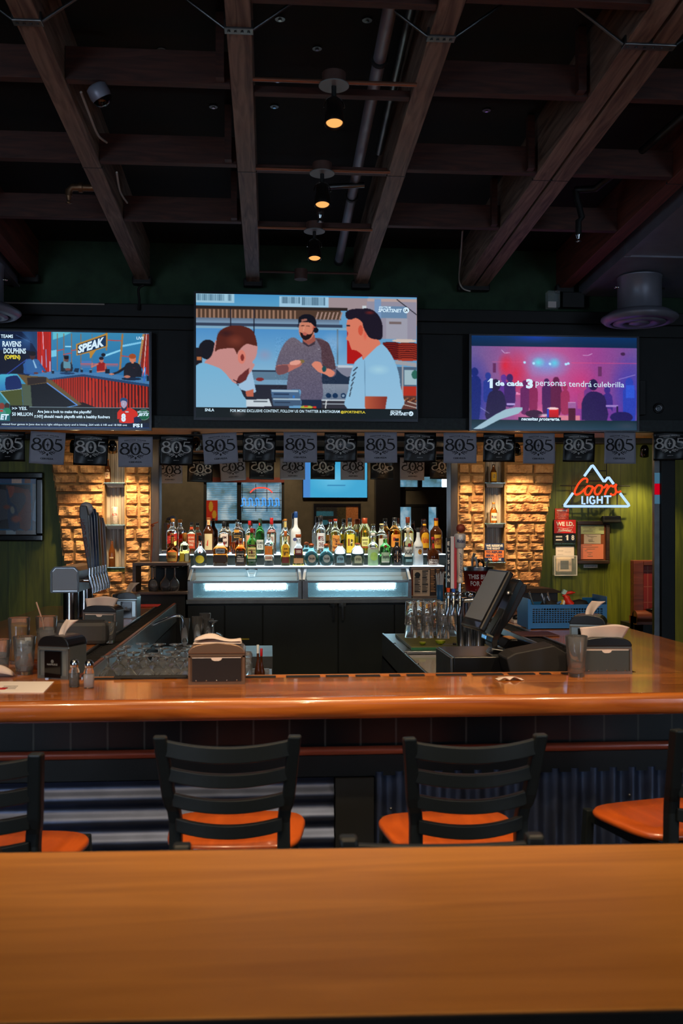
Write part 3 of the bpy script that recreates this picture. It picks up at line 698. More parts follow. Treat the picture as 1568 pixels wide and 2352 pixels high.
# booth end with red tiles
Yb = 7.7; x0 = P(1455, 0, Yb).x; x1 = P(1530, 0, Yb).x; zt = P(1480, 1287, Yb).z; zs_ = P(1480, 1400, Yb).z; zl = P(1480, 1420, Yb).z
t = thing('booth', 'wooden booth end with red tiled panel and padded ledge, half hidden by the black post', 'booth', (x0, Yb, 0))
q = MB(); fw = 0.085; q.box(x0, x0 + fw, Yb, Yb + 0.08, 0.0, zt); q.box(x0 + fw, x1, Yb, Yb + 0.08, zt - 0.045, zt); q.build('frame', M_wood_red, t, bevel=0.006)
def tile_mat(name, c1, grout, sz, rough=0.3, row=None):
    m, nt, bb = bsdf(name); N = nt.nodes.new; L = nt.links.new
    tc = N('ShaderNodeTexCoord'); sp = N('ShaderNodeSeparateXYZ'); cb = N('ShaderNodeCombineXYZ'); L(tc.outputs['Object'], sp.inputs[0])
    L(sp.outputs[0], cb.inputs[0]); L(sp.outputs[2], cb.inputs[1]); br = N('ShaderNodeTexBrick')
    br.offset = 0; br.inputs['Scale'].default_value = 1; br.inputs['Brick Width'].default_value = sz; br.inputs['Row Height'].default_value = row or sz; br.inputs['Mortar Size'].default_value = 0.0035
    br.inputs['Color1'].default_value = c1; br.inputs['Color2'].default_value = tuple(c * 0.8 for c in c1[:3]) + (1,); br.inputs['Mortar'].default_value = grout
    L(cb.outputs[0], br.inputs['Vector']); L(br.outputs['Color'], bb.inputs['Base Color']); bb.inputs['Roughness'].default_value = rough; MATS[name] = m; return m
MB().box(x0 + fw, x1, Yb + 0.03, Yb + 0.08, zs_ - 0.1, zt - 0.045).build('tile_panel', tile_mat('red_tile', rgb(150, 44, 30), rgb(168, 96, 70), 0.13), t)
q = MB(); q.tube([(x0, Yb - 0.02, zs_ - 0.06), (x1, Yb - 0.02, zs_ - 0.06)], 0.055, 16); q.box(x0, x1, Yb - 0.06, Yb + 0.1, zs_ - 0.12, zs_ - 0.055); q.build('padded_ledge', M_wood_red, t)
MB().box(x0, x1, Yb, Yb + 0.3, 0, zs_ - 0.12).build('base', M_black, t)
c = P(1500, 1393, Yb - 0.03)
tag(MB().lathe([(0.0, 0.0), (0.05, 0.0), (0.06, 0.008), (0.02, 0.014), (0.008, 0.02), (0.0, 0.03)], (c.x, Yb - 0.02, zs_ - 0.004), 24).build('dish_lid', M_blk_pl), 'small dark lid with a knob lying on the booth ledge', 'lid')

# ------------------------------------------------------------------ wall behind the viewer, seen in the mirror
YV = 2 * YM - YR
def MX(px): return P(px, 1200, YV).x
def MZ(py): return P(784, py, YV).z
M_rear = mat('warm_grey_wall', rgb(92, 86, 74), 0.85, noise=0.12, nscale=8)
wx0, wx1, wz0, wz1 = MX(474), MX(646), MZ(1292), MZ(1108)
dx0, dx1, dz1 = MX(914), MX(1003), MZ(1164)
sx0, sx1, sz0, sz1 = MX(914), MX(1034), MZ(1118), MZ(1094)
q = MB()
def wall_holes(mb, x0, x1, z0, z1, holes, y0, y1):
    xs = sorted({x0, x1, *[h[0] for h in holes], *[h[1] for h in holes]}); zs = sorted({z0, z1, *[h[2] for h in holes], *[h[3] for h in holes]})
    for i in range(len(xs) - 1):
        for j in range(len(zs) - 1):
            cx, cz = (xs[i] + xs[i + 1]) / 2, (zs[j] + zs[j + 1]) / 2
            if not any(h[0] < cx < h[1] and h[2] < cz < h[3] for h in holes): mb.box(xs[i], xs[i + 1], y0, y1, zs[j], zs[j + 1])
wall_holes(q, XL, XR, 0, 4.2, [(wx0, wx1, wz0, wz1), (dx0, dx1, 0.0, dz1), (sx0, sx1, sz0, sz1), (-4.0, -2.3, 0.9, 2.8), (3.35, 4.6, 0.9, 2.8)], YR - 0.1, YR)
struct(q.build('wall_rear', M_rear))
def outside_mat():
    m = bpy.data.materials.new('daylight_street'); m.use_nodes = True; nt = m.node_tree; nt.nodes.clear(); N = nt.nodes.new; L = nt.links.new
    tc = N('ShaderNodeTexCoord'); n = N('ShaderNodeTexNoise'); n.inputs['Scale'].default_value = 3.2; n.inputs['Detail'].default_value = 5; L(tc.outputs['Object'], n.inputs['Vector'])
    r = N('ShaderNodeValToRGB'); els = r.color_ramp.elements; els[0].color = rgb(60, 92, 92); els[0].position = 0.34; els[1].color = rgb(196, 216, 226); els[1].position = 0.66
    e = els.new(0.5); e.color = rgb(104, 156, 186); L(n.outputs['Fac'], r.inputs[0])
    em = N('ShaderNodeEmission'); em.inputs[1].default_value = E_WINDOW; L(r.outputs[0], em.inputs[0]); o = N('ShaderNodeOutputMaterial'); L(em.outputs[0], o.inputs[0]); return m
M_out = outside_mat()
struct(MB().box(XL, XR, YR - 0.9, YR - 0.88, 0, 3.6).build('outside_glow', M_out))
def window(n, x0, x1, z0, z1, mull, trans, blinds):
    f = MB(); w_ = 0.05
    for a_, b_, c_, d_ in [(x0 - w_, x0, z0 - w_, z1 + w_), (x1, x1 + w_, z0 - w_, z1 + w_), (x0, x1, z1, z1 + w_), (x0, x1, z0 - w_, z0)]: f.box(a_, b_, YR - 0.06, YR + 0.03, c_, d_)
    for x in mull: f.box(x - 0.04, x + 0.04, YR - 0.06, YR + 0.02, z0, z1)
    for z in trans: f.box(x0, x1, YR - 0.06, YR + 0.02, z - 0.03, z + 0.03)
    o = struct(f.build('window_%d' % n, M_black)); MB().box(x0, x1, YR - 0.05, YR - 0.045, z0, z1).build('pane', M_clear, o)
    if blinds:
        s_ = MB(); z = z1 - 0.02
        while z > blinds: s_.obox(((x0 + x1) / 2, YR - 0.02, z), (x1 - x0 - 0.02, 0.022, 0.0015), Matrix.Rotation(-0.35, 3, 'X')); z -= 0.033
        s_.build('blind_slats', mat('blind_slat', rgb(150, 160, 165), 0.5), o)
    return o
wo = window(1, wx0, wx1, wz0, wz1, [MX(549)], [MZ(1199)], MZ(1196))
MB().box(wx0 - 0.05, wx1 + 0.05, YR + 0.02, YR + 0.08, wz1 - 0.01, wz1 + 0.08).build('valance', mat('red_brown_valance', rgb(110, 44, 34), 0.6), wo)
window(2, sx0, sx1, sz0, sz1, [MX(964)], [], None)
M_added_day = emat('added_daylight', (0.62, 0.78, 1.0, 1), E_ADDED_DAY)
window(3, -4.0, -2.3, 0.9, 2.8, [-3.15], [], None); window(4, 3.35, 4.6, 0.9, 2.8, [3.98], [], None)  # both windows added, with bright panes outside, as cool front light
q = MB(); q.box(-4.1, -2.2, YR - .5, YR - .48, .9, 2.8); struct(q.build('outside_glow', M_added_day)); q = MB(); q.box(3.25, 4.7, YR - .5, YR - .48, .9, 2.8); struct(q.build('outside_glow', M_added_day))
fr = MB(); fr.box(dx0 - 0.05, dx0, YR - .05, YR + 0.02, 0, dz1 + 0.05); fr.box(dx1, dx1 + 0.05, YR - .05, YR + 0.02, 0, dz1 + 0.05); fr.box(dx0, dx1, YR - .05, YR + 0.02, dz1, dz1 + 0.05)
fr.box(dx0, dx1, YR - .05, YR + 0.01, 0, 0.35); fr.box(MX(944), MX(984), YR - .05, YR + 0.01, 0.35, dz1)
do = struct(fr.build('door_1', M_black)); MB().box(dx0, dx1, YR - 0.04, YR - 0.035, 0.35, dz1).build('pane', M_clear, do)
x0, x1 = MX(874), MX(914); struct(MB().box(x0 - 0.12, x1, YR + 0.02, YR + 0.3, 0, 3.6).build('trim_13', M_blk_pl))
# things on that wall
x0, x1, z0, z1 = MX(696), MX(842), MZ(1143), MZ(1060)
t = thing('television', 'television on the wall behind the viewer, a plain blue picture in the mirror', 'television', ((x0 + x1) / 2, YR + 0.06, z0))
MB().box(x0 - 0.015, x1 + 0.015, YR + 0.01, YR + 0.06, z0 - 0.015, z1 + 0.015).build('bezel', M_scrblk, t)
pp = Paint(0, 0, 100, 60, 60, 36, (60, 160, 205)); pp.ell(55, 30, 40, 26, (110, 190, 225), 1.0, op=.8).rect(90, 0, 100, 60, (70, 130, 200)).line(35, 40, 62, 40, 1, (40, 120, 170))
pp.mesh('screen', lambda u, v: (x1 - (x1 - x0) * u, YR + 0.0615, z1 - (z1 - z0) * v), vcol_mat('mirror_tv_screen', True, 1.2), t)
x0, x1, z0, z1 = MX(720), MX(828), MZ(1262), MZ(1157)
t = thing('framed_picture', 'black framed picture on the wall behind the viewer, reflected behind the bottles', 'picture', ((x0 + x1) / 2, YR + 0.03, z0))
q = MB(); w_ = 0.045
for a_, b_, c_, d_ in [(x0, x0 + w_, z0, z1), (x1 - w_, x1, z0, z1), (x0 + w_, x1 - w_, z1 - w_, z1), (x0 + w_, x1 - w_, z0, z0 + w_)]: q.box(a_, b_, YR + 0.005, YR + 0.04, c_, d_)
q.build('frame', M_blk_pl, t)
pp = Paint(0, 0, 100, 100, 60, 60, (44, 46, 44)); pp.rect(0, 0, 30, 100, (190, 120, 70)).rect(60, 12, 100, 24, (60, 140, 190)).rect(30, 0, 50, 100, (70, 64, 40)).ell(80, 40, 10, 6, (60, 150, 200)).ell(70, 75, 8, 25, (150, 160, 120)).ell(85, 80, 7, 22, (190, 160, 60)).mottle(10)
pp.mesh('print', lambda u, v: (x1 - w_ - (x1 - x0 - 2 * w_) * u, YR + 0.02, z1 - w_ - (z1 - z0 - 2 * w_) * v), vcol_mat('print_surface', False, rough=0.3), t)
# neon window sign in the right pane and the striped banner in the left pane
cx, cz = MX(600), MZ(1150)
t = thing('neon_sign', 'small neon window sign with red top and blue letters, reflected in the mirror', 'neon sign', (cx, YR + 0.03, cz))
fnr = lambda x, z: (cx - x, YR + 0.04, cz + z)
q = MB()
for z in (-0.14, 0, 0.14): q.tube([fnr(-0.36, z), fnr(0.36, z)], 0.006, 6)
for x in (-0.34, -0.1, 0.1, 0.34): q.tube([fnr(x, -0.2), fnr(x, 0.3)], 0.006, 6)
q.build('rack', M_black, t)
MB().tube([fnr(*p) for p in smooth_pts([(-0.2, 0.14), (-0.12, 0.21), (0, 0.23), (0.12, 0.21), (0.2, 0.14)])], 0.012, 8).build('red_tube', emat('neon_red_dim', (1, 0.08, 0.05, 1), 1.4), t)
q = MB()
for k in range(6):
    x = -0.32 + k * 0.12; q.tube([fnr(*p) for p in smooth_pts([(x, -0.1), (x + 0.01, 0.02), (x + 0.06, 0.03), (x + 0.05, -0.08), (x + 0.09, -0.1)])], 0.009, 8)
q.build('blue_tube', emat('neon_blue_dim', (0.05, 0.3, 1, 1), 1.6), t)
x0, x1, z0, z1 = MX(474), MX(500), MZ(1196), MZ(1150)
pp = Paint(0, 0, 10, 10, 20, 30, (196, 52, 34)); pp.ell(6, 3, 2, 2.5, (210, 170, 60)).ell(3, 7, 2, 2, (210, 170, 60))
o = pp.mesh('window_banner', lambda u, v: (x1 - (x1 - x0) * u, YR + 0.035, z1 - (z1 - z0) * v), vcol_mat('print_surface', False), None)
tag(o, 'red and yellow banner in the left window pane, reflected in the mirror', 'banner')
# ================================================================== LAMPS UNDER THE SOFFIT (they graze the stone and the green wall)
WARM = (1.0, 0.66, 0.34)
def downlight(px, y, tgt, power, label, ang=1.5, col=WARM, with_added_spill=True):
    x = P(px, 1020, y).x; z = 2.375
    t = thing('downlight', label, 'downlight', (x, y, z - 0.09), group='small black lamps under the soffit')
    MB().cyl((x, y, z - 0.012), (x, y, z), 0.035, seg=20).build('mount', M_blk_pl, t)
    d = (Vector(tgt) - Vector((x, y, z - 0.05))).normalized(); R = d.to_track_quat('-Z', 'Y').to_matrix(); c = Vector((x, y, z - 0.035))
    MB().lathe([(0.0, 0.0), (0.022, -0.004), (0.034, -0.03), (0.038, -0.095), (0.034, -0.095), (0.03, -0.04)], c, 24, R=R).build('shade', M_blk_gl, t)
    MB().lathe([(0.029, -0.045), (0.0, -0.048)], c, 20, R=R).build('bulb', emat('warm_bulb', (1, 0.55, 0.22, 1), 4.0), t)
    spot('spot_light', c + d * (0.10 if with_added_spill else 0.056), tgt, power, col, ang, 0.7, 0.025, t)
    if not with_added_spill: return
    pl = bpy.data.lights.new('added_spill', 'POINT'); pl.energy = 1.1; pl.color = (1.0, 0.7, 0.4); pl.shadow_soft_size = 0.02; po = bpy.data.objects.new('added_spill', pl); COL.objects.link(po); po.parent = t; po.location = c + d * 0.11 - t.location  # added weak point light brightening the soffit underside and pennant backs
xl = X8(262); xr = X8(1135)
downlight(258, 7.66, (X8(262), YB, 1.75), P_BRICK * 0.5, 'small black lamp under the soffit before the left stone niche', 1.25)
downlight(318, 7.60, (X8(310), YB, 1.55), P_BRICK * 0.8, 'small black lamp hidden behind the pennants, above the inner left stone', 1.2)
downlight(170, 7.60, (X8(185), YB, 1.35), P_BRICK * 0.42, 'small black lamp hidden behind the pennants, above the outer left stone', 1.0)
downlight(1086, 7.60, (X8(1085), YB, 1.55), P_BRICK * 0.55, 'small black lamp hidden behind the pennants, above the inner right stone', 1.2)
downlight(1184, 7.62, (X8(1205), YB, 1.55), P_BRICK * 1.1, 'small black lamp under the soffit before the right stone pillar', 1.3)
downlight(1480, 7.72, (P(1470, 0, YW).x, YW, 1.5), P_GREEN * 0.55, 'small black lamp hidden behind the pennants, above the green plank wall', 1.25, (1.0, 0.72, 0.32))
downlight(1340, 7.5, (P(1340, 0, YW).x, YW, 1.2), P_GREEN * 0.22, 'small black lamp above the neon beer sign, hidden by the pennants', 1.5, (1.0, 0.72, 0.32))
for px_, lb_ in ((450, 'far left end'), (620, 'left middle'), (790, 'right middle'), (950, 'right end')):  # lamps put in to brighten the bottles and their labels
    downlight(px_, 7.30, (P(px_, 0, 7.7).x, 7.72, 1.35), 40.0, 'added black lamp behind the pennants lighting the bottles, %s' % lb_, 1.9, (1.0, 0.84, 0.62), False)
downlight(1512, 7.3, (P(1485, 0, 7.7).x, 7.7, 1.0), 45.0, 'added black lamp lighting the booth end, behind the last pennant', 1.0)  # added lamp, brightens the dark booth end

# ================================================================== SCREENS
M_cap = emat('caption_white', (0.62, 0.80, 0.92, 1), E_TV); M_capy = emat('caption_yellow', (0.75, 0.62, 0.05, 1), E_TV); M_capd = emat('caption_dark', (0.01, 0.01, 0.015, 1), 1.0)
M_screen = vcol_mat('screen_picture', True, E_TV)
def tv(label, rect, inner, crop, pic, bez=0.012, Y=6.9, parts=()):
    """rect: outer pixel box; inner: picture box in crop units; crop = (x0, y0, k)"""
    x0, x1, z0, z1 = pxrect(*rect, Y)
    t = thing('television', label, 'television', ((x0 + x1) / 2, Y, z0), group='televisions on the soffit')
    MB().box(x0, x1, Y + 0.004, Y + 0.035, z0, z1).build('bezel', M_scrblk, t, bevel=0.003)
    MB().box(x0 + 0.2, x1 - 0.2, Y + 0.035, YS - 0.055, z0 + 0.12, z1 - 0.12).build('wall_mount', M_black, t)
    ix0, iy0, ix1, iy1 = inner; k = crop[2]
    a = P(crop[0] + ix0 * k, crop[1] + iy0 * k, Y); b_ = P(crop[0] + ix1 * k, crop[1] + iy1 * k, Y)
    q = MB(); w_ = bez
    for r in [(x0, a.x, z0, z1), (b_.x, x1, z0, z1), (a.x, b_.x, a.z, z1), (a.x, b_.x, z0, b_.z)]: q.box(r[0], r[1], Y - 0.004, Y + 0.004, r[2], r[3])
    q.build('front_rim', mat('rim_metal', rgb(90, 92, 98), 0.3, 0.9), t)
    sc = pic.mesh('screen', lambda u, v: (a.x + (b_.x - a.x) * u, Y + 0.002, a.z + (b_.z - a.z) * v), M_screen, t)
    def cf(x, y):   # crop units -> screen surface
        return (a.x + (b_.x - a.x) * (x - ix0) / (ix1 - ix0), Y - 0.0005, a.z + (b_.z - a.z) * (y - iy0) / (iy1 - iy0))
    return t, cf, sc
def caption(t, cf, items, name='caption_text'):
    t = [o for o in bpy.data.objects if o.parent == t and o.name.startswith('screen')][0]
    mats = [M_cap, M_capy, M_capd]
    for s_, x, y, w_, h_, m, bold, sh in items:   # y = bottom of the letters
        q = MB(); vs, fs = text_geo(s_, bold, sh); q.add([cf(x + a_ * w_, y - b_ * h_) for a_, b_ in vs], fs, 0); q.build(name, mats[m], t)

# middle screen: kitchen with three men
p = Paint(57, 68, 1502, 893, 430, 246, (96, 150, 190))
p.rect(57, 68, 1180, 150, (66, 140, 190), (84, 150, 190)).rect(900, 80, 1175, 160, (150, 134, 138)).rect(1175, 80, 1502, 260, (172, 150, 146))
p.rect(57, 68, 305, 128, (150, 190, 210)); p.stripes(62, 70, 240, 112, 22, (60, 96, 120)).stripes(262, 70, 290, 112, 3, (60, 96, 120))
p.rect(596, 78, 918, 150, (150, 190, 214)); p.stripes(612, 80, 735, 124, 13, (56, 88, 110)).stripes(745, 80, 900, 132, 16, (56, 88, 110))
p.rect(57, 148, 1042, 166, (40, 32, 30)).rect(57, 166, 1000, 232, (74, 54, 42))
p.stripes(57, 170, 720, 226, 24, (146, 112, 92), 0.42).stripes(830, 178, 1010, 232, 7, (156, 128, 118), 0.4, 16)
p.rect(57, 226, 990, 262, (88, 104, 126), (120, 150, 176)).rect(57, 262, 1010, 282, (50, 62, 84)).rect(57, 282, 1040, 300, (120, 160, 186))
p.rect(57, 298, 1050, 578, (74, 136, 190), (124, 170, 200)); p.rect(276, 160, 284, 290, (24, 26, 40)).rect(428, 160, 436, 330, (24, 26, 40)).rect(974, 290, 984, 530, (90, 112, 130))
p.ell(500, 470, 60, 50, (140, 140, 170), 1.0, op=.7).ell(950, 380, 90, 80, (150, 180, 210), 1.0, op=.5)
p.rect(1040, 300, 1180, 524, (166, 20, 18)).rect(1170, 100, 1500, 350, (140, 136, 152)).rect(1222, 84, 1264, 250, (112, 142, 180)).rect(1264, 130, 1436, 212, (98, 128, 160)).line(1370, 84, 1500, 184, 6, (18, 18, 24)).rect(1300, 212, 1440, 352, (150, 150, 164)).rect(1320, 235, 1400, 250, (110, 96, 96)).rect(1140, 130, 1166, 152, (190, 200, 206))
p.rect(57, 572, 1060, 582, (30, 40, 60)).rect(57, 582, 660, 640, (86, 116, 140)).rect(57, 636, 660, 670, (110, 150, 180)).rect(57, 670, 660, 830, (34, 36, 50)).rect(875, 560, 1060, 660, (30, 44, 66)).rect(870, 660, 1062, 770, (122, 132, 148), (96, 110, 130)).rect(870, 770, 1062, 830, (44, 44, 54)).rect(870, 764, 1062, 774, (170, 180, 190)).rect(880, 790, 1060, 797, (150, 160, 170))
for cx in (918, 962, 1016): p.ell(cx, 738, 18, 17, (16, 44, 78)); 
p.ell(1016, 738, 9, 9, (130, 150, 170)); p.poly([(955, 540), (1090, 535), (1080, 600), (1040, 612), (1000, 590)], (120, 122, 140)); p.rect(980, 534, 1082, 548, (180, 190, 200)); p.line(905, 770, 898, 826, 8, (210, 214, 214))
# plates and racks, right
for k in range(16): p.ell(1330, 380 + k * 7, 54, 9, (116, 26, 22) if k % 2 else (66, 14, 16)); p.ell(1440, 384 + k * 7, 68, 10, (156, 50, 32) if k % 2 else (72, 16, 16))
p.ell(1420, 362, 82, 12, (196, 180, 170)).poly([(1360, 494), (1500, 512), (1500, 540), (1360, 520)], (150, 150, 156)).rect(1300, 540, 1500, 830, (70, 92, 116)).rect(1420, 560, 1500, 660, (150, 176, 186)).ell(1490, 590, 22, 30, (40, 96, 84)).rect(1400, 670, 1500, 735, (170, 44, 26)).rect(1398, 735, 1500, 828, (88, 50, 42)).line(1400, 760, 1500, 790, 8, (180, 170, 160)).line(1400, 790, 1500, 815, 6, (190, 180, 170)).rect(1404, 530, 1412, 740, (150, 150, 156))
for k in range(12): p.ell(1420 + k * 7, 752 + (k % 3) * 8, 7, 6, (150, 90, 50) if k % 2 else (60, 30, 24))
# centre man
p.poly([(740, 385), (690, 350), (640, 378), (600, 450), (570, 560), (590, 600), (640, 590), (660, 570), (648, 700), (735, 700), (738, 775), (872, 768), (876, 640), (872, 560), (910, 600), (955, 610), (968, 560), (930, 410), (905, 375), (840, 350)], (104, 94, 106), (84, 80, 104), sm=3)
p.poly([(830, 352), (905, 376), (930, 410), (968, 560), (880, 540), (870, 420)], (78, 56, 64), sm=2); p.mottle(9, 570, 350, 968, 775)
p.rect(740, 768, 872, 828, (20, 34, 60)); p.poly([(745, 350), (828, 330), (832, 378), (788, 398), (752, 380)], (150, 82, 70)); p.poly([(748, 372), (790, 402), (832, 372), (826, 396), (788, 414), (752, 392)], (58, 46, 56))
p.ell(775, 296, 52, 72, (196, 122, 98)).ell(826, 290, 13, 24, (176, 86, 70)).poly([(730, 312), (742, 352), (768, 368), (800, 352), (822, 306), (824, 282), (812, 318), (790, 330), (758, 322), (738, 318)], (30, 18, 20), sm=2).poly([(748, 320), (762, 314), (782, 322), (770, 338), (752, 334)], (176, 92, 80)).line(738, 272, 758, 270, 5, (40, 20, 20)).line(772, 272, 794, 274, 5, (40, 20, 20)).line(758, 284, 754, 306, 6, (214, 146, 120))
p.poly([(720, 250), (726, 214), (770, 192), (820, 206), (838, 244), (838, 272), (828, 276), (800, 250), (740, 248), (724, 262), (716, 300)], (16, 16, 26), sm=2).ell(836, 300, 16, 18, (18, 16, 24)).poly([(738, 230), (776, 222), (778, 236), (742, 246)], (150, 96, 84))
p.poly([(574, 545), (600, 535), (660, 530), (690, 505), (735, 512), (742, 535), (700, 560), (640, 590), (600, 602), (580, 590)], (176, 104, 92), sm=3).poly([(576, 545), (650, 535), (652, 585), (600, 602), (580, 592)], (112, 70, 74), sm=2).ell(742, 510, 20, 12, (120, 100, 60)).ell(700, 520, 38, 16, (216, 150, 134), rot=-.2)
p.poly([(806, 528), (830, 510), (866, 516), (884, 548), (930, 560), (960, 585), (935, 614), (895, 596), (850, 578), (818, 548)], (206, 126, 104), sm=3).ell(890, 560, 14, 20, (26, 70, 76)).rect(848, 424, 862, 428, (170, 170, 180))
# left man, seen from behind
p.ell(132, 440, 58, 66, (22, 22, 30)).rect(57, 430, 96, 545, (26, 22, 28)); p.rect(62, 490, 92, 512, (170, 100, 60))
p.poly([(420, 590), (440, 690), (440, 722), (380, 715), (330, 680), (400, 560)], (150, 182, 210), sm=2).poly([(376, 716), (428, 700), (428, 752), (384, 752)], (182, 96, 74)).ell(470, 634, 26, 12, (120, 40, 44))
p.poly([(180, 380), (158, 480), (110, 530), (200, 580), (310, 664), (360, 640), (400, 600), (436, 540), (420, 520), (446, 480), (452, 400), (400, 360), (280, 360)], (188, 132, 128), sm=3)
p.poly([(186, 400), (180, 450), (200, 440), (240, 432), (300, 430), (322, 470), (330, 450), (380, 400), (440, 410), (452, 400), (430, 320), (380, 286), (300, 276), (230, 300), (196, 340)], (80, 34, 26), sm=3).ell(250, 330, 60, 30, (50, 24, 26), 1.0).ell(310, 380, 70, 50, (126, 60, 44), 1.0, op=.7).ell(352, 486, 26, 46, (206, 120, 104)).ell(356, 490, 11, 24, (120, 44, 40)).poly([(330, 620), (400, 560), (380, 640), (318, 666)], (96, 40, 40), sm=2).line(300, 640, 340, 662, 6, (40, 20, 24))
p.poly([(57, 548), (100, 528), (200, 560), (240, 590), (290, 650), (330, 680), (360, 740), (382, 826), (57, 826)], (112, 170, 204), (128, 174, 202), sm=3)
# right man
p.poly([(1040, 230), (1036, 290), (1048, 320), (1034, 355), (1052, 372), (1060, 400), (1072, 428), (1100, 432), (1140, 462), (1152, 490), (1256, 400), (1240, 350), (1180, 320), (1170, 240), (1100, 200)], (206, 116, 92), sm=3)
p.poly([(1034, 214), (1030, 180), (1066, 156), (1130, 150), (1190, 150), (1240, 182), (1270, 240), (1276, 310), (1268, 352), (1236, 356), (1186, 342), (1150, 280), (1140, 240), (1100, 214), (1060, 226)], (26, 20, 34), sm=3).ell(1190, 176, 40, 16, (160, 40, 30), 1.0, op=.6).ell(1130, 296, 16, 34, (196, 78, 56)).ell(1160, 330, 14, 40, (220, 60, 50), 1.0, op=.5).rect(1036, 262, 1060, 270, (50, 26, 26))
p.poly([(1140, 470), (1092, 510), (1062, 600), (1048, 700), (1046, 830), (1396, 830), (1392, 660), (1376, 560), (1340, 470), (1290, 400), (1256, 392), (1200, 440), (1148, 492)], (128, 176, 208), (140, 182, 210), sm=3)
p.poly([(1156, 742), (1306, 742), (1292, 830), (1160, 830)], (176, 84, 56), (120, 44, 34), 'x'); p.ell(1250, 560, 80, 40, (170, 210, 220), 1.0, op=.6).line(1156, 500, 1160, 742, 6, (100, 140, 170))
for k in range(6): p.line(1108 - k * 9, 545 + k * 34, 1082 - k * 5, 570 + k * 34, 7, (24, 24, 34))
# boxes and pepper on the counter
p.poly([(382, 772), (530, 765), (548, 815), (382, 818)], (190, 202, 210)).rect(430, 778, 520, 786, (90, 100, 110)).poly([(540, 700), (724, 698), (734, 756), (548, 758)], (66, 96, 130)).rect(545, 702, 722, 716, (150, 176, 196)).poly([(548, 760), (736, 758), (740, 808), (556, 812)], (60, 84, 112)).rect(556, 760, 735, 772, (160, 184, 200)).rect(684, 740, 698, 756, (40, 110, 190)).rect(560, 728, 660, 736, (30, 50, 80)).rect(566, 784, 668, 792, (30, 46, 70))
p.ell(775, 818, 40, 12, (160, 170, 60)).ell(770, 812, 14, 6, (200, 60, 40)).ell(828, 818, 12, 8, (200, 44, 30))
p.blur(1); p.rect(57, 826, 1502, 893, (18, 26, 30)).rect(57, 824, 1502, 827, (10, 12, 14)).ell(330, 860, 60, 34, (120, 110, 110), 1.0, op=.5)
t, cf, _ = tv('large middle television on the dark soffit showing three men in a kitchen', (445, 669, 959, 969), (57, 68, 1502, 893), (430, 650, 550 / 1568), p)
caption(t, cf, [('SNLA', 114, 852, 60, 20, 0, .02, 0), ('FOR MORE EXCLUSIVE CONTENT, FOLLOW US ON TWITTER & INSTAGRAM', 278, 858, 714, 22, 0, .01, 0), ('@SPORTSNETLA.', 998, 860, 164, 21, 1, .02, 0),
    ('SPECTRUM', 1250, 146, 80, 14, 0, .02, .2), ('SPORTSNET', 1246, 172, 158, 24, 0, .03, .2), ('SPECTRUM', 1326, 846, 72, 12, 0, .02, .2), ('SPORTSNET', 1324, 868, 122, 22, 0, .03, .2)])
for cx, cy, r in ((1431, 156, 20), (1463, 855, 16)):
    q = MB(); q.add([cf(cx + r * math.cos(a_ * PI / 12), cy + r * math.sin(a_ * PI / 12)) for a_ in range(24)], [tuple(range(23, -1, -1))], 0)
    v = lambda x, y: (lambda c: (c[0], c[1] - 0.0005, c[2]))(cf(x, y)); vs, fs = text_geo('LA', .03, 0)
    q.add([v(cx - r * .55 + a_ * r * 1.1, cy + r * .5 - b_ * r) for a_, b_ in vs], fs, 1)
    q.build('round_logo', [M_cap, M_capd], t)

# left screen: talk show desk
p = Paint(-157, 78, 1343, 955, 410, 240, (40, 96, 140))
p.rect(-157, 78, 330, 490, (10, 22, 50), (14, 30, 66)).rect(-157, 148, 264, 250, (26, 62, 110), (16, 40, 84)).rect(-157, 250, 264, 460, (8, 12, 34)).poly([(190, 78), (330, 78), (330, 260), (262, 150)], (30, 60, 100)).ell(240, 150, 60, 90, (50, 90, 140), 1.0, op=.7).line(60, 470, 240, 330, 8, (50, 80, 180)).line(140, 110, 280, 180, 4, (70, 110, 160))
p.rect(330, 78, 458, 470, (120, 14, 10)); p.stripes(332, 78, 456, 470, 9, (196, 34, 18), 0.55); p.line(380, 78, 386, 236, 8, (200, 170, 190)).line(370, 300, 372, 440, 8, (150, 180, 220)).line(408, 240, 412, 400, 10, (120, 130, 180)).line(444, 350, 446, 470, 8, (230, 210, 240))
p.rect(456, 78, 1290, 470, (52, 128, 168), (36, 104, 160)); p.poly([(470, 78), (640, 78), (560, 120), (470, 150)], (90, 180, 200)).poly([(940, 280), (1080, 230), (1080, 246), (940, 300)], (130, 200, 230)).poly([(1090, 190), (1290, 150), (1290, 166), (1090, 210)], (120, 190, 225)).rect(580, 205, 640, 214, (150, 214, 240)).poly([(456, 250), (505, 240), (505, 300), (456, 310)], (110, 190, 220)).rect(720, 340, 820, 400, (70, 110, 170))
for x in (508, 566, 636, 718, 820): p.rect(x, 90, x + 7, 430, (130, 96, 60))
p.poly([(1092, 84), (1108, 84), (1086, 430), (1066, 430)], (150, 110, 62)); p.poly([(945, 60), (960, 60), (960, 240), (945, 240)], (150, 110, 62))
for a_ in ((508, 250, 566, 236), (566, 284, 640, 268), (968, 146, 1086, 150), (1090, 288, 1180, 300), (640, 246, 690, 236)): p.line(*a_, 9, (190, 60, 50))
p.rect(720, 360, 1060, 395, (180, 90, 100), (50, 110, 160)); p.poly([(1296, 84), (1343, 84), (1343, 480), (1262, 380)], (120, 36, 26)).poly([(1282, 84), (1302, 84), (1256, 380), (1240, 360)], (170, 130, 80)).line(1318, 84, 1292, 440, 8, (230, 200, 200)).line(1300, 300, 1284, 470, 7, (230, 70, 50)).line(1330, 200, 1310, 460, 10, (180, 30, 24))
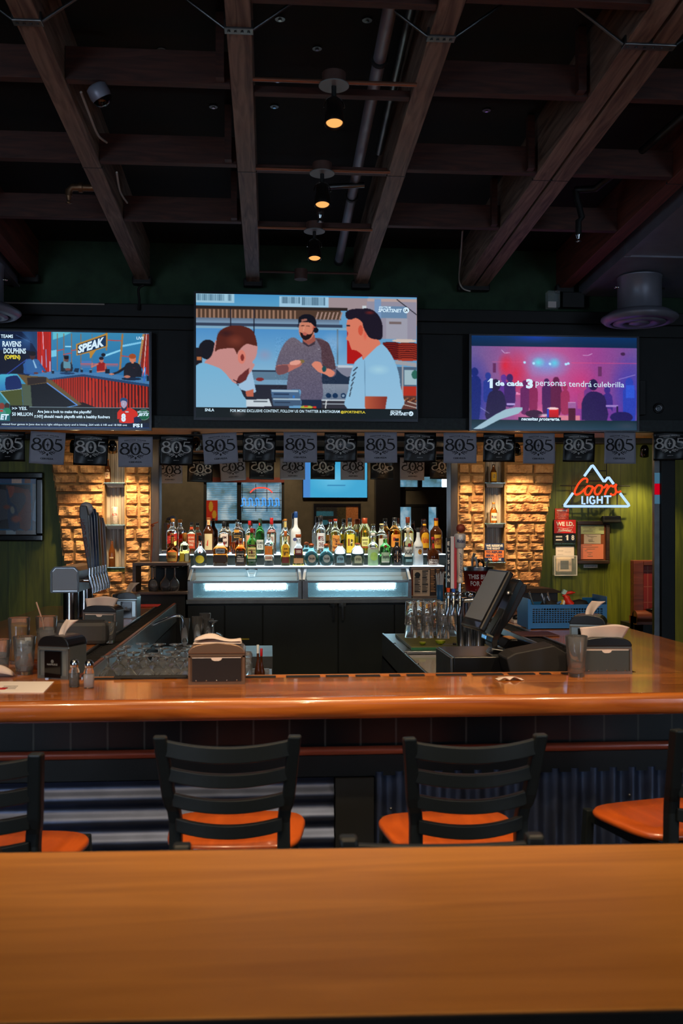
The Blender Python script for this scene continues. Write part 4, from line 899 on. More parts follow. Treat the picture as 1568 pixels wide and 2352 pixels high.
# speech-bubble board
p.poly([(678, 186), (966, 78), (966, 206), (860, 240), (806, 322), (800, 262), (684, 292)], (176, 126, 44)).poly([(692, 196), (950, 100), (950, 200), (812, 246), (694, 282)], (18, 48, 84))
# desk and floor
p.poly([(-157, 480), (150, 466), (240, 560), (190, 610), (0, 640), (-157, 660)], (70, 170, 196), (36, 100, 170)).poly([(50, 500), (150, 480), (190, 560), (180, 600), (50, 612)], (16, 34, 90), sm=2)
p.poly([(-157, 640), (190, 604), (200, 756), (-157, 770)], (66, 74, 30)).poly([(-157, 700), (0, 640), (84, 740), (60, 760), (-157, 780)], (40, 110, 120)).line(0, 640, 80, 740, 14, (96, 170, 200)).line(-20, 634, 190, 604, 4, (200, 220, 220))
p.poly([(190, 560), (270, 560), (284, 768), (206, 768)], (70, 84, 66)).poly([(270, 560), (420, 540), (720, 768), (284, 768)], (12, 14, 20)).poly([(420, 510), (740, 482), (740, 768), (716, 768)], (110, 24, 12)).poly([(740, 482), (1343, 572), (1343, 768), (740, 768)], (176, 40, 20))
for k in range(13): a_ = 470 + k * 21; p.poly([(a_, 514 - k * 2.5), (a_ + 8, 513 - k * 2.5), (a_ + 8, 540 + k * 18), (a_, 536 + k * 17)], (176, 40, 18))
for k in range(20): a_ = 756 + k * 30; w_ = 9 + k * .4; p.poly([(a_, 486 + k * 4.4), (a_ + w_, 487 + k * 4.4), (a_ + w_ + 2, 768), (a_ + 2, 768)], (54, 12, 12))
p.poly([(700, 726), (740, 720), (860, 768), (680, 768)], (26, 10, 10)).poly([(150, 466), (240, 480), (420, 488), (730, 740), (700, 752), (410, 548), (240, 572)], (96, 76, 42)).poly([(240, 500), (410, 490), (412, 540), (244, 568)], (40, 30, 26)).line(420, 548, 690, 748, 12, (86, 140, 220)).line(600, 768, 690, 748, 8, (90, 150, 220))
p.poly([(280, 462), (460, 440), (720, 440), (960, 452), (1343, 500), (1343, 560), (1200, 545), (740, 470), (440, 516), (410, 492), (250, 482)], (64, 116, 164)).poly([(430, 508), (740, 462), (1343, 548), (1343, 572), (740, 484), (440, 520)], (30, 60, 100)).ell(600, 456, 70, 10, (20, 50, 90)).ell(1180, 500, 90, 14, (14, 34, 60))
# people at the desk
def person(cx, hy, hr, col, skin, hair, sh, wy, by, arm):
    p.poly([(cx - sh, by), (cx - sh * .92, wy + sh * .5), (cx - sh * .5, wy), (cx + sh * .5, wy), (cx + sh * .92, wy + sh * .5), (cx + sh, by)], col, sm=2)
    p.ell(cx, hy, hr * .78, hr, skin).ell(cx, hy - hr * .55, hr * .86, hr * .62, hair); p.rect(cx - hr * .3, hy + hr * .8, cx + hr * .3, wy + 6, skin)
    for a_ in arm: p.line(*a_)
person(288, 298, 34, (44, 92, 150), (62, 34, 34), (12, 10, 16), 80, 330, 460, [(214, 380, 226, 456, 26, (38, 84, 150)), (226, 456, 300, 466, 20, (38, 84, 150)), (356, 380, 400, 440, 24, (34, 78, 140))]); p.poly([(296, 332), (330, 410), (312, 412), (290, 345)], (140, 180, 210)).ell(320, 458, 22, 9, (90, 50, 46)).ell(405, 446, 14, 8, (90, 50, 46))
person(592, 326, 26, (26, 38, 52), (92, 60, 60), (14, 12, 20), 54, 346, 440, [(548, 380, 560, 436, 18, (18, 26, 40)), (640, 380, 630, 430, 18, (18, 26, 40))]); p.poly([(566, 345), (600, 350), (628, 345), (632, 410), (600, 420), (566, 405)], (86, 136, 156)).ell(606, 420, 26, 12, (110, 60, 54)).rect(566, 290, 612, 304, (30, 20, 30))
p.poly([(656, 440), (668, 410), (708, 408), (698, 448)], (14, 34, 60))
person(908, 328, 25, (140, 20, 18), (176, 104, 92), (26, 20, 34), 44, 352, 432, [(878, 366, 820, 396, 14, (190, 110, 92)), (820, 396, 826, 360, 12, (190, 110, 92)), (946, 366, 944, 430, 14, (176, 96, 84)), (944, 432, 870, 440, 14, (190, 110, 92))]); p.ell(926, 282, 20, 16, (20, 18, 30)).rect(944, 412, 984, 452, (10, 24, 40))
person(1190, 312, 38, (24, 24, 34), (196, 120, 92), (150, 70, 34), 80, 350, 480, [(1120, 400, 1060, 440, 26, (20, 20, 30)), (1060, 440, 1010, 458, 22, (24, 26, 36)), (1262, 400, 1230, 462, 26, (20, 20, 28)), (1230, 466, 1160, 480, 24, (24, 24, 34))]); p.ell(1142, 480, 30, 12, (176, 110, 90)).ell(1000, 458, 24, 8, (190, 120, 98)).rect(1196, 396, 1212, 400, (120, 40, 50)).ell(1216, 330, 6, 12, (200, 100, 70))
for cx, cy in ((468, 446), (730, 430), (808, 434)): p.rect(cx - 10, cy - 14, cx + 12, cy + 14, (16, 26, 44)).ell(cx + 2, cy - 14, 12, 4, (110, 150, 180))
p.line(1306, 396, 1296, 520, 16, (44, 100, 190)).line(1300, 400, 1304, 470, 6, (110, 190, 240)).rect(1318, 470, 1340, 520, (20, 26, 40))
p.blur(1)
# lower third
p.rect(-157, 768, 1343, 908, (24, 30, 32)); 
for k in range(20): p.stripes(-157, 776 + k * 6.6, 1343, 779 + k * 6.6, 42, (12, 16, 20), 0.62)
p.rect(250, 766, 1343, 772, (130, 150, 160)).rect(88, 756, 258, 806, (4, 6, 10)).rect(96, 806, 296, 864, (4, 6, 10)).rect(-157, 905, 1343, 950, (8, 26, 56), (8, 18, 40)).rect(-157, 950, 1343, 955, (20, 60, 120))
p.rect(-157, 740, 86, 900, (20, 90, 100)).ell(14, 762, 24, 30, (120, 50, 40)).ell(60, 760, 22, 28, (50, 34, 30)).ell(62, 812, 34, 34, (30, 120, 84)).ell(10, 826, 40, 36, (60, 130, 120)).rect(0, 800, 24, 816, (190, 40, 30))
# player cut-out and team oval
p.ell(1292, 830, 58, 50, (110, 140, 120)).ell(1292, 830, 54, 46, (10, 84, 56)).poly([(1052, 815), (1080, 780), (1120, 770), (1170, 768), (1226, 800), (1240, 848), (1206, 866), (1204, 906), (1072, 906), (1076, 868), (1052, 872)], (196, 36, 18), sm=2).poly([(1200, 858), (1240, 842), (1276, 880), (1240, 906), (1204, 906)], (16, 30, 66)).ell(1112, 728, 28, 40, (160, 150, 176)).poly([(1076, 726), (1080, 684), (1112, 674), (1144, 690), (1142, 730), (1132, 708), (1100, 700), (1086, 712)], (30, 66, 110), sm=2).poly([(1088, 752), (1112, 776), (1140, 750), (1136, 782), (1110, 800), (1092, 790)], (26, 44, 70), sm=2).rect(1124, 800, 1154, 812, (170, 190, 200)).rect(1104, 722, 1112, 742, (190, 180, 200))
p.rect(1200, 906, 1343, 950, (8, 22, 46))
t, cf, _ = tv('left television on the dark soffit showing a talk show desk, cut by the edge', (-46, 756, 348, 989), (-157, 78, 1343, 955), (0, 740, 400 / 1568), p)
def skewed(cfn, k): return lambda x, y: cfn(x, y + k * x)
caption(t, cf, [('PLAYOFF TEAMS', -150, 140, 265, 32, 0, .02, 0), ('RAVENS', 20, 220, 168, 52, 0, .03, 0), ('DOLPHINS', 30, 282, 200, 50, 0, .03, 0), ('(OPEN)', 38, 342, 142, 48, 1, .04, 0), ('LIVE', 1228, 136, 66, 26, 0, .02, 0),
    ('>> YES.', 104, 798, 138, 30, 0, .02, 0), ('50 MILLION', 106, 852, 184, 34, 0, .02, 0), ('Are Jets a lock to make the playoffs?', 332, 830, 486, 34, 0, .03, 0), ('NYJ should reach playoffs with a healthy Rodgers', 330, 876, 656, 36, 0, .03, 0), ('r:', 306, 868, 16, 24, 0, .03, 0),
    ('missed four games in June due to a right oblique injury and is hitting .264 with 6 HR and 18 RBI ove', 14, 942, 1126, 24, 0, .01, 0), ('FS1', 1196, 948, 84, 34, 0, .05, 0), ('8', 1088, 898, 42, 78, 0, .06, 0), ('NEW YORK', 1236, 812, 92, 14, 0, .02, 0), ('JETS', 1236, 850, 104, 34, 0, .05, .3), ('ET', 0, 888, 78, 52, 0, .05, .2)])
q = MB(); vs, fs = text_geo('SPEAK', .05, .12); q.add([cf(696 + a_ * 236, 274 - b_ * 74 - a_ * 72 - b_ * a_ * 12) for a_, b_ in vs], fs, 0); q.build('board_lettering', M_cap, t)

# right screen: dance floor
p = Paint(98, 92, 1247, 752, 400, 230, (90, 50, 110))
yy = (p.Y - 92) / 660; xx = (p.X - 98) / 1149
p.a[:] = np.stack([130 + 40 * np.sin(xx * 3.1) - 60 * np.abs(xx - .5), 72 + 12 * np.cos(xx * 5), 128 + 30 * np.abs(xx - .5)], -1)
p.ell(600, 300, 360, 230, (180, 110, 160), 1.0, op=.85).ell(400, 360, 120, 200, (214, 20, 50), 1.0, op=.8).ell(330, 300, 60, 100, (220, 20, 40), 1.0, op=.8).ell(850, 420, 140, 160, (206, 50, 110), 1.0, op=.7).ell(620, 290, 180, 110, (104, 150, 220), 1.0, op=.85).ell(560, 275, 52, 42, (90, 214, 224), 1.0).ell(672, 278, 46, 42, (90, 200, 226), 1.0).ell(620, 520, 220, 160, (200, 80, 140), 1.0, op=.7)
p.ell(130, 540, 130, 330, (30, 44, 150), 1.0, op=.95).ell(1190, 480, 150, 300, (44, 50, 170), 1.0, op=.9).ell(980, 640, 300, 110, (90, 40, 150), 1.0, op=.7).ell(560, 640, 200, 70, (230, 120, 150), 1.0, op=.8)
p.line(790, 276, 1247, 274, 6, (224, 70, 120), 1).line(240, 276, 460, 274, 4, (220, 100, 140), 1, .7); 
for x_, y_ in ((465, 277), (528, 283), (640, 285), (752, 286), (768, 281)): p.ell(x_, y_, 9, 9, (170, 220, 250))
for a_ in ((305, 190, 325, 212), (325, 212, 362, 210), (870, 220, 905, 222), (905, 222, 935, 208)): p.line(*a_, 4, (206, 180, 220))
p.rect(246, 286, 266, 352, (92, 36, 84)).rect(975, 300, 1000, 368, (96, 40, 90)).ell(1150, 208, 16, 12, (60, 30, 70)).rect(330, 490, 420, 506, (220, 150, 190)).rect(400, 495, 440, 508, (220, 120, 170))
def dancer(x, top, w_, bot, c): p.ell(x, top + w_ * .42, w_ * .36, w_ * .45, c).poly([(x - w_ * .6, top + w_ * 1.2), (x, top + w_ * .75), (x + w_ * .6, top + w_ * 1.2), (x + w_ * .62, top + w_ * 3), (x + w_ * .4, bot), (x - w_ * .45, bot), (x - w_ * .6, top + w_ * 3)], c, sm=2)
dancer(466, 405, 50, 640, (96, 26, 88)); dancer(525, 410, 48, 640, (130, 30, 80)); dancer(617, 390, 52, 650, (70, 24, 84)); dancer(683, 378, 62, 650, (92, 22, 66)); dancer(745, 430, 50, 640, (150, 40, 84)); dancer(862, 440, 50, 600, (170, 60, 120)); dancer(905, 420, 44, 600, (110, 50, 130)); dancer(1040, 440, 60, 600, (56, 36, 124))
dancer(212, 352, 54, 560, (34, 52, 140)); dancer(320, 366, 56, 560, (90, 44, 140)); dancer(362, 362, 62, 590, (54, 26, 92)); dancer(120, 320, 70, 700, (20, 34, 110)); dancer(1195, 380, 74, 720, (40, 60, 170)); p.rect(1170, 430, 1230, 520, (44, 80, 200))
p.poly([(196, 620), (210, 520), (240, 480), (300, 480), (326, 520), (336, 600), (300, 680), (200, 680)], (32, 22, 64), sm=2).ell(264, 440, 34, 42, (34, 22, 60)).poly([(860, 680), (862, 560), (884, 510), (920, 480), (970, 480), (1020, 510), (1036, 580), (1036, 690)], (36, 20, 76), sm=2).ell(942, 430, 32, 40, (32, 16, 66)).rect(1030, 574, 1116, 586, (150, 120, 190)).rect(1104, 580, 1116, 640, (30, 20, 60)).rect(340, 568, 398, 580, (170, 150, 210)).ell(1140, 660, 80, 40, (30, 20, 84)).ell(530, 640, 60, 26, (50, 16, 50)).ell(610, 650, 60, 14, (230, 220, 220), 1.0)
p.rect(620, 600, 700, 690, (214, 16, 26), (150, 6, 20)).ell(660, 602, 40, 9, (236, 200, 200)).rect(620, 604, 634, 690, (30, 60, 180)).rect(700, 650, 850, 690, (206, 120, 140)).rect(766, 556, 820, 600, (150, 90, 150)).rect(768, 598, 818, 690, (70, 14, 40)).line(768, 556, 818, 556, 3, (220, 190, 220)).line(160, 600, 220, 640, 4, (200, 210, 240), 1).line(1120, 390, 1235, 356, 5, (220, 200, 240), 1, .8)
p.mottle(4).blur(1)
p.rect(98, 92, 1247, 164, (4, 44, 92), (8, 34, 66)).ell(540, 92, 220, 50, (14, 60, 190), 1.0, op=.6).rect(98, 686, 1247, 752, (12, 36, 46), (30, 58, 78)).poly([(110, 752), (200, 690), (330, 612), (450, 596), (420, 640), (300, 680), (190, 740), (150, 752)], (150, 180, 196), sm=2).ell(1180, 720, 120, 40, (60, 66, 84), 1.0, op=.6)
p.blur(1); p.rect(422, 664, 718, 696, (6, 16, 40))
t, cf, _ = tv('right television on the dark soffit showing people on a purple dance floor', (1077, 767, 1467, 992), (98, 92, 1247, 752), (1050, 740, 518 / 1568), p)
caption(t, cf, [('1', 208, 462, 36, 68, 0, .06, 0), ('de cada', 262, 446, 192, 38, 0, .04, 0), ('3', 474, 462, 48, 68, 0, .06, 0), ('personas', 540, 456, 210, 44, 0, 0, 0), ('tendrá', 770, 446, 160, 42, 0, 0, 0), ('culebrilla', 944, 446, 214, 38, 0, 0, 0), ('necesitas protegerte.', 440, 696, 268, 30, 0, .03, .25)])

# ================================================================== PENNANTS
M_flagw = mat('grey_white_pennant', rgb(168, 168, 180), 0.45, noise=0.03, nscale=30); M_flagb = mat('black_pennant', rgb(11, 12, 14), 0.36, coat=0.0)
def e_pts(cx, cy, rx, ry, n, a0=0, a1=2 * PI): return [(cx + rx * math.cos(a0 + (a1 - a0) * i / n), cy + ry * math.sin(a0 + (a1 - a0) * i / n)) for i in range(n + (0 if abs(a1 - a0 - 2 * PI) < 1e-6 else 1))]
def emblem(mb, fn, cerveza, m=0):
    """fn(u, v): u -0.5..0.5 to the right, v 0 (top) .. 0.93 (bottom)"""
    q = lambda x, y: fn((x - 782) / 1185, (y - 200) / 1185); S = lambda pts, ws, c=False: stroke(mb, pts, [w_ * 1.18 for w_ in ws], q, m, c)
    n = 20
    a_ = e_pts(415, 520, 108, 82, n); S(a_ , [26 + 26 * abs(math.cos(2 * PI * i / n)) for i in range(n)], True)
    a_ = e_pts(415, 728, 140, 108, n); S(a_, [26 + 38 * abs(math.cos(2 * PI * i / n)) for i in range(n)], True)
    a_ = e_pts(778, 640, 150, 205, 26); S(a_, [22 + 52 * abs(math.cos(2 * PI * i / 26)) for i in range(26)], True)
    mb.add([q(*v) for v in [(775, 520), (795, 615), (840, 640), (795, 665), (775, 770), (757, 665), (705, 640), (757, 615)]], [(7, 0, 1), (1, 2, 3), (3, 4, 5), (5, 6, 7), (7, 1, 3, 5)], m)
    mb.add([q(*v) for v in [(1050, 428), (1265, 436), (1240, 474), (1050, 466)]], [(0, 1, 2, 3)], m)
    S([(1068, 440), (1052, 520), (1036, 598)], [44, 34, 26]); S(smooth_pts([(1030, 592), (1120, 590), (1220, 630), (1268, 710), (1250, 780), (1180, 832), (1100, 836), (1020, 800), (955, 738)], 3), [26, 38, 50, 56, 60, 60, 60, 58, 56, 54, 50, 46, 42, 36, 32, 30, 28, 28, 28, 28, 26, 30, 36, 40, 44])
    for sg in (-1, 1):
        for k, (ax, ay) in enumerate([(40, 905), (110, 895), (185, 880)]):
            X = lambda d: 775 + sg * d
            mb.add([q(X(ax), ay + 15), q(X(ax + 110 - k * 8), ay - 75 + k * 22), q(X(ax + 100), ay - 40 + k * 18), q(X(ax + 55), ay + 10), q(X(ax + 150 + k * 16), ay + 62 - k * 32), q(X(ax + 130), ay + 80 - k * 34)], [(0, 1, 2, 3), (0, 3, 4, 5)], m)
    mb.add([q(775, 925), q(820, 965), q(775, 1030), q(735, 965)], [(0, 1, 2, 3)], m)
    def arc(s_, w_, h_, y0, sag):
        vs, fs = text_geo(s_, .012, 0); mb.add([q(778 + (a2 - .5) * w_ * (1 + .06 * b2), y0 - b2 * h_ + sag * (2 * a2 - 1) ** 2) for a2, b2 in vs], fs, m)
    arc('FIRESTONE  WALKER', 720, 48, 342, 38); arc('BREWING COMPANY', 430, 20, 392, 14)
    if cerveza: vs, fs = text_geo('CERVEZA', .04, 0); mb.add([q(545 + a2 * 455, 1146 - b2 * 58) for a2, b2 in vs], fs, m)
    else: vs, fs = text_geo('BREWED BY THE', .02, 0); mb.add([q(680 + a2 * 190, 1130 - b2 * 24) for a2, b2 in vs], fs, m)
FL = [(18, 992, 78, 1060, 0, 0.0), (111, 992, 80, 1066, 1, 3.2), (210, 999, 78, 1069, 0, 2.2), (311, 1003, 78, 1073, 1, -0.3), (406, 1000, 77, 1069, 0, 1.0), (503.5, 995, 78, 1065, 1, -4.0),
      (595.5, 993, 76, 1061, 0, 0.6), (689.5, 993, 77, 1062, 1, 0.0), (782.5, 994, 75, 1061, 0, 0.3), (874, 993, 75, 1063, 1, -0.3), (965, 994, 74, 1062, 0, 0.6), (1056, 994, 76, 1064, 1, 0.3), (1146, 996, 74, 1061, 0, 0.3),
      (1237, 995, 75, 1065, 1, 0.0), (1329.5, 995, 72, 1061, 0, 1.0), (1423, 993, 75, 1065, 1, 0.3), (1538, 993, 76, 1057, 0, -1.0)]
YF = 6.93
def flag_surface(kind, wdt, hgt, side=1):
    amp = 0.010 if kind else 0.016
    ph = 0.7 if kind else 2.0
    def fn(u, v, off=0.0):
        y = amp * math.sin(u * 5.0 + ph + v * 1.5) * min(1.0, v * 3) + (0.0 if kind else 0.006 * math.sin(v * 16) * (1 - v))
        return (u * wdt, y - off * side, -v * hgt / 0.93)
    return fn
protos = {}
nm = ['cut by the left edge, first of the row', 'second from the left', 'third from the left', 'fourth from the left, before the inner left stone', 'fifth from the left, left end of the mirror', 'sixth from the left, tilted', 'seventh from the left', 'eighth from the left, under the middle screen', 'ninth from the left, middle of the row', 'eighth from the right', 'seventh from the right, creased and shiny', 'sixth from the right', 'fifth from the right, before the right niche', 'fourth from the right, above the right stone', 'third from the right', 'second from the right, beyond the neon sign', 'last on the right, above the black post']
for i, (px, ty, wp, by, kind, rot) in enumerate(FL):
    c = P(px, ty, YF); D = depth(c.x, YF)
    lb = '%s pennant with a big three-digit emblem, %s' % ('grey-white' if kind else 'black', nm[i])
    if kind not in protos:
        t = thing('pennant', lb, 'pennant', (0, 0, 0), group='pennants strung under the soffit'); W_, H_ = 0.243, 0.222
        fs = flag_surface(kind, W_, H_)
        q = MB(); q.grid(lambda u, v: fs(u - .5, v * .93), 16, 12); o = q.build('cloth', M_flagw if kind else M_flagb, t, local=True)
        so = o.modifiers.new('thick', 'SOLIDIFY'); so.thickness = 0.0006; so.offset = 0
        q = MB(); emblem(q, lambda u, v: fs(u, v, 0.0016), kind); q.build('emblem', M_inkb if kind else M_inkw, o, local=True)
        q = MB(); emblem(q, lambda u, v: (lambda r: (-u * W_, fs(-u, v)[1] + 0.0016, r[2]))(fs(u, v)), kind); q.build('back_emblem', M_inkb if kind else M_inkw, o, local=True)
        protos[kind] = t
    else: t = dup(protos[kind], label=lb)
    t.location = c; t.rotation_euler = (0.0, math.radians(rot), math.radians([2, -3, 4, 1, -2][i % 5])); t.scale = (wp / F * D / 0.243, 1, (by - ty) / F * D / 0.222)
tag(MB().tube([tuple(P(px, ty + 1, YF + 0.008)) for px, ty in [(-40, 990), (18, 991), (111, 992), (210, 997), (311, 1001), (406, 999), (503, 994), (595, 992), (690, 992), (782, 992), (874, 992), (965, 993), (1056, 993), (1146, 994), (1237, 994), (1330, 993), (1423, 992), (1600, 992)]], 0.003, 6).build('pennant_string', M_blk_pl), 'thin black string carrying the row of pennants under the soffit', 'string')
# ================================================================== BACK BAR
YC = 7.42     # front of the glass ice cases
def PZ(py, Y, px=700): return P(px, py, Y).z
zc0 = PZ(1376, YC); zc1 = PZ(1303, YC)
xa = P(430, 0, YC).x; xb = P(945, 0, YC).x; xe = P(1020, 0, YC).x
t = thing('back_bar_cabinet', 'long black base cabinet with a steel top behind the bar', 'cabinet', ((xa + xe) / 2, 7.75, 0))
M_cab = mat('black_cabinet_laminate', rgb(26, 34, 34), 0.4, noise=0.15, nscale=4)
MB().box(xa, xe + 0.03, YC + 0.04, 8.1, 0.0, zc0 - 0.035).build('body', M_cab, t)
MB().box(xa - 0.01, xe + 0.03, YC - 0.01, 8.1, zc0 - 0.035, zc0).build('top', M_steeld, t, bevel=0.004)
seams = [430, 516, 603, 776, 905, 1010]
for k in range(len(seams) - 1):
    x0 = P(seams[k], 0, YC + .03).x; x1 = P(seams[k + 1], 0, YC + .03).x
    d_ = MB().box(x0 + 0.004, x1 - 0.004, YC + 0.015, YC + 0.04, 0.08, zc0 - 0.05).build('door', M_cab, t, bevel=0.002)
    if k in (2, 3):
        hx = P(765 if k == 2 else 786, 0, YC).x; hz = PZ(1390, YC)
        q = MB()
        q.box(hx - 0.028, hx + 0.028, YC - 0.006, YC + 0.015, hz - 0.012, hz + 0.012); q.cyl((hx, YC - 0.012, hz), (hx, YC, hz), 0.016, seg=16); q.beam((hx, YC - 0.018, hz), (hx + 0.002, YC - 0.02, hz - 0.12), 0.016, 0.008)
        h_ = q.build('handle', M_chrome, None, loc=(0, 0, 0)); h_.parent = d_; h_.matrix_parent_inverse = Matrix.Identity(4); h_.location = -t.location
    if k == 1:
        x0 = P(548, 0, YC).x; x1 = P(572, 0, YC).x; z0 = PZ(1469, YC)
        MB().box(x0, x1, YC + 0.012, YC + 0.015, z0, z0 + 0.012).build('yellow_sticker', mat('yellow_sticker', rgb(150, 140, 30), 0.6), t)
        q = MB()
        for i in range(14): q.box(x0 + 0.0, x1 + 0.06, YC + 0.011, YC + 0.015, z0 - 0.05 - i * 0.018, z0 - 0.042 - i * 0.018)
        q.build('vent_grille', M_black, t)
# ice cases with a light tube
M_ice = mat('frosted_pane', (0.70, 0.93, 1.0, 1), 0.18, trans=0.92, ior=1.2, bump=0.8, nscale=120)
M_tubeon = emat('cool_tube', (0.75, 0.93, 1.0, 1), E_CASE)
M_liner = mat('case_liner', rgb(150, 180, 190), 0.5)
zi = PZ(1334, YC)
for px0, px1, lb in ((430, 693, 'left lit glass ice case under the bottles, a small glass standing in it'), (694, 945, 'right lit glass ice case under the bottles')):
    x0 = P(px0, 0, YC).x; x1 = P(px1, 0, YC).x
    t = thing('ice_case', lb, 'display case', ((x0 + x1) / 2, YC + .15, zc0), group='lit glass cases')
    q = MB(); f_ = 0.045
    q.box(x0, x0 + f_, YC, YC + 0.34, zc0, zi); q.box(x1 - 0.03, x1, YC, YC + 0.34, zc0, zi); q.box(x0 + f_, x1 - 0.03, YC, YC + 0.02, zc0, zc0 + 0.015); q.box(x0 + f_, x1 - 0.03, YC, YC + 0.02, zi - 0.016, zi)
    q.box(x0, x1, YC + 0.32, YC + 0.34, zc0, zc1); q.build('steel_frame', M_steel, t, bevel=0.002)
    MB().box(x0 + f_, x1 - 0.03, YC + 0.006, YC + 0.010, zc0 + 0.015, zi - 0.016).build('front_pane', M_ice, t)
    q = MB(); q.box(x0 + f_, x1 - .03, YC + 0.30, YC + 0.318, zc0, zi + 0.02); q.box(x0 + f_, x1 - .03, YC + 0.03, YC + 0.30, zc0, zc0 + 0.006); q.build('liner', M_liner, t)
    MB().tube([(x0 + 0.13, YC + 0.11, zi - 0.045), (x1 - 0.12, YC + 0.11, zi - 0.045)], 0.028, 16).build('light_tube', M_tubeon, t)
    # upper open frame with sloped side bars and glass lid
    q = MB(); q.beam((x0 + 0.012, YC + 0.01, zi), (x0 + 0.03, YC + 0.12, zc1 - 0.014), 0.022, 0.022); q.beam((x1 - 0.012, YC + 0.01, zi), (x1 - 0.02, YC + 0.12, zc1 - 0.014), 0.022, 0.022); q.box(x0, x1, YC + 0.10, YC + 0.34, zc1 - 0.016, zc1)
    q.build('lid_frame', M_steel, t, bevel=0.002)
    MB().add([(x0 + 0.03, YC + 0.012, zi + 0.004), (x1 - 0.03, YC + 0.012, zi + 0.004), (x1 - 0.035, YC + 0.12, zc1 - 0.018), (x0 + 0.035, YC + 0.12, zc1 - 0.018)], [(0, 1, 2, 3)]).build('lid_glass', M_clear, t)
    MB().box(x0 + 0.04, x1 - 0.04, YC + 0.31, YC + 0.318, zi, zc1 - 0.02).build('back_panel', M_liner, t)
c = P(578, 1323, YC + 0.1)
tag(MB().lathe([(0.0, 0), (0.030, 0.0), (0.045, 0.05), (0.047, 0.06), (0.044, 0.06), (0.042, 0.052), (0.028, 0.008), (0, 0.008)], (c.x, YC + 0.07, zi + 0.03), 24).build('rocks_glass', M_glass), 'short round glass upside down inside the left lit case lid', 'glass')
# lit bottle steps
z1s = PZ(1300, 7.50); z2s = PZ(1272.5, 7.68)
M_shelf = mat('black_step', rgb(40, 52, 54), 0.35); M_shelfglow = emat('lit_acrylic', (0.80, 0.93, 1.0, 1), E_SHELF)
xs0 = P(440, 0, 7.5).x; xs1 = P(1020, 0, 7.5).x; xm0 = P(366, 0, 7.7).x; xm1 = P(1022, 0, 7.7).x
t = thing('bottle_step', 'two-tier black step with lit acrylic tops carrying the liquor bottles', 'shelf', ((xs0 + xs1) / 2, 7.7, zc1))
q = MB(); q.box(xs0, xs1, 7.52, 7.69, zc1, z1s - 0.010); q.box(xm0, xm1, 7.69, 7.88, zc1, z2s - 0.010)
q.build('step_body', M_shelf, t)
MB().box(xs0, xs1, 7.50, 7.69, z1s - 0.008, z1s).build('lower_lit_top', M_shelfglow, t)
MB().box(xm0, xm1, 7.68, 7.88, z2s - 0.008, z2s).build('upper_lit_top', M_shelfglow, t)
struct(MB().box(xm0, xm1, 7.88, YM, zc0, z2s - 0.05).build('trim_14', M_black))

# ------------------------------------------------------------------ bottles
PROF = {
 'round': ([(0.92, 0), (1, .02), (1, .58), (.93, .64), (.6, .71), (.36, .78), (.33, .93)], 0.0),
 'square': ([(.92, 0), (1, .02), (1, .60), (.93, .66), (.5, .74), (.36, .80), (.34, .93)], 0.55),
 'squat': ([(.7, 0), (.92, .03), (1, .25), (.98, .36), (.85, .48), (.4, .58), (.27, .66), (.25, .93)], 0.0),
 'onion': ([(.55, 0), (.82, .04), (1, .25), (.98, .40), (.8, .56), (.48, .66), (.36, .72), (.34, .84)], 0.0),
 'jd': ([(.95, 0), (1, .02), (1, .56), (.96, .62), (.5, .74), (.33, .80), (.31, .90)], 0.75),
 'tall': ([(.92, 0), (1, .02), (1, .48), (.92, .56), (.52, .66), (.36, .76), (.32, .93)], 0.0),
 'cone': ([(1, 0), (1, .03), (.74, .55), (.68, .62), (.4, .68), (.34, .72), (.34, .84)], 0.5),
 'oval': ([(.85, 0), (.95, .03), (1, .35), (.98, .55), (.8, .72), (.5, .82), (.42, .86), (.42, .92)], 0.0),
 'goose': ([(.92, 0), (1, .02), (1, .50), (.9, .57), (.45, .63), (.37, .70), (.34, .93)], 0.0),
 'apoth': ([(.94, 0), (1, .02), (1, .56), (.94, .63), (.5, .70), (.38, .74), (.38, .86)], 0.0),
 'beer': ([(.94, 0), (1, .02), (1, .50), (.9, .60), (.5, .74), (.40, .84), (.38, .96)], 0.0),
}
def GLS(name, col, ior=1.38, rough=0.02): return mat(name, col, rough, trans=1.0, ior=ior)
G_clear = GLS('bottle_clear', (0.95, 0.99, 1, 1)); G_amber = GLS('liquor_amber', (0.86, 0.30, 0.04, 1)); G_gold = GLS('liquor_gold', (0.95, 0.74, 0.18, 1)); G_pale = GLS('liquor_pale', (0.97, 0.95, 0.62, 1))
G_brown = mat('brown_glass', (0.10, 0.028, 0.008, 1), 0.04, trans=0.55, ior=1.4); G_green = GLS('green_glass', (0.10, 0.50, 0.12, 1)); G_blue = GLS('turquoise_glass', (0.30, 0.78, 0.88, 1)); G_black = mat('black_bottle_glass', (0.012, 0.01, 0.012, 1), 0.06)
G_frost = mat('frosted_white', (0.80, 0.84, 0.86, 1), 0.4, trans=0.35, ior=1.3); G_yellow = GLS('liquor_yellow', (0.98, 0.86, 0.10, 1)); G_aqua = GLS('aqua_base', (0.62, 0.95, 0.93, 1)); G_lime = mat('lime_frost', (0.55, 0.80, 0.50, 1), 0.3, trans=0.5, ior=1.3)
G_red = GLS('liquor_red', (0.72, 0.12, 0.02, 1))
def lab(r, g, b_): return mat('label_%d_%d_%d' % (r, g, b_), rgb(r, g, b_), 0.55)
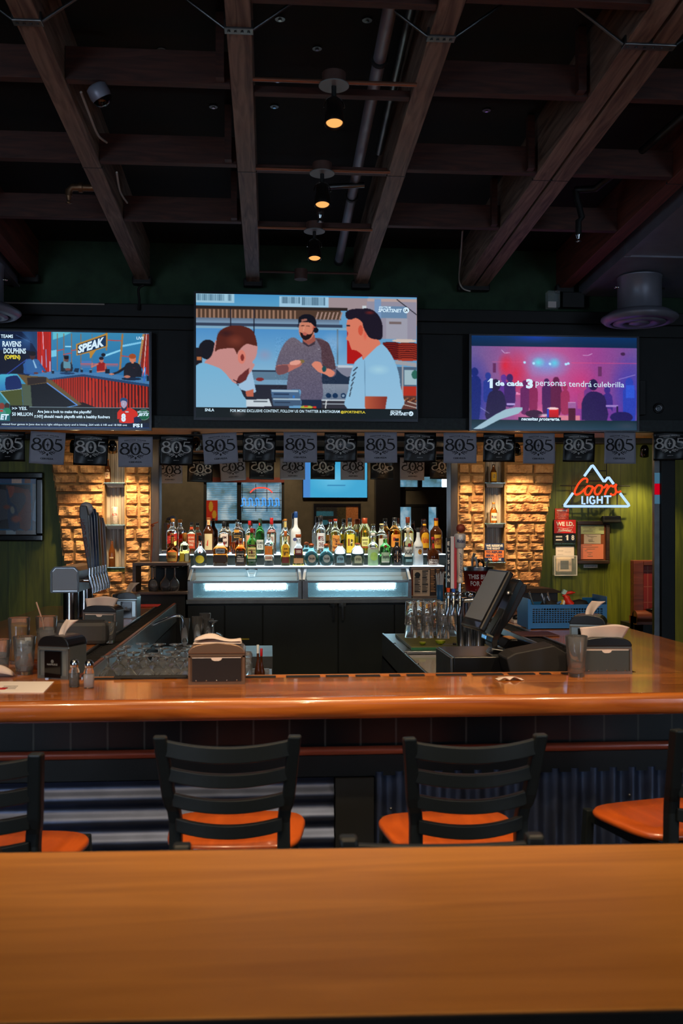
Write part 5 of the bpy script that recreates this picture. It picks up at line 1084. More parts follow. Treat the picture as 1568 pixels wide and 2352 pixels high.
def add_shape(q, shp, w_, h_, fn, m):
    if shp == 'rect': q.grid(lambda u, v: fn((u - .5) * w_, (v - .5) * h_), 10, 2, m, False)
    elif shp == 'disc':
        n = 24; vs = [fn(0, 0)] + [fn(math.cos(2 * PI * k / n) * w_ / 2 * s_, math.sin(2 * PI * k / n) * h_ / 2 * s_) for s_ in (.5, 1) for k in range(n)]
        q.add(vs, [(0, 1 + k, 1 + (k + 1) % n) for k in range(n)] + [(1 + k, 1 + n + k, 1 + n + (k + 1) % n, 1 + (k + 1) % n) for k in range(n)], m)
    elif shp == 'diamond':
        vs = [fn(0, 0), fn(w_ / 2, 0), fn(0, h_ / 2), fn(-w_ / 2, 0), fn(0, -h_ / 2), fn(w_ / 4, h_ / 4), fn(-w_ / 4, h_ / 4), fn(-w_ / 4, -h_ / 4), fn(w_ / 4, -h_ / 4)]
        q.add(vs, [(0, 1, 5), (0, 5, 2), (0, 2, 6), (0, 6, 3), (0, 3, 7), (0, 7, 4), (0, 4, 8), (0, 8, 1)], m)
    elif shp == 'arch':
        q.grid(lambda u, v: fn((u - .5) * w_, -h_ / 2 + v * h_ * (0.72 + 0.28 * math.sqrt(max(0, 1 - (2 * u - 1) ** 2)))), 12, 3, m, False)
    elif shp == 'slant': q.grid(lambda u, v: fn((u - .5) * w_, (v - .5) * h_ + (u - .5) * w_ * 0.35), 10, 2, m, False)
def bottle(px, base, top, wpx, Y, zb_, prof, glass, liquid, fill, cap, caph, desc, where, labels=(), capr=1.0, ball=False, capcol=None, flat=1.0, group='liquor bottles on the lit steps', cat='bottle', name='liquor_bottle'):
    """labels: (shape, x, z, w, h, colour, text, ink) in units of bottle half width / height"""
    c = P(px, base, Y); D = depth(c.x, Y); s_ = D / F; r = wpx / 2 * s_; h = (base - top) * s_
    pr, sq = PROF[prof]
    t = thing(name, desc + ', ' + where, cat, (c.x, Y, zb_), group=group)
    pts = [(a_ * r, z * h) for a_, z in pr]; topz = pts[-1][1]; mats = [liquid, glass]
    # fine rings so that the liquid line falls where it should
    full = []
    for (ra, za), (rb, zb2) in zip(pts[:-1], pts[1:]):
        full.append((ra, za))
        if za < fill * h < zb2: f = (fill * h - za) / (zb2 - za); full.append((ra + (rb - ra) * f, fill * h))
    full.append(pts[-1])
    body = MB().lathe(full, (c.x, Y, zb_), 32, sq=sq, mfn=(lambda z: 0 if z < fill * h else 1), sy=flat).build('glass_body', mats, t)
    rn = pr[-1][0] * r * capr
    if ball:
        n = 8; prf = [(rn * 0.8, topz - 0.002)] + [(rn * 1.15 * math.cos(a_), topz + (h - topz) * (0.45 + 0.55 * math.sin(a_))) for a_ in np.linspace(-.6, PI / 2, n)]
        MB().lathe([(max(a_, 0), z) for a_, z in prf], (c.x, Y, zb_), 24).build('stopper', cap, t)
    else:
        cz = h * (1 - caph); MB().lathe([(rn * 1.06, cz), (rn * 1.1, cz + 0.001), (rn * 1.1, h - 0.002), (rn * 0.98, h), (0, h)], (c.x, Y, zb_), 24).build('cap', cap, t)
    for shp, lx, lz, lw, lh, col, txt, ink in labels:
        def rad(z):
            return float(np.interp(z, [p[1] for p in pts], [p[0] for p in pts]))
        rr = rad(lz * h) + 0.0008; ff = 1.0 if not sq else (1 + 0.27 * sq) * (0.80 if sq > .5 else .86)
        def fn(x, z, off=0.0, rr=rr, ff=ff):
            X = x + lx * r
            if sq: return (c.x + X, Y - (rr * (1.0 + 0.0) * flat + 0.0012) - off, zb_ + lz * h + z)
            a_ = X / rr; return (c.x + math.sin(a_) * (rr + off), Y - math.cos(a_) * (rr + off) * flat, zb_ + lz * h + z)
        q = MB(); add_shape(q, shp, lw * r * 2, lh * h, fn, 0)
        mm = [lab(*col), lab(*ink) if ink else lab(20, 20, 20)]
        if txt:
            lines = txt.split('|'); n = len(lines); tot = lh * h * (0.72 if shp == 'rect' else .5); lw2 = lw * r * 2 * (0.84 if shp == 'rect' else .7)
            for k, ln in enumerate(lines):
                hh = tot / n * 0.72; y0 = tot / 2 - (k + 1) * tot / n + tot / n * .14; ww = lw2 * min(1, 0.25 + len(ln) * .12) if len(ln) < 6 else lw2
                if len(ln) == 1: ww = lw2 * .8
                q.text(ln, lambda x, y: fn(x, y, 0.0006), -ww / 2, y0, ww, hh, 1, .03 if len(ln) > 1 else .07)
        q.build('label', mm, body)
    return t
K_black = mat('cap_black', rgb(18, 18, 20), 0.35); K_red = mat('cap_red', rgb(168, 20, 20), 0.3, coat=.4); K_gold = mat('cap_gold', rgb(196, 130, 60), 0.35, 0.6); K_blue = mat('cap_blue', rgb(20, 60, 120), 0.35); K_brown = mat('cap_brown', rgb(120, 62, 26), 0.4); K_white = mat('cap_white', rgb(200, 200, 196), 0.5); K_cork = mat('copper_stopper', rgb(150, 74, 36), 0.4, 0.3)
Y2 = 7.78; YB1 = 7.59
B = lambda *a_, **k: bottle(*a_, **k)
# back row
B(396.7, 1272, 1191, 27, Y2, z2s, 'square', G_clear, G_amber, .58, K_gold, .10, 'tall square whisky bottle with gold cap and slanted red label', 'far left', [('slant', 0, .44, .8, .22, (190, 30, 24), 'JOHNNIE|WALKER', (220, 150, 60))])
B(440, 1272, 1199, 22, Y2, z2s, 'jd', G_pale, G_pale, .6, K_black, .08, 'square whiskey bottle with orange-red label', 'behind the left end', [('rect', 0, .40, .74, .46, (196, 70, 30), 'JACK DANIELS|TENNESSEE|FIRE', (230, 200, 170)), ('rect', 0, .80, .34, .10, (200, 80, 40), None, None)])
B(479, 1272, 1188, 24, Y2, z2s, 'round', G_brown, G_brown, .6, K_brown, .07, 'dark brown bottle with cream label and large red 7', 'against the window', [('rect', 0, .33, .80, .44, (214, 196, 150), '7', (206, 20, 16)), ('rect', 0, .86, .36, .14, (206, 180, 120), '7', (196, 24, 20))])
B(514, 1272, 1197, 25, Y2, z2s, 'round', G_clear, G_amber, .55, K_black, .16, 'whiskey bottle with white label and long black cap', 'behind the grey-labelled square one', [('rect', 0.1, .42, .78, .40, (214, 202, 192), 'JIM|BEAM', (60, 20, 20)), ('disc', .1, .32, .26, .1, (180, 30, 26), None, None)])
B(545, 1272, 1193, 27, Y2, z2s, 'square', G_clear, G_red, .34, K_black, .08, 'square whisky bottle with slanted black label', 'half empty', [('slant', 0, .50, .86, .18, (24, 22, 20), 'JOHNNIE WALKER|BLACK', (190, 150, 70)), ('rect', -.1, .66, .42, .08, (196, 140, 50), None, None)])
B(573, 1272, 1196, 20, Y2, z2s, 'round', G_clear, G_pale, .6, K_red, .13, 'slim bottle with bright red cap and peach label', 'behind the green-necked one', [('rect', 0, .36, .8, .4, (206, 150, 110), None, None)])
B(596.6, 1272, 1191, 20, Y2, z2s, 'round', G_green, G_green, .9, K_green if False else mat('cap_dark_green', rgb(30, 60, 50), 0.4), .14, 'green whisky bottle with white label reading 12', 'back row', [('rect', .05, .26, .88, .28, (190, 196, 190), 'TULLAMORE|12', (50, 60, 60)), ('rect', -.1, .84, .16, .08, (190, 40, 30), None, None)])
B(623.5, 1272, 1189.5, 22, Y2, z2s, 'round', G_clear, G_clear, .9, K_red, .18, 'clear vodka bottle with red cap and red banner label', 'back row', [('rect', 0, .63, .84, .08, (150, 34, 28), 'SMIRNOFF', (225, 215, 205)), ('rect', 0, .42, .6, .24, (190, 196, 190), 'VODKA', (130, 60, 40))])
B(655, 1272, 1192, 23, Y2, z2s, 'tall', G_clear, G_pale, .52, K_gold, .06, 'clear tapered tequila bottle with long cork neck', 'behind the yellow-labelled one', [('rect', 0, .84, .26, .16, (180, 160, 90), None, None), ('rect', .35, .40, .3, .2, (190, 160, 120), None, None)])
B(679, 1272, 1175, 23.5, Y2, z2s, 'goose', G_frost, G_frost, .9, K_blue, .15, 'frosted white vodka bottle with blue cap, tallest of all', 'middle', [('disc', -.2, .34, .4, .08, (60, 70, 120), None, None)])
B(736.5, 1272, 1184, 23.5, Y2, z2s, 'round', G_clear, G_clear, .9, K_black, .16, 'clear vodka bottle with black cap and white label', 'before the framed picture', [('rect', 0, .32, .84, .44, (196, 198, 200), 'KETEL|ONE', (90, 30, 30)), ('rect', -.3, .42, .18, .08, (150, 30, 26), None, None), ('rect', 0.05, .12, .6, .05, (50, 40, 34), None, None)])
B(770, 1272, 1192, 25, Y2, z2s, 'round', G_clear, G_pale, .9, mat('cap_copper', rgb(170, 60, 34), 0.3, .5), .07, 'clear vodka bottle with tan label and dark oval', 'back row', [('rect', 0.1, .30, .76, .46, (196, 130, 56), "Tito's| |Handmade", (90, 30, 16)), ('disc', .1, .31, .46, .12, (70, 22, 12), None, None), ('rect', .1, .09, .7, .04, (150, 50, 26), None, None)])
B(803, 1272, 1190, 26.5, Y2, z2s, 'round', G_clear, G_yellow, .56, K_black, .11, 'rum bottle with yellow label and round black badge', 'back row', [('rect', 0.1, .28, .76, .5, (214, 190, 60), None, None), ('disc', .25, .31, .46, .19, (30, 28, 26), 'Jack', (225, 215, 190)), ('rect', -.25, .32, .14, .2, (110, 50, 24), None, None)])
B(837, 1272, 1190, 28.5, Y2, z2s, 'oval', G_pale, G_yellow, .42, mat('cap_red_gold', rgb(150, 60, 24), 0.35, .3), .16, 'oval yellow bottle with sun badge and cream label', 'back row', [('rect', 0, .34, .58, .26, (206, 206, 130), "Seagram's|GOLD", (90, 80, 50)), ('disc', 0, .62, .18, .07, (220, 150, 20), None, None), ('rect', 0, .18, .6, .04, (150, 70, 30), None, None)])
B(876, 1272, 1203, 27, Y2, z2s, 'round', G_clear, G_gold, .52, mat('cap_clear', rgb(190, 180, 130), 0.3), .05, 'clear bottle with pale golden liquor and white label', 'behind the green gin bottle', [('rect', -.1, .30, .5, .4, (190, 190, 180), None, None)])
B(905.7, 1272, 1189, 28, Y2, z2s, 'round', G_clear, G_amber, .78, K_black, .10, 'spiced rum bottle with orange portrait label', 'behind the black bottle', [('rect', .1, .36, .78, .34, (206, 130, 44), None, None), ('disc', .35, .33, .4, .2, (60, 40, 30), None, None), ('rect', -.15, .40, .2, .1, (140, 30, 20), None, None)])
B(936, 1272, 1188, 27.5, Y2, z2s, 'round', G_clear, G_pale, .7, mat('cap_redbrown', rgb(110, 44, 22), 0.3, .2), .16, 'clear yellowish bottle with red-brown cap and pale label', 'behind the white-labelled rum', [('rect', .1, .38, .8, .36, (196, 196, 150), None, None)])
B(974.5, 1270, 1193, 23, Y2, z2s, 'round', G_brown, G_brown, .9, K_black, .08, 'dark brown bottle with arched yellow label', 'behind the white bottle', [('arch', 0.1, .40, .9, .46, (206, 150, 20), 'Kahlua', (170, 30, 20)), ('rect', 0, .86, .6, .05, (210, 160, 30), None, None)])
B(1001, 1271, 1189.5, 28, Y2, z2s, 'round', G_brown, G_brown, .9, mat('cap_maroon', rgb(96, 20, 20), 0.35), .08, 'dark rum bottle with yellow neck band and yellow label', 'far right of the back row', [('rect', .15, .34, .62, .38, (196, 150, 40), 'MYERS S', (110, 30, 24)), ('slant', .15, .40, .62, .06, (110, 24, 20), None, None), ('rect', 0, .84, .42, .16, (214, 150, 20), None, None)])
# hutch end: two cognacs
YH = 7.40; zh = PZ(1292, YH)
# front row
B(459.6, 1300, 1230, 30, YB1, z1s, 'squat', G_clear, G_clear, .1, K_black, .18, 'small round clear bottle with yellow oval label', 'front row left', [('disc', 0, .22, .72, .26, (200, 186, 50), None, None), ('disc', 0, .44, .16, .06, (160, 80, 60), None, None)])
B(506, 1300, 1235, 33, YB1, z1s, 'jd', G_clear, G_amber, .66, K_black, .16, 'wide square amber whiskey bottle with grey badge', 'front row', [('rect', 0, .53, .64, .16, (124, 136, 150), 'GENTLEMAN', (40, 44, 60)), ('rect', 0, .08, .5, .07, (60, 56, 50), None, None), ('rect', 0, .26, .9, .26, (40, 22, 14), None, None)])
B(552, 1300, 1237, 24, YB1, z1s, 'jd', G_clear, G_amber, .8, K_gold, .08, 'square whiskey bottle with ornate black label', 'front row', [('rect', 0, .30, .80, .46, (28, 24, 22), "JACK DANIELS|No 7|TENNESSEE|WHISKEY", (190, 180, 170)), ('disc', 0, .36, .4, .12, (60, 52, 46), None, None)])
B(578, 1300, 1214, 23, YB1, z1s, 'round', G_green, G_green, .9, mat('cap_dark_red', rgb(120, 24, 26), 0.35), .12, 'green whiskey bottle with cream label', 'front row', [('rect', 0, .34, .92, .30, (214, 196, 126), 'JAMESON|IRISH|WHISKEY', (60, 30, 24)), ('rect', 0, .14, .9, .06, (80, 100, 90), None, None), ('disc', 0, .36, .2, .09, (110, 30, 26), None, None), ('rect', 0, .54, .9, .05, (70, 34, 24), None, None)])
B(617.5, 1300, 1222, 23, YB1, z1s, 'round', G_clear, G_clear, .9, mat('cap_dark_amber', rgb(110, 50, 24), 0.35), .07, 'clear tequila bottle with orange and white label', 'front row', [('rect', -.1, .45, .84, .26, (200, 110, 34), None, None), ('rect', -.1, .23, .84, .15, (206, 200, 180), 'CAZADORES', (150, 50, 30)), ('diamond', 0, .44, .3, .14, (110, 110, 90), None, None)])
B(655.4, 1300, 1220.5, 21, YB1, z1s, 'tall', G_pale, G_yellow, .56, mat('cap_amber', rgb(160, 84, 30), 0.35), .16, 'tequila bottle with arched yellow label over maroon', 'front row', [('arch', 0, .44, .84, .38, (214, 160, 30), 'Jose|Cuervo', (40, 26, 14)), ('rect', 0, .17, .86, .18, (90, 26, 20), None, None), ('disc', -.2, .33, .26, .07, (70, 30, 20), None, None)])
B(685, 1300, 1228, 26, YB1, z1s, 'cone', G_clear, G_gold, .5, mat('cap_wide_brown', rgb(140, 64, 20), 0.35), .11, 'tapered tequila bottle with wide brown cap, maroon label', 'middle of the front row', [('rect', 0, .45, .70, .20, (92, 18, 26), '1800', (215, 200, 190)), ('rect', 0, .16, .82, .16, (176, 130, 90), None, None), ('rect', 0, .30, .6, .1, (30, 16, 14), None, None)], capr=1.35)
B(714.7, 1300, 1248.6, 33, YB1, z1s, 'onion', G_blue, G_blue, .9, K_cork, .1, 'round turquoise bottle with copper stopper', 'left one of the pair', [('disc', .05, .32, .56, .36, (150, 140, 128), 'Don Julio', (50, 46, 50))], ball=True)
B(749, 1300, 1249.2, 33, YB1, z1s, 'onion', G_blue, G_blue, .9, K_cork, .1, 'round turquoise bottle with copper stopper', 'right one of the pair', [('disc', 0, .32, .52, .36, (140, 150, 150), 'Don Julio', (50, 46, 50))], ball=True)
B(780.7, 1300, 1249, 29, YB1, z1s, 'oval', G_clear, G_clear, .9, K_cork, .1, 'squat clear tequila bottle with copper stopper, full', 'beside the turquoise pair', [('arch', 0, .30, .6, .34, (110, 150, 168), 'PATRON', (50, 60, 80))], ball=True)
B(821, 1300, 1248, 31, YB1, z1s, 'oval', G_clear, G_pale, .36, K_cork, .1, 'squat clear tequila bottle with copper stopper, pale liquor', 'below the oval yellow bottle', [('arch', 0, .28, .56, .34, (150, 156, 130), 'PATRON', (70, 70, 50))], ball=True)
B(856.5, 1300, 1225, 24, YB1, z1s, 'apoth', G_clear, G_lime, .52, K_white, .1, 'pale lime vodka bottle with green disc', 'front row', [('disc', 0.1, .28, .76, .26, (150, 190, 96), None, None), ('rect', 0, .52, .8, .06, (206, 206, 200), 'SMIRNOFF', (90, 90, 80))])
B(884, 1300, 1230, 25, YB1, z1s, 'apoth', G_green, G_green, .9, mat('cap_silver', rgb(150, 156, 150), 0.3, .5), .12, 'green gin bottle with red seal and pale label', 'front row', [('rect', 0, .28, .84, .30, (150, 176, 150), 'Tanqueray', (50, 66, 56)), ('disc', .0, .62, .26, .1, (120, 20, 24), None, None), ('rect', 0, .12, .8, .04, (190, 196, 186), None, None)])
B(911, 1300, 1238, 23, YB1, z1s, 'apoth', G_black, G_black, .9, K_black, .1, 'black gin bottle with beige diamond label', 'front row', [('diamond', 0, .33, 1.1, .42, (190, 160, 130), "HENDRICK'S|GIN", (60, 34, 26))])
B(936.7, 1300, 1213.6, 23, YB1, z1s, 'round', G_clear, G_aqua, .30, mat('cap_pale', rgb(180, 170, 150), 0.4), .12, 'white rum bottle with white label and red bat badge', 'front row', [('rect', 0, .36, .88, .26, (206, 210, 204), 'BACARDI', (30, 30, 34)), ('disc', 0.15, .54, .32, .1, (150, 26, 26), None, None), ('rect', .1, .13, .7, .07, (110, 150, 160), None, None)])
B(960, 1300, 1213.6, 23, YB1, z1s, 'tall', G_frost, G_frost, .9, K_black, .12, 'opaque white rum bottle with sunset palm badge', 'front row', [('disc', .25, .36, .42, .14, (206, 140, 30), None, None), ('disc', .25, .39, .26, .08, (110, 50, 20), None, None), ('rect', 0, .48, .8, .05, (200, 206, 206), 'MALIBU', (30, 34, 40))])
B(994, 1299, 1234, 28, YB1, z1s, 'squat', G_brown, G_brown, .9, K_red, .10, 'squat dark liqueur bottle with red ribbon and white-edged label', 'last of the front row', [('rect', 0, .16, .86, .26, (206, 190, 180), None, None), ('rect', 0, .161, .80, .22, (54, 22, 18), 'Grand|Marnier', (215, 205, 195)), ('rect', 0, .60, .16, .34, (196, 50, 20), None, None)])
# wooden hutch with hanging wine glasses, on the left
x0 = P(304, 0, YH - .05).x; x1 = P(430, 0, YH - .05).x; zt = PZ(1292, YH - .05); zl = PZ(1358, YH - .05)
t = thing('glass_hutch', 'small grey-brown wooden hutch with hanging wine glasses left of the lit cases', 'shelf unit', ((x0 + x1) / 2, YH, zl))
q = MB(); q.box(x0, x1, YH - 0.05, YH + 0.26, zt - 0.022, zt); q.box(x0, x0 + 0.025, YH - 0.05, YH + 0.26, zl, zt - .022); q.box(x0 + 0.0, x1, YH - 0.05, YH + 0.26, zl - 0.02, zl); q.box(x1 - 0.012, x1, YH + .1, YH + 0.26, zl, zt - .022)
q.build('frame', M_hutch, t, bevel=0.002)
MB().box(x0 + 0.14, x1 - 0.012, YH + 0.24, YH + 0.25, zl, zt - 0.022).build('back_panel', M_black, t)
q = MB()
for k in range(5): q.tube([(x0 + 0.05 + k * 0.08, YH - 0.04, zt - 0.03), (x0 + 0.05 + k * 0.08, YH + 0.22, zt - 0.03)], 0.003, 6)
q.build('rack_wires', M_black, t)
struct(MB().box(X8(286), X8(440), YH + 0.0, YW, 0.0, zl - 0.021).build('trim_15', M_black))
def wine_hang(px, Y, ztop, s_, lb):
    x = P(px, 0, Y).x; prof = [(0, 0), (0.034, -0.001), (0.034, -0.003), (0.006, -0.008), (0.0045, -0.02), (0.0045, -0.075), (0.014, -0.085), (0.036, -0.112), (0.040, -0.14), (0.034, -0.182), (0.032, -0.182), (0.038, -0.14), (0.034, -0.113), (0.012, -0.088), (0, -0.085)]
    tag(MB().lathe([(r * s_, z * s_) for r, z in prof], (x, Y, ztop), 24).build('wine_glass', M_used), lb, 'wine glass', 'wine glasses hanging in the hutch')
for px, lb in ((352, 'wine glass hanging upside down over the stone, left of two others'), (380, 'wine glass hanging upside down in the middle of the hutch'), (401, 'wine glass hanging upside down nearest the lit case')):
    wine_hang(px, YH + 0.05, zt - 0.033, 1.02, lb)
B(395.6, 1291, 1225, 27, YH + .10, zh, 'squat', G_brown, G_red, .5, K_gold, .05, 'cognac bottle with broad cream label on the hutch', 'left one', [('rect', 0, .20, .92, .32, (206, 170, 90), 'Hennessy', (90, 50, 24)), ('rect', 0, .72, .24, .34, (180, 120, 50), None, None), ('disc', 0, .46, .2, .08, (196, 150, 80), None, None)])
B(424, 1291, 1223, 27, YH + .10, zh, 'cone', G_pale, G_gold, .40, K_gold, .30, 'slender flared bottle with amber neck and yellow panels', 'right end of the hutch', [('rect', -.35, .18, .36, .26, (214, 186, 40), None, None), ('rect', .45, .17, .3, .28, (190, 200, 180), None, None)])
# copper corkscrew figure against the dark jamb
c = P(350, 1290, 7.5)
q = MB(); q.tube(smooth_pts([tuple(P(346, 1293, 7.5)), tuple(P(349, 1250, 7.5)), tuple(P(350, 1222, 7.5)), tuple(P(347, 1206, 7.5))]), 0.006, 8); q.tube(smooth_pts([tuple(P(346, 1205, 7.5)), tuple(P(353, 1203, 7.5)), tuple(P(363, 1199, 7.5))]), 0.005, 8); q.lathe([(0, -0.014), (0.014, 0), (0, 0.014)], tuple(P(351, 1207, 7.5)), 12)
tag(q.build('corkscrew', M_copper), 'thin copper upright hook figure on the hutch beside the mirror edge', 'corkscrew')
x0, x1 = P(304, 0, YH).x, P(372, 0, YH).x
tag(MB().box(x0, x1, 7.12, 7.34, 1.0705, 1.078).build('bar_mat', mat('red_rubber_mat', rgb(150, 30, 20), 0.5), bevel=0.003), 'red bar mat lying at the far end of the left bar wing', 'bar mat')

# right end of the back bar: menus in a wooden box
YN = YC + 0.02; x0 = P(946, 0, YN).x; x1 = P(1022, 0, YN).x
t = thing('menu_box', 'brown wooden box behind the menus, right of the lit cases', 'box', ((x0 + x1) / 2, YN + .2, zc0))
MB().box(x0, x1, YN + 0.05, YN + 0.08, zc0, zc1 - 0.005).build('back', M_wood_red, t); MB().box(x0, x1, YN - 0.02, YN + 0.3, zc0 - 0.0, zc0 + 0.018).build('base', M_hutch, t); q = MB(); q.box(x0, x1, YN + .04, YN + .3, zc1 - .022, zc1 - .005); q.build('top', M_hutch, t)
for px0, py0, px1, py1, lb, dark, rz in ((948, 1309, 986, 1366, 'cream drinks menu sheet with a round black badge, standing', 0, -0.05), (987, 1306, 1016, 1366, 'dark brown drinks menu standing behind the cream one', 1, 0.03)):
    xx0, xx1, zz0, zz1 = pxrect(px0, py0, px1, py1, YN)
    t = thing('menu', lb, 'menu', ((xx0 + xx1) / 2, YN, zc0 + .018), group='menus by the lit cases'); yy_ = YN - 0.012 if not dark else YN + 0.012
    MB().box(xx0, xx1, yy_, yy_ + 0.004, zc0 + .019, zz1).build('card', mat('menu_cream', rgb(196, 168, 140), 0.7) if not dark else mat('menu_dark', rgb(46, 30, 24), 0.6), t)
    fn = front(yy_ - 0.0008); q = MB(); W_ = xx1 - xx0; rr2 = random.Random(px0)
    if not dark:
        n = 20; cx, cz = xx0 + W_ * .26, zz1 - W_ * .3; q.add([fn(cx + W_ * .17 * math.cos(2 * PI * k / n), cz + W_ * .17 * math.sin(2 * PI * k / n)) for k in range(n)], [tuple(range(n - 1, -1, -1))])
    for col in (0, 1):
        for k in range(16):
            if (not dark) and col == 0 and k < 5: continue
            z = zz1 - 0.012 - k * (zz1 - zc0 - .05) / 16; a_ = xx0 + W_ * (.08 + .46 * col); q.box(a_, a_ + W_ * rr2.uniform(.22, .38), yy_ - .0012, yy_, z, z + (0.0045 if k % 5 else 0.008))
    q.build('menu_lines', M_inkb if not dark else mat('menu_gold', rgb(180, 130, 80), 0.6), t)
for k, (px, py, lb) in enumerate([(1010, 1318, 'bundle of white straws standing in a blue cup')]):
    c = P(px, 1395, 6.9); t = thing('straw_cup', lb, 'cup', (c.x, 6.9, 1.07)); zz = 1.07
    MB().lathe([(0, 0), (0.02, 0), (0.026, 0.17), (0.024, 0.17), (0.018, 0.004), (0, 0.004)], (c.x, 6.9, zz), 18).build('cup', mat('blue_cup', rgb(40, 96, 140), 0.4), t)
    for j in range(14):
        a_ = j * 2.4; MB().tube([(c.x + .008 * math.cos(a_), 6.9 + .008 * math.sin(a_), zz + .02), (c.x + .028 * math.cos(a_), 6.9 + .028 * math.sin(a_), zz + .245 + .01 * (j % 3))], 0.003, 6).build('straw', M_white, t)

# ------------------------------------------------------------------ things in and on the stone niches
for (a_, b_), ys, side in ((NL, (1110, 1205, 1301), 'left'), (NR, (1107, 1201, 1292), 'right')):
    for k, py in enumerate(ys):
        z = PZ(py, YB); t = thing('niche_shelf', 'green-edged glass shelf in the %s stone niche, %s' % (side, ('upper one', 'middle one', 'lowest one')[k]), 'glass shelf', ((a_ + b_) / 2, YB, z - 0.006), group='glass shelves in the stone niches')
        MB().box(a_ - 0.004, b_ + 0.006, YB - 0.02, YW - 0.026, z - 0.007, z).build('glass_plate', mat('green_edge_glass', (0.55, 0.9, 0.75, 1), 0.03, trans=0.9, ior=1.45), t)
        if k < 2:
            q = MB()
            for j in range(3): q.box(a_ + 0.01 + j * 0.006, b_ - 0.008, YB - 0.005 + j * 0.012, YW - 0.026, z - 0.008 - (j + 1) * 0.010, z - 0.008 - j * 0.010)
            q.build('stepped_bracket', M_flute, t)
def nz(py): return PZ(py, YB)
G_brownbeer = mat('beer_brown_glass', (0.20, 0.07, 0.02, 1), 0.05, trans=0.6, ior=1.4)
bg = dict(group='drinks on the niche shelves', name='beer_bottle')
bottle(247, 1106, 1052, 15, YB + .02, nz(1110), 'beer', G_brownbeer, G_brownbeer, .9, K_gold, .05, 'brown beer bottle with pale label', 'upper left niche shelf', [('rect', 0, .30, .9, .28, (176, 150, 120), None, None), ('disc', 0, .3, .5, .16, (120, 70, 40), None, None)], **bg)
bottle(257, 1299, 1237, 15.5, YB + .02, nz(1301), 'beer', G_brownbeer, G_brownbeer, .9, K_black, .03, 'slim dark brown bottle without paper label', 'lowest left niche shelf', [('rect', 0, .34, .6, .05, (170, 150, 120), None, None)], **bg)
bottle(1133, 1104, 1062, 15.5, YB + .02, nz(1107), 'beer', G_brownbeer, G_brownbeer, .9, K_black, .05, 'brown bottle with yellow label', 'upper right niche shelf', [('rect', 0, .32, .92, .50, (206, 160, 30), None, None), ('disc', 0, .36, .5, .2, (120, 110, 80), None, None)], **bg)
bottle(1133, 1198, 1150, 17, YB + .02, nz(1201), 'beer', G_clear, G_amber, .72, K_gold, .10, 'stubby beer bottle with white and gold label', 'middle right niche shelf', [('rect', 0, .30, .9, .36, (206, 190, 160), 'Modelo', (40, 50, 90))], **bg)
c = P(264, 1202, YB + .02); s_ = depth(c.x, YB) / F
t = thing('beer_can', 'white and red patterned drink can on the middle shelf of the left niche', 'can', (c.x, YB + .02, nz(1205)), group='drinks on the niche shelves')
z0 = nz(1205); hh = 41 * s_; rr_ = 7.6 * s_
MB().lathe([(rr_ * .8, 0), (rr_, .006), (rr_, hh - .01), (rr_ * .8, hh), (rr_ * .74, hh - .002), (0, hh - .003)], (c.x, YB + .02, z0), 24).build('can_body', mat('can_white', rgb(196, 186, 180), 0.35, .2, noise=.25, nscale=90), t)
q = MB(); q.text('ALTA', lambda x, z: (c.x + math.sin(x / rr_) * (rr_ + .001), YB + .02 - math.cos(x / rr_) * (rr_ + .001), z0 + z), -.02, hh * .5, .04, .02, 0, .03); q.build('lettering', M_inkr, t)
# reserve-the-right card
Yk = YB - 0.02; x0, x1, z0, z1 = pxrect(1113, 1248, 1157, 1290, Yk)
t = thing('refusal_sign', 'small orange and blue sign about the right to refuse service, below the right niche', 'sign', ((x0 + x1) / 2, Yk, z0))
M_sblue = mat('sign_blue', rgb(24, 44, 84), 0.5); M_sor = mat('sign_orange', rgb(206, 120, 60), 0.5)
q = MB(); hz = z1 - z0; q.box(x0, x1, Yk, Yk + 0.004, z0, z0 + hz * .22, 1); q.box(x0, x1, Yk, Yk + 0.004, z0 + hz * .22, z0 + hz * .62, 0); q.box(x0, x1, Yk, Yk + 0.004, z0 + hz * .62, z1, 1); q.build('panel', [M_sor, M_sblue], t)
q = MB(); fn = front(Yk - 0.001); W_ = x1 - x0
for s_, a_, b_, ww, h2, m in (('WE RESERVE', .06, .80, .88, .14, 0), ('THE RIGHT', .10, .66, .7, .11, 0), ('TO REFUSE', .06, .46, .84, .12, 1), ('SERVICE TO', .06, .27, .84, .12, 1), ('ANYONE', .14, .05, .72, .13, 0)): q.text(s_, fn, x0 + W_ * a_, z0 + hz * b_, W_ * ww, hz * h2, m, .04)
q.build('lettering', [M_inkw, M_sblue], t)
c = P(1138, 1291, YB - .05)
t = thing('figurine', 'tiny orange seated figurine before the sign, on the lowest right niche shelf', 'figurine', (c.x, YB - 0.025, nz(1292)))
MB().lathe([(0, 0), (0.02, 0), (0.022, .02), (0.014, .035), (0.012, .04), (0.015, .05), (0.010, .062), (0, .066)], (c.x, YB - 0.025, nz(1292)), 14).build('body', mat('orange_ceramic', rgb(200, 90, 50), 0.4), t)
q = MB()
for sg in (-1, 1): q.tube([(c.x + sg * .012, YB - .03, nz(1292) + .04), (c.x + sg * .026, YB - .035, nz(1292) + .03), (c.x + sg * .02, YB - .04, nz(1292) + .012)], .005, 6)
q.build('arms', MATS['orange_ceramic'], t)

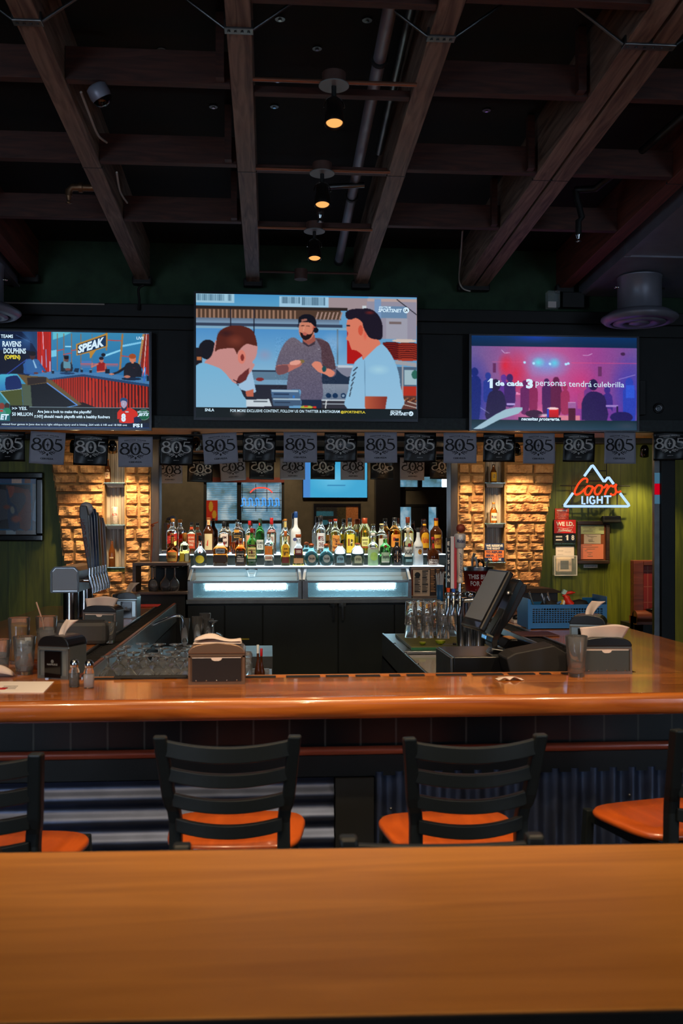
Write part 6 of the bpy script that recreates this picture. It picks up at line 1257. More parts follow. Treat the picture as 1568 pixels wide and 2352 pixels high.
# ------------------------------------------------------------------ right green wall: neon, signs, permits, thermostat
YG = YW - 0.12
def nf(zx, zy): return P(1020 + .3495 * zx, 1050 + .3495 * zy, YG)
M_nblue = emat('neon_blue_white', (0.40, 0.60, 1.0, 1), 1.35); M_nred = emat('neon_red_orange', (1.0, 0.055, 0.012, 1), 1.5)
c = nf(1000, 320); t = thing('neon_beer_sign', 'lit neon sign of a blue-white mountain around red script on the green wall', 'neon sign', c)
def ntube(pts, m, r=0.011, sm=0, name='neon_tube'):
    v = [tuple(nf(*p)) for p in pts]; v = smooth_pts(v, sm) if sm else v; MB().tube(v, r, 10).build(name, m, t)
ntube([(920, 124), (968, 58), (975, 55), (981, 62), (1048, 160), (1054, 160), (1074, 134), (1080, 133), (1112, 176)], M_nblue, name='peak_tube')
ntube([(845, 236), (790, 314), (790, 322), (797, 323), (1206, 323), (1213, 318), (1210, 310), (1155, 238)], M_nblue, name='base_tube')
R_ = 0.0085
for pts in ([(936, 168), (940, 150), (930, 140), (908, 146), (884, 172), (864, 206), (856, 232), (864, 246), (884, 242), (906, 226), (922, 208)],
            [(962, 192), (944, 190), (928, 208), (924, 234), (936, 248), (954, 242), (970, 216), (974, 196), (962, 192)], [(972, 200), (988, 204), (1000, 196)],
            [(1026, 186), (1008, 186), (992, 206), (988, 232), (1000, 246), (1018, 240), (1034, 214), (1036, 192), (1026, 186)], [(1036, 196), (1050, 200), (1062, 186), (1068, 182), (1074, 194), (1064, 220), (1054, 248)],
            [(1064, 222), (1080, 198), (1098, 186), (1106, 196)], [(1106, 196), (1122, 186), (1130, 180), (1124, 200), (1128, 226), (1120, 244), (1102, 248), (1092, 238)], [(1128, 226), (1144, 230), (1160, 224)]):
    ntube(pts, M_nred, R_, 4, 'script_tube')
R2 = 0.0075
for pts in ([(906, 256), (906, 306), (926, 306)], [(940, 258), (940, 306)], [(984, 266), (974, 258), (962, 262), (956, 282), (962, 302), (976, 306), (988, 298), (988, 284), (976, 284)], [(1006, 256), (1006, 306)], [(1006, 281), (1036, 281)], [(1036, 256), (1036, 306)], [(1050, 257), (1096, 257)], [(1073, 257), (1073, 306)]):
    ntube(pts, M_nblue, R2, 0, 'letter_tube')
q = MB()
for a_, b_ in (((770, 186), (1230, 188)), ((780, 318), (1230, 318)), ((1075, 40), (1075, 120)), ((975, 88), (1075, 88)), ((945, 155), (1120, 155)), ((1145, 200), (1145, 318)), ((845, 186), (845, 318))):
    p0 = nf(*a_) + Vector((0, .035, 0)); p1 = nf(*b_) + Vector((0, .035, 0)); q.tube([p0, p1], .005, 6)
for zx, zy in ((860, 318), (1150, 318), (975, 88), (1075, 120), (926, 318), (1076, 318)): p0 = nf(zx, zy); q.tube([p0 + Vector((0, .0, -.012)), p0 + Vector((0, .11, -.012))], .004, 6)
q.build('wire_rack', M_black, t)
MB().box(nf(1060, 0).x, nf(1180, 0).x, YW - .06, YW - .002, nf(0, 330).z - .13, nf(0, 330).z - .07).build('transformer', M_black, t, bevel=.01)
YP = YW - 0.012
def card(label, cat, name, px0, py0, px1, py1, col, lines, thick=.004, Y=YP, group=None, mtext=None):
    x0, x1, z0, z1 = pxrect(px0, py0, px1, py1, Y); t = thing(name, label, cat, ((x0 + x1) / 2, Y, z0), group=group)
    cd = MB().box(x0, x1, Y, Y + thick, z0, z1).build('card', col, t)
    q = MB(); fn = front(Y - .001); W_ = x1 - x0; h_ = z1 - z0
    for s_, a_, b_, ww, h2, bo in lines: q.text(s_, fn, x0 + W_ * a_, z0 + h_ * b_, W_ * ww, h_ * h2, 0, bo)
    if lines: q.build('lettering', mtext or M_inkw, cd)
    return t, (x0, x1, z0, z1)
M_redsign = mat('red_sign', rgb(186, 30, 22), 0.45)
card('orange-red WARNING notice above the red age check sign', 'notice', 'warning_notice', 1274, 1168, 1306, 1194, mat('orange_red_notice', rgb(190, 56, 30), 0.6), [('WARNING', .12, .74, .76, .16, .03), ('Drinking alcoholic', .14, .58, .7, .07, 0), ('beverages can', .2, .46, .6, .07, 0), ('increase risk', .22, .34, .56, .07, 0), ('during pregnancy', .14, .22, .7, .07, 0), ('birth defects', .24, .10, .5, .07, 0)], .003)
t, (x0, x1, z0, z1) = card('red age check sign reading WE I.D. with black number tiles', 'sign', 'age_sign', 1271, 1193, 1322, 1252, M_black, [], .012, YP - .012)
W_ = x1 - x0; h_ = z1 - z0; MB().box(x0 + .003, x1 - .003, YP - .018, YP - .012, z0 + h_ * .46, z1 - .004).build('red_panel', M_redsign, t)
fn = front(YP - .0195); q = MB(); q.text('WE I.D.', fn, x0 + W_ * .1, z0 + h_ * .74, W_ * .8, h_ * .17, 0, .04); q.text('Budweiser', fn, x0 + W_ * .2, z0 + h_ * .53, W_ * .6, h_ * .11, 0, .02, .3)
bt = [(.14, .50), (.5, .56), (.86, .50), (.78, .60), (.86, .70), (.5, .64), (.14, .70), (.22, .60)]; stroke(q, [(x0 + W_ * a_, z0 + h_ * b_) for a_, b_ in bt], .003, fn, 0, True); q.build('lettering', M_inkw, t)
q = MB()
for k, ch in enumerate('18'):
    a_ = x0 + W_ * (.46 + .27 * k); q.box(a_, a_ + W_ * .24, YP - .017, YP - .012, z0 + h_ * .14, z0 + h_ * .42, 1); q.text(ch, front(YP - .018), a_ + W_ * .06, z0 + h_ * .19, W_ * .13, h_ * .2, 0, .03)
q.box(x0 + W_ * .1, x0 + W_ * .38, YP - .015, YP - .012, z0 + h_ * .30, z0 + h_ * .36, 0); q.box(x0 + W_ * .1, x0 + W_ * .38, YP - .015, YP - .012, z0 + h_ * .18, z0 + h_ * .23, 0)
q.build('number_tiles', [M_inkw, M_blk_pl], t); q = MB(); q.text('DRINK RESPONSIBLY', fn, x0 + W_ * .06, z0 + h_ * .03, W_ * .88, h_ * .05, 0, 0); q.build('small_print', mat('teal_ink', rgb(60, 110, 120), .6), t)
card('white paper note pinned below the age check sign', 'note', 'paper_note', 1276, 1255, 1318, 1283, M_paper, [('thermostat', .1, .6, .3, .08, 0), ('keep at 72', .5, .5, .3, .07, 0), ('please', .1, .3, .3, .07, 0)], .002, mtext=mat('grey_ink', rgb(110, 106, 100), .6))
x0, x1, z0, z1 = pxrect(1272, 1276, 1324, 1322, YW - .06); t = thing('thermostat', 'cream thermostat inside a clear plastic guard on the green wall', 'thermostat', ((x0 + x1) / 2, YW - .05, z0))
MB().box(x0, x1, YW - .07, YW - .003, z0, z1).build('clear_guard', M_clear, t, bevel=.008)
q = MB(); 
for r in ((x0, x1, z1 - .006, z1), (x0, x1, z0, z0 + .006), (x0, x0 + .006, z0 + .006, z1 - .006), (x1 - .006, x1, z0 + .006, z1 - .006)): q.box(r[0], r[1], YW - .075, YW - .07, r[2], r[3])
q.build('guard_rim', M_white, t)
W_ = x1 - x0; h_ = z1 - z0; MB().box(x0 + W_ * .16, x1 - W_ * .16, YW - .035, YW - .003, z0 + h_ * .16, z1 - h_ * .12).build('case', mat('cream_plastic', rgb(206, 188, 164), .45), t, bevel=.01)
MB().box(x0 + W_ * .32, x1 - W_ * .32, YW - .037, YW - .034, z0 + h_ * .32, z1 - h_ * .26).build('display', mat('lcd_grey', rgb(70, 76, 66), .3), t)
x0, x1, z0, z1 = pxrect(1325, 1197, 1399, 1295, YP - .01); t = thing('permit_frame', 'dark wooden frame with three permits on the green wall', 'framed permits', ((x0 + x1) / 2, YP, z0)); w_ = .03
q = MB()
for r in ((x0, x1, z1 - w_, z1), (x0, x1, z0, z0 + w_), (x0, x0 + w_, z0 + w_, z1 - w_), (x1 - w_, x1, z0 + w_, z1 - w_)): q.box(r[0], r[1], YP - .022, YP + .01, r[2], r[3])
q.build('frame', wood('dark_frame_wood', rgb(38, 28, 24), rgb(60, 44, 36), .4), t, bevel=.004); MB().box(x0 + w_, x1 - w_, YP, YP + .005, z0 + w_, z1 - w_).build('backing', mat('brown_backing', rgb(120, 62, 34), .8), t)
W_ = x1 - x0; h_ = z1 - z0
for nm_, a_, b_, c_, d_, col in (('green_permit', .10, .70, .84, .91, (160, 170, 130)), ('grey_permit', .22, .47, .74, .69, (170, 160, 150)), ('pink_permit', .10, .11, .82, .46, (206, 120, 96))):
    e = MB().box(x0 + W_ * a_, x0 + W_ * c_, YP - .004, YP - .001, z0 + h_ * b_, z0 + h_ * d_).build(nm_, lab(*col), t)
    q = MB(); r2 = random.Random(nm_)
    for k in range(7):
        z = z0 + h_ * (d_ - .03 - k * (d_ - b_ - .05) / 7); ww = W_ * (c_ - a_); l_ = r2.uniform(.2, .7); q.box(x0 + W_ * a_ + ww * r2.uniform(.06, .9 - l_), x0 + W_ * a_ + ww * (.08 + l_), YP - .0052, YP - .004, z, z + .0035)
    q.build('printed_lines', mat('grey_ink', rgb(90, 70, 60), .6), e)
card('thin white plaque below the permit frame', 'plaque', 'small_plaque', 1340, 1297, 1372, 1304, M_white, [('PERMITS', .1, .25, .8, .5, 0)], .004, mtext=MATS['grey_ink'])
# framed poster on the left wall
YL = YW - 0.03; x0, x1, z0, z1 = pxrect(-60, 1084, 99, 1243, YL); t = thing('framed_poster', 'black framed poster of a person holding a bottle, at the left edge', 'poster', ((x0 + x1) / 2, YL, z0)); w_ = .055
q = MB()
for r in ((x0, x1, z1 - w_, z1), (x0, x1, z0, z0 + w_), (x0, x0 + w_, z0 + w_, z1 - w_), (x1 - w_, x1, z0 + w_, z1 - w_)): q.box(r[0], r[1], YL - .025, YL + .025, r[2], r[3])
q.build('frame', M_blk_gl, t, bevel=.01)
p = Paint(-230, 186, 365, 746, 150, 140, (96, 110, 122)); p.rect(-230, 186, 365, 236, (60, 90, 130)).rect(100, 190, 210, 230, (190, 170, 160)).rect(240, 190, 305, 230, (120, 80, 60)).rect(-230, 700, 365, 746, (110, 104, 100)).rect(40, 706, 145, 742, (150, 170, 180)).poly([(365, 370), (365, 620), (320, 600), (345, 430)], (120, 150, 176))
p.rect(-230, 232, 322, 702, (26, 90, 130)).rect(-220, 244, 304, 688, (22, 20, 24)).poly([(40, 250), (130, 262), (250, 290), (304, 330), (304, 688), (200, 688), (130, 640), (60, 560)], (96, 56, 44), sm=2).poly([(-220, 260), (40, 300), (120, 330), (230, 330), (250, 420), (150, 560), (0, 600), (-220, 640)], (62, 66, 76), sm=2).poly([(60, 270), (130, 262), (120, 340), (80, 380)], (130, 70, 56), sm=2)
p.poly([(40, 280), (60, 300), (90, 420), (150, 470), (190, 688), (70, 688), (60, 470)], (30, 52, 80), sm=2).ell(110, 500, 26, 46, (110, 116, 110), 0.3, -.2).ell(50, 470, 50, 30, (110, 60, 50), .5).ell(150, 590, 70, 50, (130, 66, 50), .5).mottle(5).blur(1)
p.mesh('print', lambda u, v: (x0 + w_ + (x1 - x0 - 2 * w_) * u, YL - .004, z1 - w_ - (z1 - z0 - 2 * w_) * v), vcol_mat('poster_gloss', False, rough=.12), t)
# ================================================================== THE BAR (U shaped)
ZB = 1.07
YF0 = 3.16; YF1 = 3.70          # front run, near and far edge
XLo, XLi = -1.66, -0.845         # left wing: outer edge, edge of the steel trough
XRi, XRo = 1.452, 2.07           # right wing
M_wingl = wood('varnished_wing_wood', rgb(156, 86, 36), rgb(200, 122, 56), 0.25, coat=0.7, scale=(14, 1.2, 14), plank=0.09, paxis=0, dark=0.75, bump=0.03, band=0.7)
M_grout = tile_mat('black_bar_tile', rgb(13, 16, 18), rgb(70, 68, 62), 0.128, 0.3, row=0.34)
t = thing('bar_counter', 'long U-shaped varnished wooden bar counter in front of the bartender well', 'bar counter', (0.2, 3.4, 0))
MB().box(XLo - 1.2, XRo + 0.0, YF0 + 0.035, YF1, ZB - 0.035, ZB).build('front_top', M_baroak, t)
# rounded drinking rail
q = MB(); pr = [(0.035, 0.0), (0.02, 0.006), (0.006, 0.004), (-0.004, -0.008), (-0.006, -0.03), (0.0, -0.052), (0.014, -0.062), (0.16, -0.062), (0.16, -0.035), (0.036, -0.035)]
pr = [(0.035, 0.0)] + smooth_pts([(0.028, 0.009), (0.012, 0.008), (0.0, -0.004), (-0.004, -0.028), (0.002, -0.052), (0.016, -0.064)], 3) + [(0.16, -0.064), (0.16, -0.036), (0.036, -0.036)]
n = len(pr); v = [(x, YF0 + a_, ZB + b_) for x in (XLo - 1.2, XRo) for a_, b_ in pr]
q.add(v, [(i, (i + 1) % n, n + (i + 1) % n, n + i) for i in range(n)], 0, True); q.add(v[:n], [tuple(range(n))[::-1]]); q.add(v[n:], [tuple(range(n))])
q.build('drinking_rail', M_barnose, t)
MB().box(XLo, XLi, YF1, 7.30, ZB - 0.035, ZB).build('left_wing_top', M_wingl, t)
MB().box(XRi, XRo, YF1, 7.60, ZB - 0.035, ZB).build('right_wing_top', M_wingl, t)
q = MB(); q.box(-0.70, 1.30, YF1, YF1 + 0.02, ZB - 0.02, ZB + 0.004); q.build('inner_edge_strip', M_wood_or, t)
r5 = random.Random(5); q = MB(); x = -0.66
while x < 1.3:
    l_ = r5.uniform(.04, .14); q.box(x, x + l_, YF1 - .035, YF1 - .002, ZB, ZB + .004); x += l_ + r5.uniform(.02, .05)
q.build('edge_mat', M_rubber, t)
MB().box(XLo - 1.2, XRo - 0.02, YF0 + 0.27, YF0 + 0.30, 0.0, ZB - 0.036).build('front_panel', M_grout, t)
MB().box(XLi + 0.0, XLi + .135, YF1 + .3, 7.40, 0.0, ZB - 0.14).build('left_wing_panel', M_black, t)
MB().box(1.30, 1.34, YF1 + .8, 7.40, 0.0, ZB - 0.05).build('right_wing_panel', M_black, t)
MB().box(XRo - 0.25, XRo - 0.22, YF0 + .3, 7.60, 0.0, ZB - 0.036).build('right_wing_side', M_black, t)
MB().box(XLo + 0.22, XLo + 0.25, YF0 + .3, 7.30, 0.0, ZB - 0.036).build('left_wing_side', M_black, t)
# steel drip troughs with mats
def trough(x0, x1, y0, y1, lb, apron):
    t2 = thing('drip_trough', lb, 'drip trough', ((x0 + x1) / 2, (y0 + y1) / 2, ZB), group='steel drip troughs along the bar wings')
    q = MB(); q.box(x0, x0 + 0.012, y0, y1, ZB - 0.03, ZB + 0.004); q.box(x1 - 0.012, x1, y0, y1, ZB - 0.03, ZB + 0.004); q.box(x0 + .012, x1 - .012, y0, y1, ZB - 0.03, ZB - 0.026); q.build('trough_tray', M_steel, t2)
    if apron:
        MB().box(x1, x1 + 0.004, y0 + .0, y1, ZB - 0.13, ZB + 0.006).build('steel_apron', mat('bright_apron', rgb(186, 196, 200), 0.3, 1.0, noise=.12, nscale=9), t2)
        MB().box(x1 - 0.016, x1 - 0.001, y0, y1, ZB - 0.0, ZB + 0.012).build('wood_lip', M_wood_red, t2)
    q = MB(); y = y0 + 0.02; rr_ = random.Random(3)
    while y < y1 - 0.06:
        q.box(x0 + 0.02, x1 - 0.02, y, y + 0.008, ZB - 0.026, ZB - 0.004); y += 0.055
    q.box(x0 + 0.02, x0 + 0.028, y0 + .02, y1 - .03, ZB - 0.026, ZB - 0.006); q.box(x1 - 0.028, x1 - 0.02, y0 + .02, y1 - .03, ZB - 0.026, ZB - 0.006)
    q.build('rubber_mat', M_rubber, t2)
    q = MB(); y = y0 + 0.06
    while y < y1 - 0.1:
        q.box(x0 + 0.034, x1 - 0.034, y, y + 0.038, ZB - 0.0255, ZB - 0.019); y += 0.11
    q.build('mat_pads', mat('pale_mat_pads', rgb(150, 138, 122), 0.6), t2)
trough(XLi, -0.71, YF1 - 0.0, 7.40, 'long steel drip trough with a bright apron along the left bar wing', True)
trough(1.325, XRi, 4.0, 7.40, 'steel drip trough with rubber mat along the right bar wing', False)
# ledge rail, black band and corrugated metal below the counter
YPn = YF0 + 0.27
zl = P(784, 1727, YPn - .04).z
tag(MB().tube([(XLo - 1.2, YPn - 0.02, zl), (XRo - .03, YPn - 0.02, zl)], 0.016, 12).build('purse_rail', wood('red_rail_wood', rgb(140, 56, 36), rgb(180, 84, 54), .35, coat=.4, scale=(1.2, 16, 16))), 'red-brown wooden rail running below the bar counter', 'rail')
MB
t = thing('bar_front_band', 'plain black board below the red-brown rail on the bar front', 'board', (0, YPn, 0.74)); MB().box(XLo - 1.2, XRo - .03, YPn - 0.02, YPn - .001, 0.755, zl - 0.017).build('board', M_black, t)
def corr(mb, x0, x1, z0, z1, vertical, pitch, amp, Y):
    n = int((x1 - x0 if vertical else z1 - z0) / pitch * 12)
    f = lambda s_: Y - amp * math.sin(2 * PI * s_ / pitch)
    if vertical: mb.grid(lambda u, v: (x0 + (x1 - x0) * u, f((x1 - x0) * u), z0 + (z1 - z0) * v), n, 1)
    else: mb.grid(lambda u, v: (x0 + (x1 - x0) * u, f((z1 - z0) * v), z0 + (z1 - z0) * v), 1, n)
M_corr = mat('galvanized_corrugated', rgb(88, 98, 122), 0.5, 1.0, noise=.2, nscale=7, bump=.1)
xq0 = P(766, 0, YPn).x; xq1 = P(858, 0, YPn).x
q = MB(); corr(q, XLo - 1.2, xq0, 0.05, 0.752, False, 0.0775, 0.012, YPn - 0.016); o = q.build('corrugated_panel', M_corr); tag(o, 'corrugated metal sheet with horizontal ridges on the left half of the bar front', 'corrugated metal')
q = MB(); corr(q, xq1, XRo - 0.03, 0.05, 0.77, True, 0.0715, 0.012, YPn - 0.016); o = q.build('corrugated_panel', M_corr); tag(o, 'corrugated metal sheet with upright ridges on the right half of the bar front', 'corrugated metal')
tag(MB().box(xq0 + .004, xq1 - .004, YPn - 0.04, YPn - .004, 0.02, 0.752).build('divider_board', M_black), 'flat black upright board between the two corrugated sheets', 'board')
for px, py in ((1445, 1826), (897, 1857)):
    c = P(px, py, YPn - .03); tag(MB().lathe([(0, -.006), (.005, -.005), (.006, 0)], c, 10, R=Matrix.Rotation(-PI / 2, 3, 'X')).build('rivet', M_steeld), 'tiny screw head on the upright corrugated sheet, %s' % ('right part' if px > 1000 else 'left end'), 'screw')

# ================================================================== SEATS
def make_chair(label, group):
    t = thing('bar_chair', label, 'bar chair', (0, 0, 0), group=group)
    # seat faces +Y, back at y = 0 leaning toward -Y
    TOPZ = 1.075
    for sg in (-1, 1):
        top = Vector((sg * 0.183, -0.075, TOPZ)); mid = Vector((sg * 0.150, 0.0, 0.74)); bot = Vector((sg * 0.19, -0.05, 0.0))
        q = MB()
        def sec(p, w_, d_): return [(p.x + i * w_ / 2, p.y + j * d_ / 2, p.z) for i, j in ((-1, -1), (1, -1), (1, 1), (-1, 1))]
        ps = smooth_pts([tuple(bot), tuple(mid), tuple(Vector((sg * .165, -0.03, .90))), tuple(top)], 4); rows = [sec(Vector(p), 0.036, 0.034) for p in ps]
        vv = [v for r in rows for v in r]; ff = [(i * 4 + k, i * 4 + (k + 1) % 4, (i + 1) * 4 + (k + 1) % 4, (i + 1) * 4 + k) for i in range(len(rows) - 1) for k in range(4)]
        q.add(vv, ff + [(3, 2, 1, 0), tuple(len(vv) - 4 + k for k in range(4))]); q.build('back_post', M_chair, t, bevel=0.006, local=True)
        q = MB(); q.beam((sg * 0.165, 0.40, 0.72), (sg * 0.19, 0.44, 0.0), 0.03, 0.03); q.build('front_leg', M_chair, t, bevel=0.004, local=True)
    for k, z in enumerate((1.040, 0.966, 0.892, 0.818)):
        f = (z - .74) / (TOPZ - .74); xh = 0.150 + 0.033 * f - 0.010; y0 = -0.075 * f; hh = 0.044 if k == 0 else 0.038
        q = MB(); n = 14; rows = []
        for i in range(n + 1):
            u = -1 + 2 * i / n; x = xh * u; y = y0 - 0.028 * (1 - u * u); zz = z - 0.014 * (1 - u * u)
            rows.append([(x, y - .010, zz - hh / 2), (x, y + .010, zz - hh / 2), (x, y + .010, zz + hh / 2), (x, y - .010, zz + hh / 2)])
        vv = [v for r in rows for v in r]; ff = [(i * 4 + a_, i * 4 + (a_ + 1) % 4, (i + 1) * 4 + (a_ + 1) % 4, (i + 1) * 4 + a_) for i in range(n) for a_ in range(4)]
        q.add(vv, ff + [(3, 2, 1, 0), tuple(len(vv) - 4 + a_ for a_ in range(4))]); q.build('back_slat', M_chair, t, local=True, bevel=.003)
    # seat: rounded trapezoid with a soft edge, wider at the front
    out = []
    for i in range(40):
        a_ = 2 * PI * i / 40; cx, sy = math.cos(a_), math.sin(a_); e = .5
        x = math.copysign(abs(cx) ** e, cx); y = math.copysign(abs(sy) ** e, sy)
        out.append((x * (0.188 + 0.027 * (y + 1) / 2), 0.205 + y * 0.175))
    q = MB(); n = 40
    rings = [(0.92, .715), (1.0, .722), (1.0, .732), (0.97, .740), (0.6, .737)]
    for s_, z in rings: q.v += [(x * s_, .205 + (y - .205) * s_, z) for x, y in out]
    for r in range(4):
        for i in range(n): q.f.append((r * n + i, r * n + (i + 1) % n, (r + 1) * n + (i + 1) % n, (r + 1) * n + i)); q.m.append(0); q.s.append(True)
    q.add([(x * .6, .205 + (y - .205) * .6, .737) for x, y in out], [tuple(range(n))], 0, True); q.add([(x * .92, .205 + (y - .205) * .92, .715) for x, y in out], [tuple(range(n))[::-1]])
    q.build('seat', M_seat, t, local=True)
    q = MB(); q.box(-.165, .165, .03, .055, .68, .713); q.box(-.165, .165, .39, .415, .68, .713); q.box(-.165, -.14, .055, .39, .68, .713); q.box(.14, .165, .055, .39, .68, .713); q.build('seat_frame', M_chair, t, local=True)
    q = MB(); q.beam((-.18, .42, .28), (.18, .42, .28), .022, .03); q.beam((-.176, -.02, .34), (-.182, .42, .32), .018, .02); q.beam((.176, -.02, .34), (.182, .42, .32), .018, .02); q.beam((-.176, -.02, .36), (.176, -.02, .36), .018, .02); q.build('foot_rail', M_chair, t, local=True)
    return t
gch = 'ladder-back chairs at the bar counter'
def topat(px, D): # place by the centre of the back's top at camera depth D
    u = (px - CX) / F; return Vector((u * D * CA + D * SA, -u * D * SA + D * CA, 0))
ch = make_chair('dark ladder-back bar chair with orange wooden seat, left one of the two fully seen', gch)
def put(o, px, D, rz, s_=1.0):
    p = topat(px, D); off = Matrix.Rotation(rz, 3, 'Z') @ Vector((0, 0.075 * s_, 0)); o.location = p + off; o.rotation_euler.z = rz; o.scale = (s_, s_, s_)
put(ch, 522, 2.60, math.radians(-3))
put(dup(ch, label='dark ladder-back bar chair with orange wooden seat, right one of the two fully seen'), 1092, 2.60, math.radians(3))
put(dup(ch, label='dark ladder-back bar chair cut off by the left edge, orange seat'), -83, 2.40, math.radians(-6))
put(dup(ch, label='dark ladder-back bar chair cut off by the right edge, turned, orange seat'), 1680, 2.74, math.radians(14))
g2 = 'ladder-back chairs at the near table'
put(dup(ch, label='dark ladder-back chair behind the near table, only its top rail showing at left', group=g2), 200, 1.80, PI + math.radians(0), 0.966)
put(dup(ch, label='dark ladder-back chair behind the near table, only its top rail showing at center right', group=g2), 1014, 1.83, PI - math.radians(2), 0.977)

# near table
ZT = 1.05
a = G(-30, 1958.5, ZT); b_ = G(1600, 1936.5, ZT); dirx = (b_ - a).normalized(); diry = Vector((-dirx.y, dirx.x, 0))
t = thing('near_table', 'wide light brown wooden table top filling the bottom of the picture', 'table', (0.1, 1.4, 0))
c0 = a - dirx * .35; c1 = b_ + dirx * .35; dpt = 0.605
q = MB(); v = [c0, c1, c1 - diry * dpt, c0 - diry * dpt]; v = [Vector(p) for p in v]
q.add([(p.x, p.y, ZT) for p in v] + [(p.x, p.y, ZT - .03) for p in v], [(0, 3, 2, 1), (4, 5, 6, 7), (0, 1, 5, 4), (1, 2, 6, 5), (2, 3, 7, 6), (3, 0, 4, 7)]); q.build('tabletop', M_tablew, t, bevel=0.003)
q = MB(); e = 0.004; v2 = [c0 + diry * e - dirx * e, c1 + diry * e + dirx * e, c1 - diry * (dpt + e) + dirx * e, c0 - diry * (dpt + e) - dirx * e]
def strip(p0, p1, nrm):
    p0 = Vector(p0); p1 = Vector(p1); q.add([(p0.x, p0.y, ZT - .002), (p1.x, p1.y, ZT - .002), (p1.x + nrm.x * .006, p1.y + nrm.y * .006, ZT - .002), (p0.x + nrm.x * .006, p0.y + nrm.y * .006, ZT - .002), (p0.x, p0.y, ZT - .036), (p1.x, p1.y, ZT - .036), (p1.x + nrm.x * .006, p1.y + nrm.y * .006, ZT - .036), (p0.x + nrm.x * .006, p0.y + nrm.y * .006, ZT - .036)], [(0, 1, 2, 3), (7, 6, 5, 4), (0, 4, 5, 1), (1, 5, 6, 2), (2, 6, 7, 3), (3, 7, 4, 0)])
strip(v[0], v[1], diry); strip(v[3], v[2], -diry); q.build('edge_band', M_black, t)
for fx in (0.2, 0.8):
    p = c0 + (c1 - c0) * fx - diry * dpt / 2
    MB().cyl((p.x, p.y, 0.02), (p.x, p.y, ZT - .03), 0.04, seg=20).build('pedestal', M_black, t); MB().box(p.x - .28, p.x + .28, p.y - .25, p.y + .25, 0, .02).build('foot_plate', M_black, t, bevel=.006)

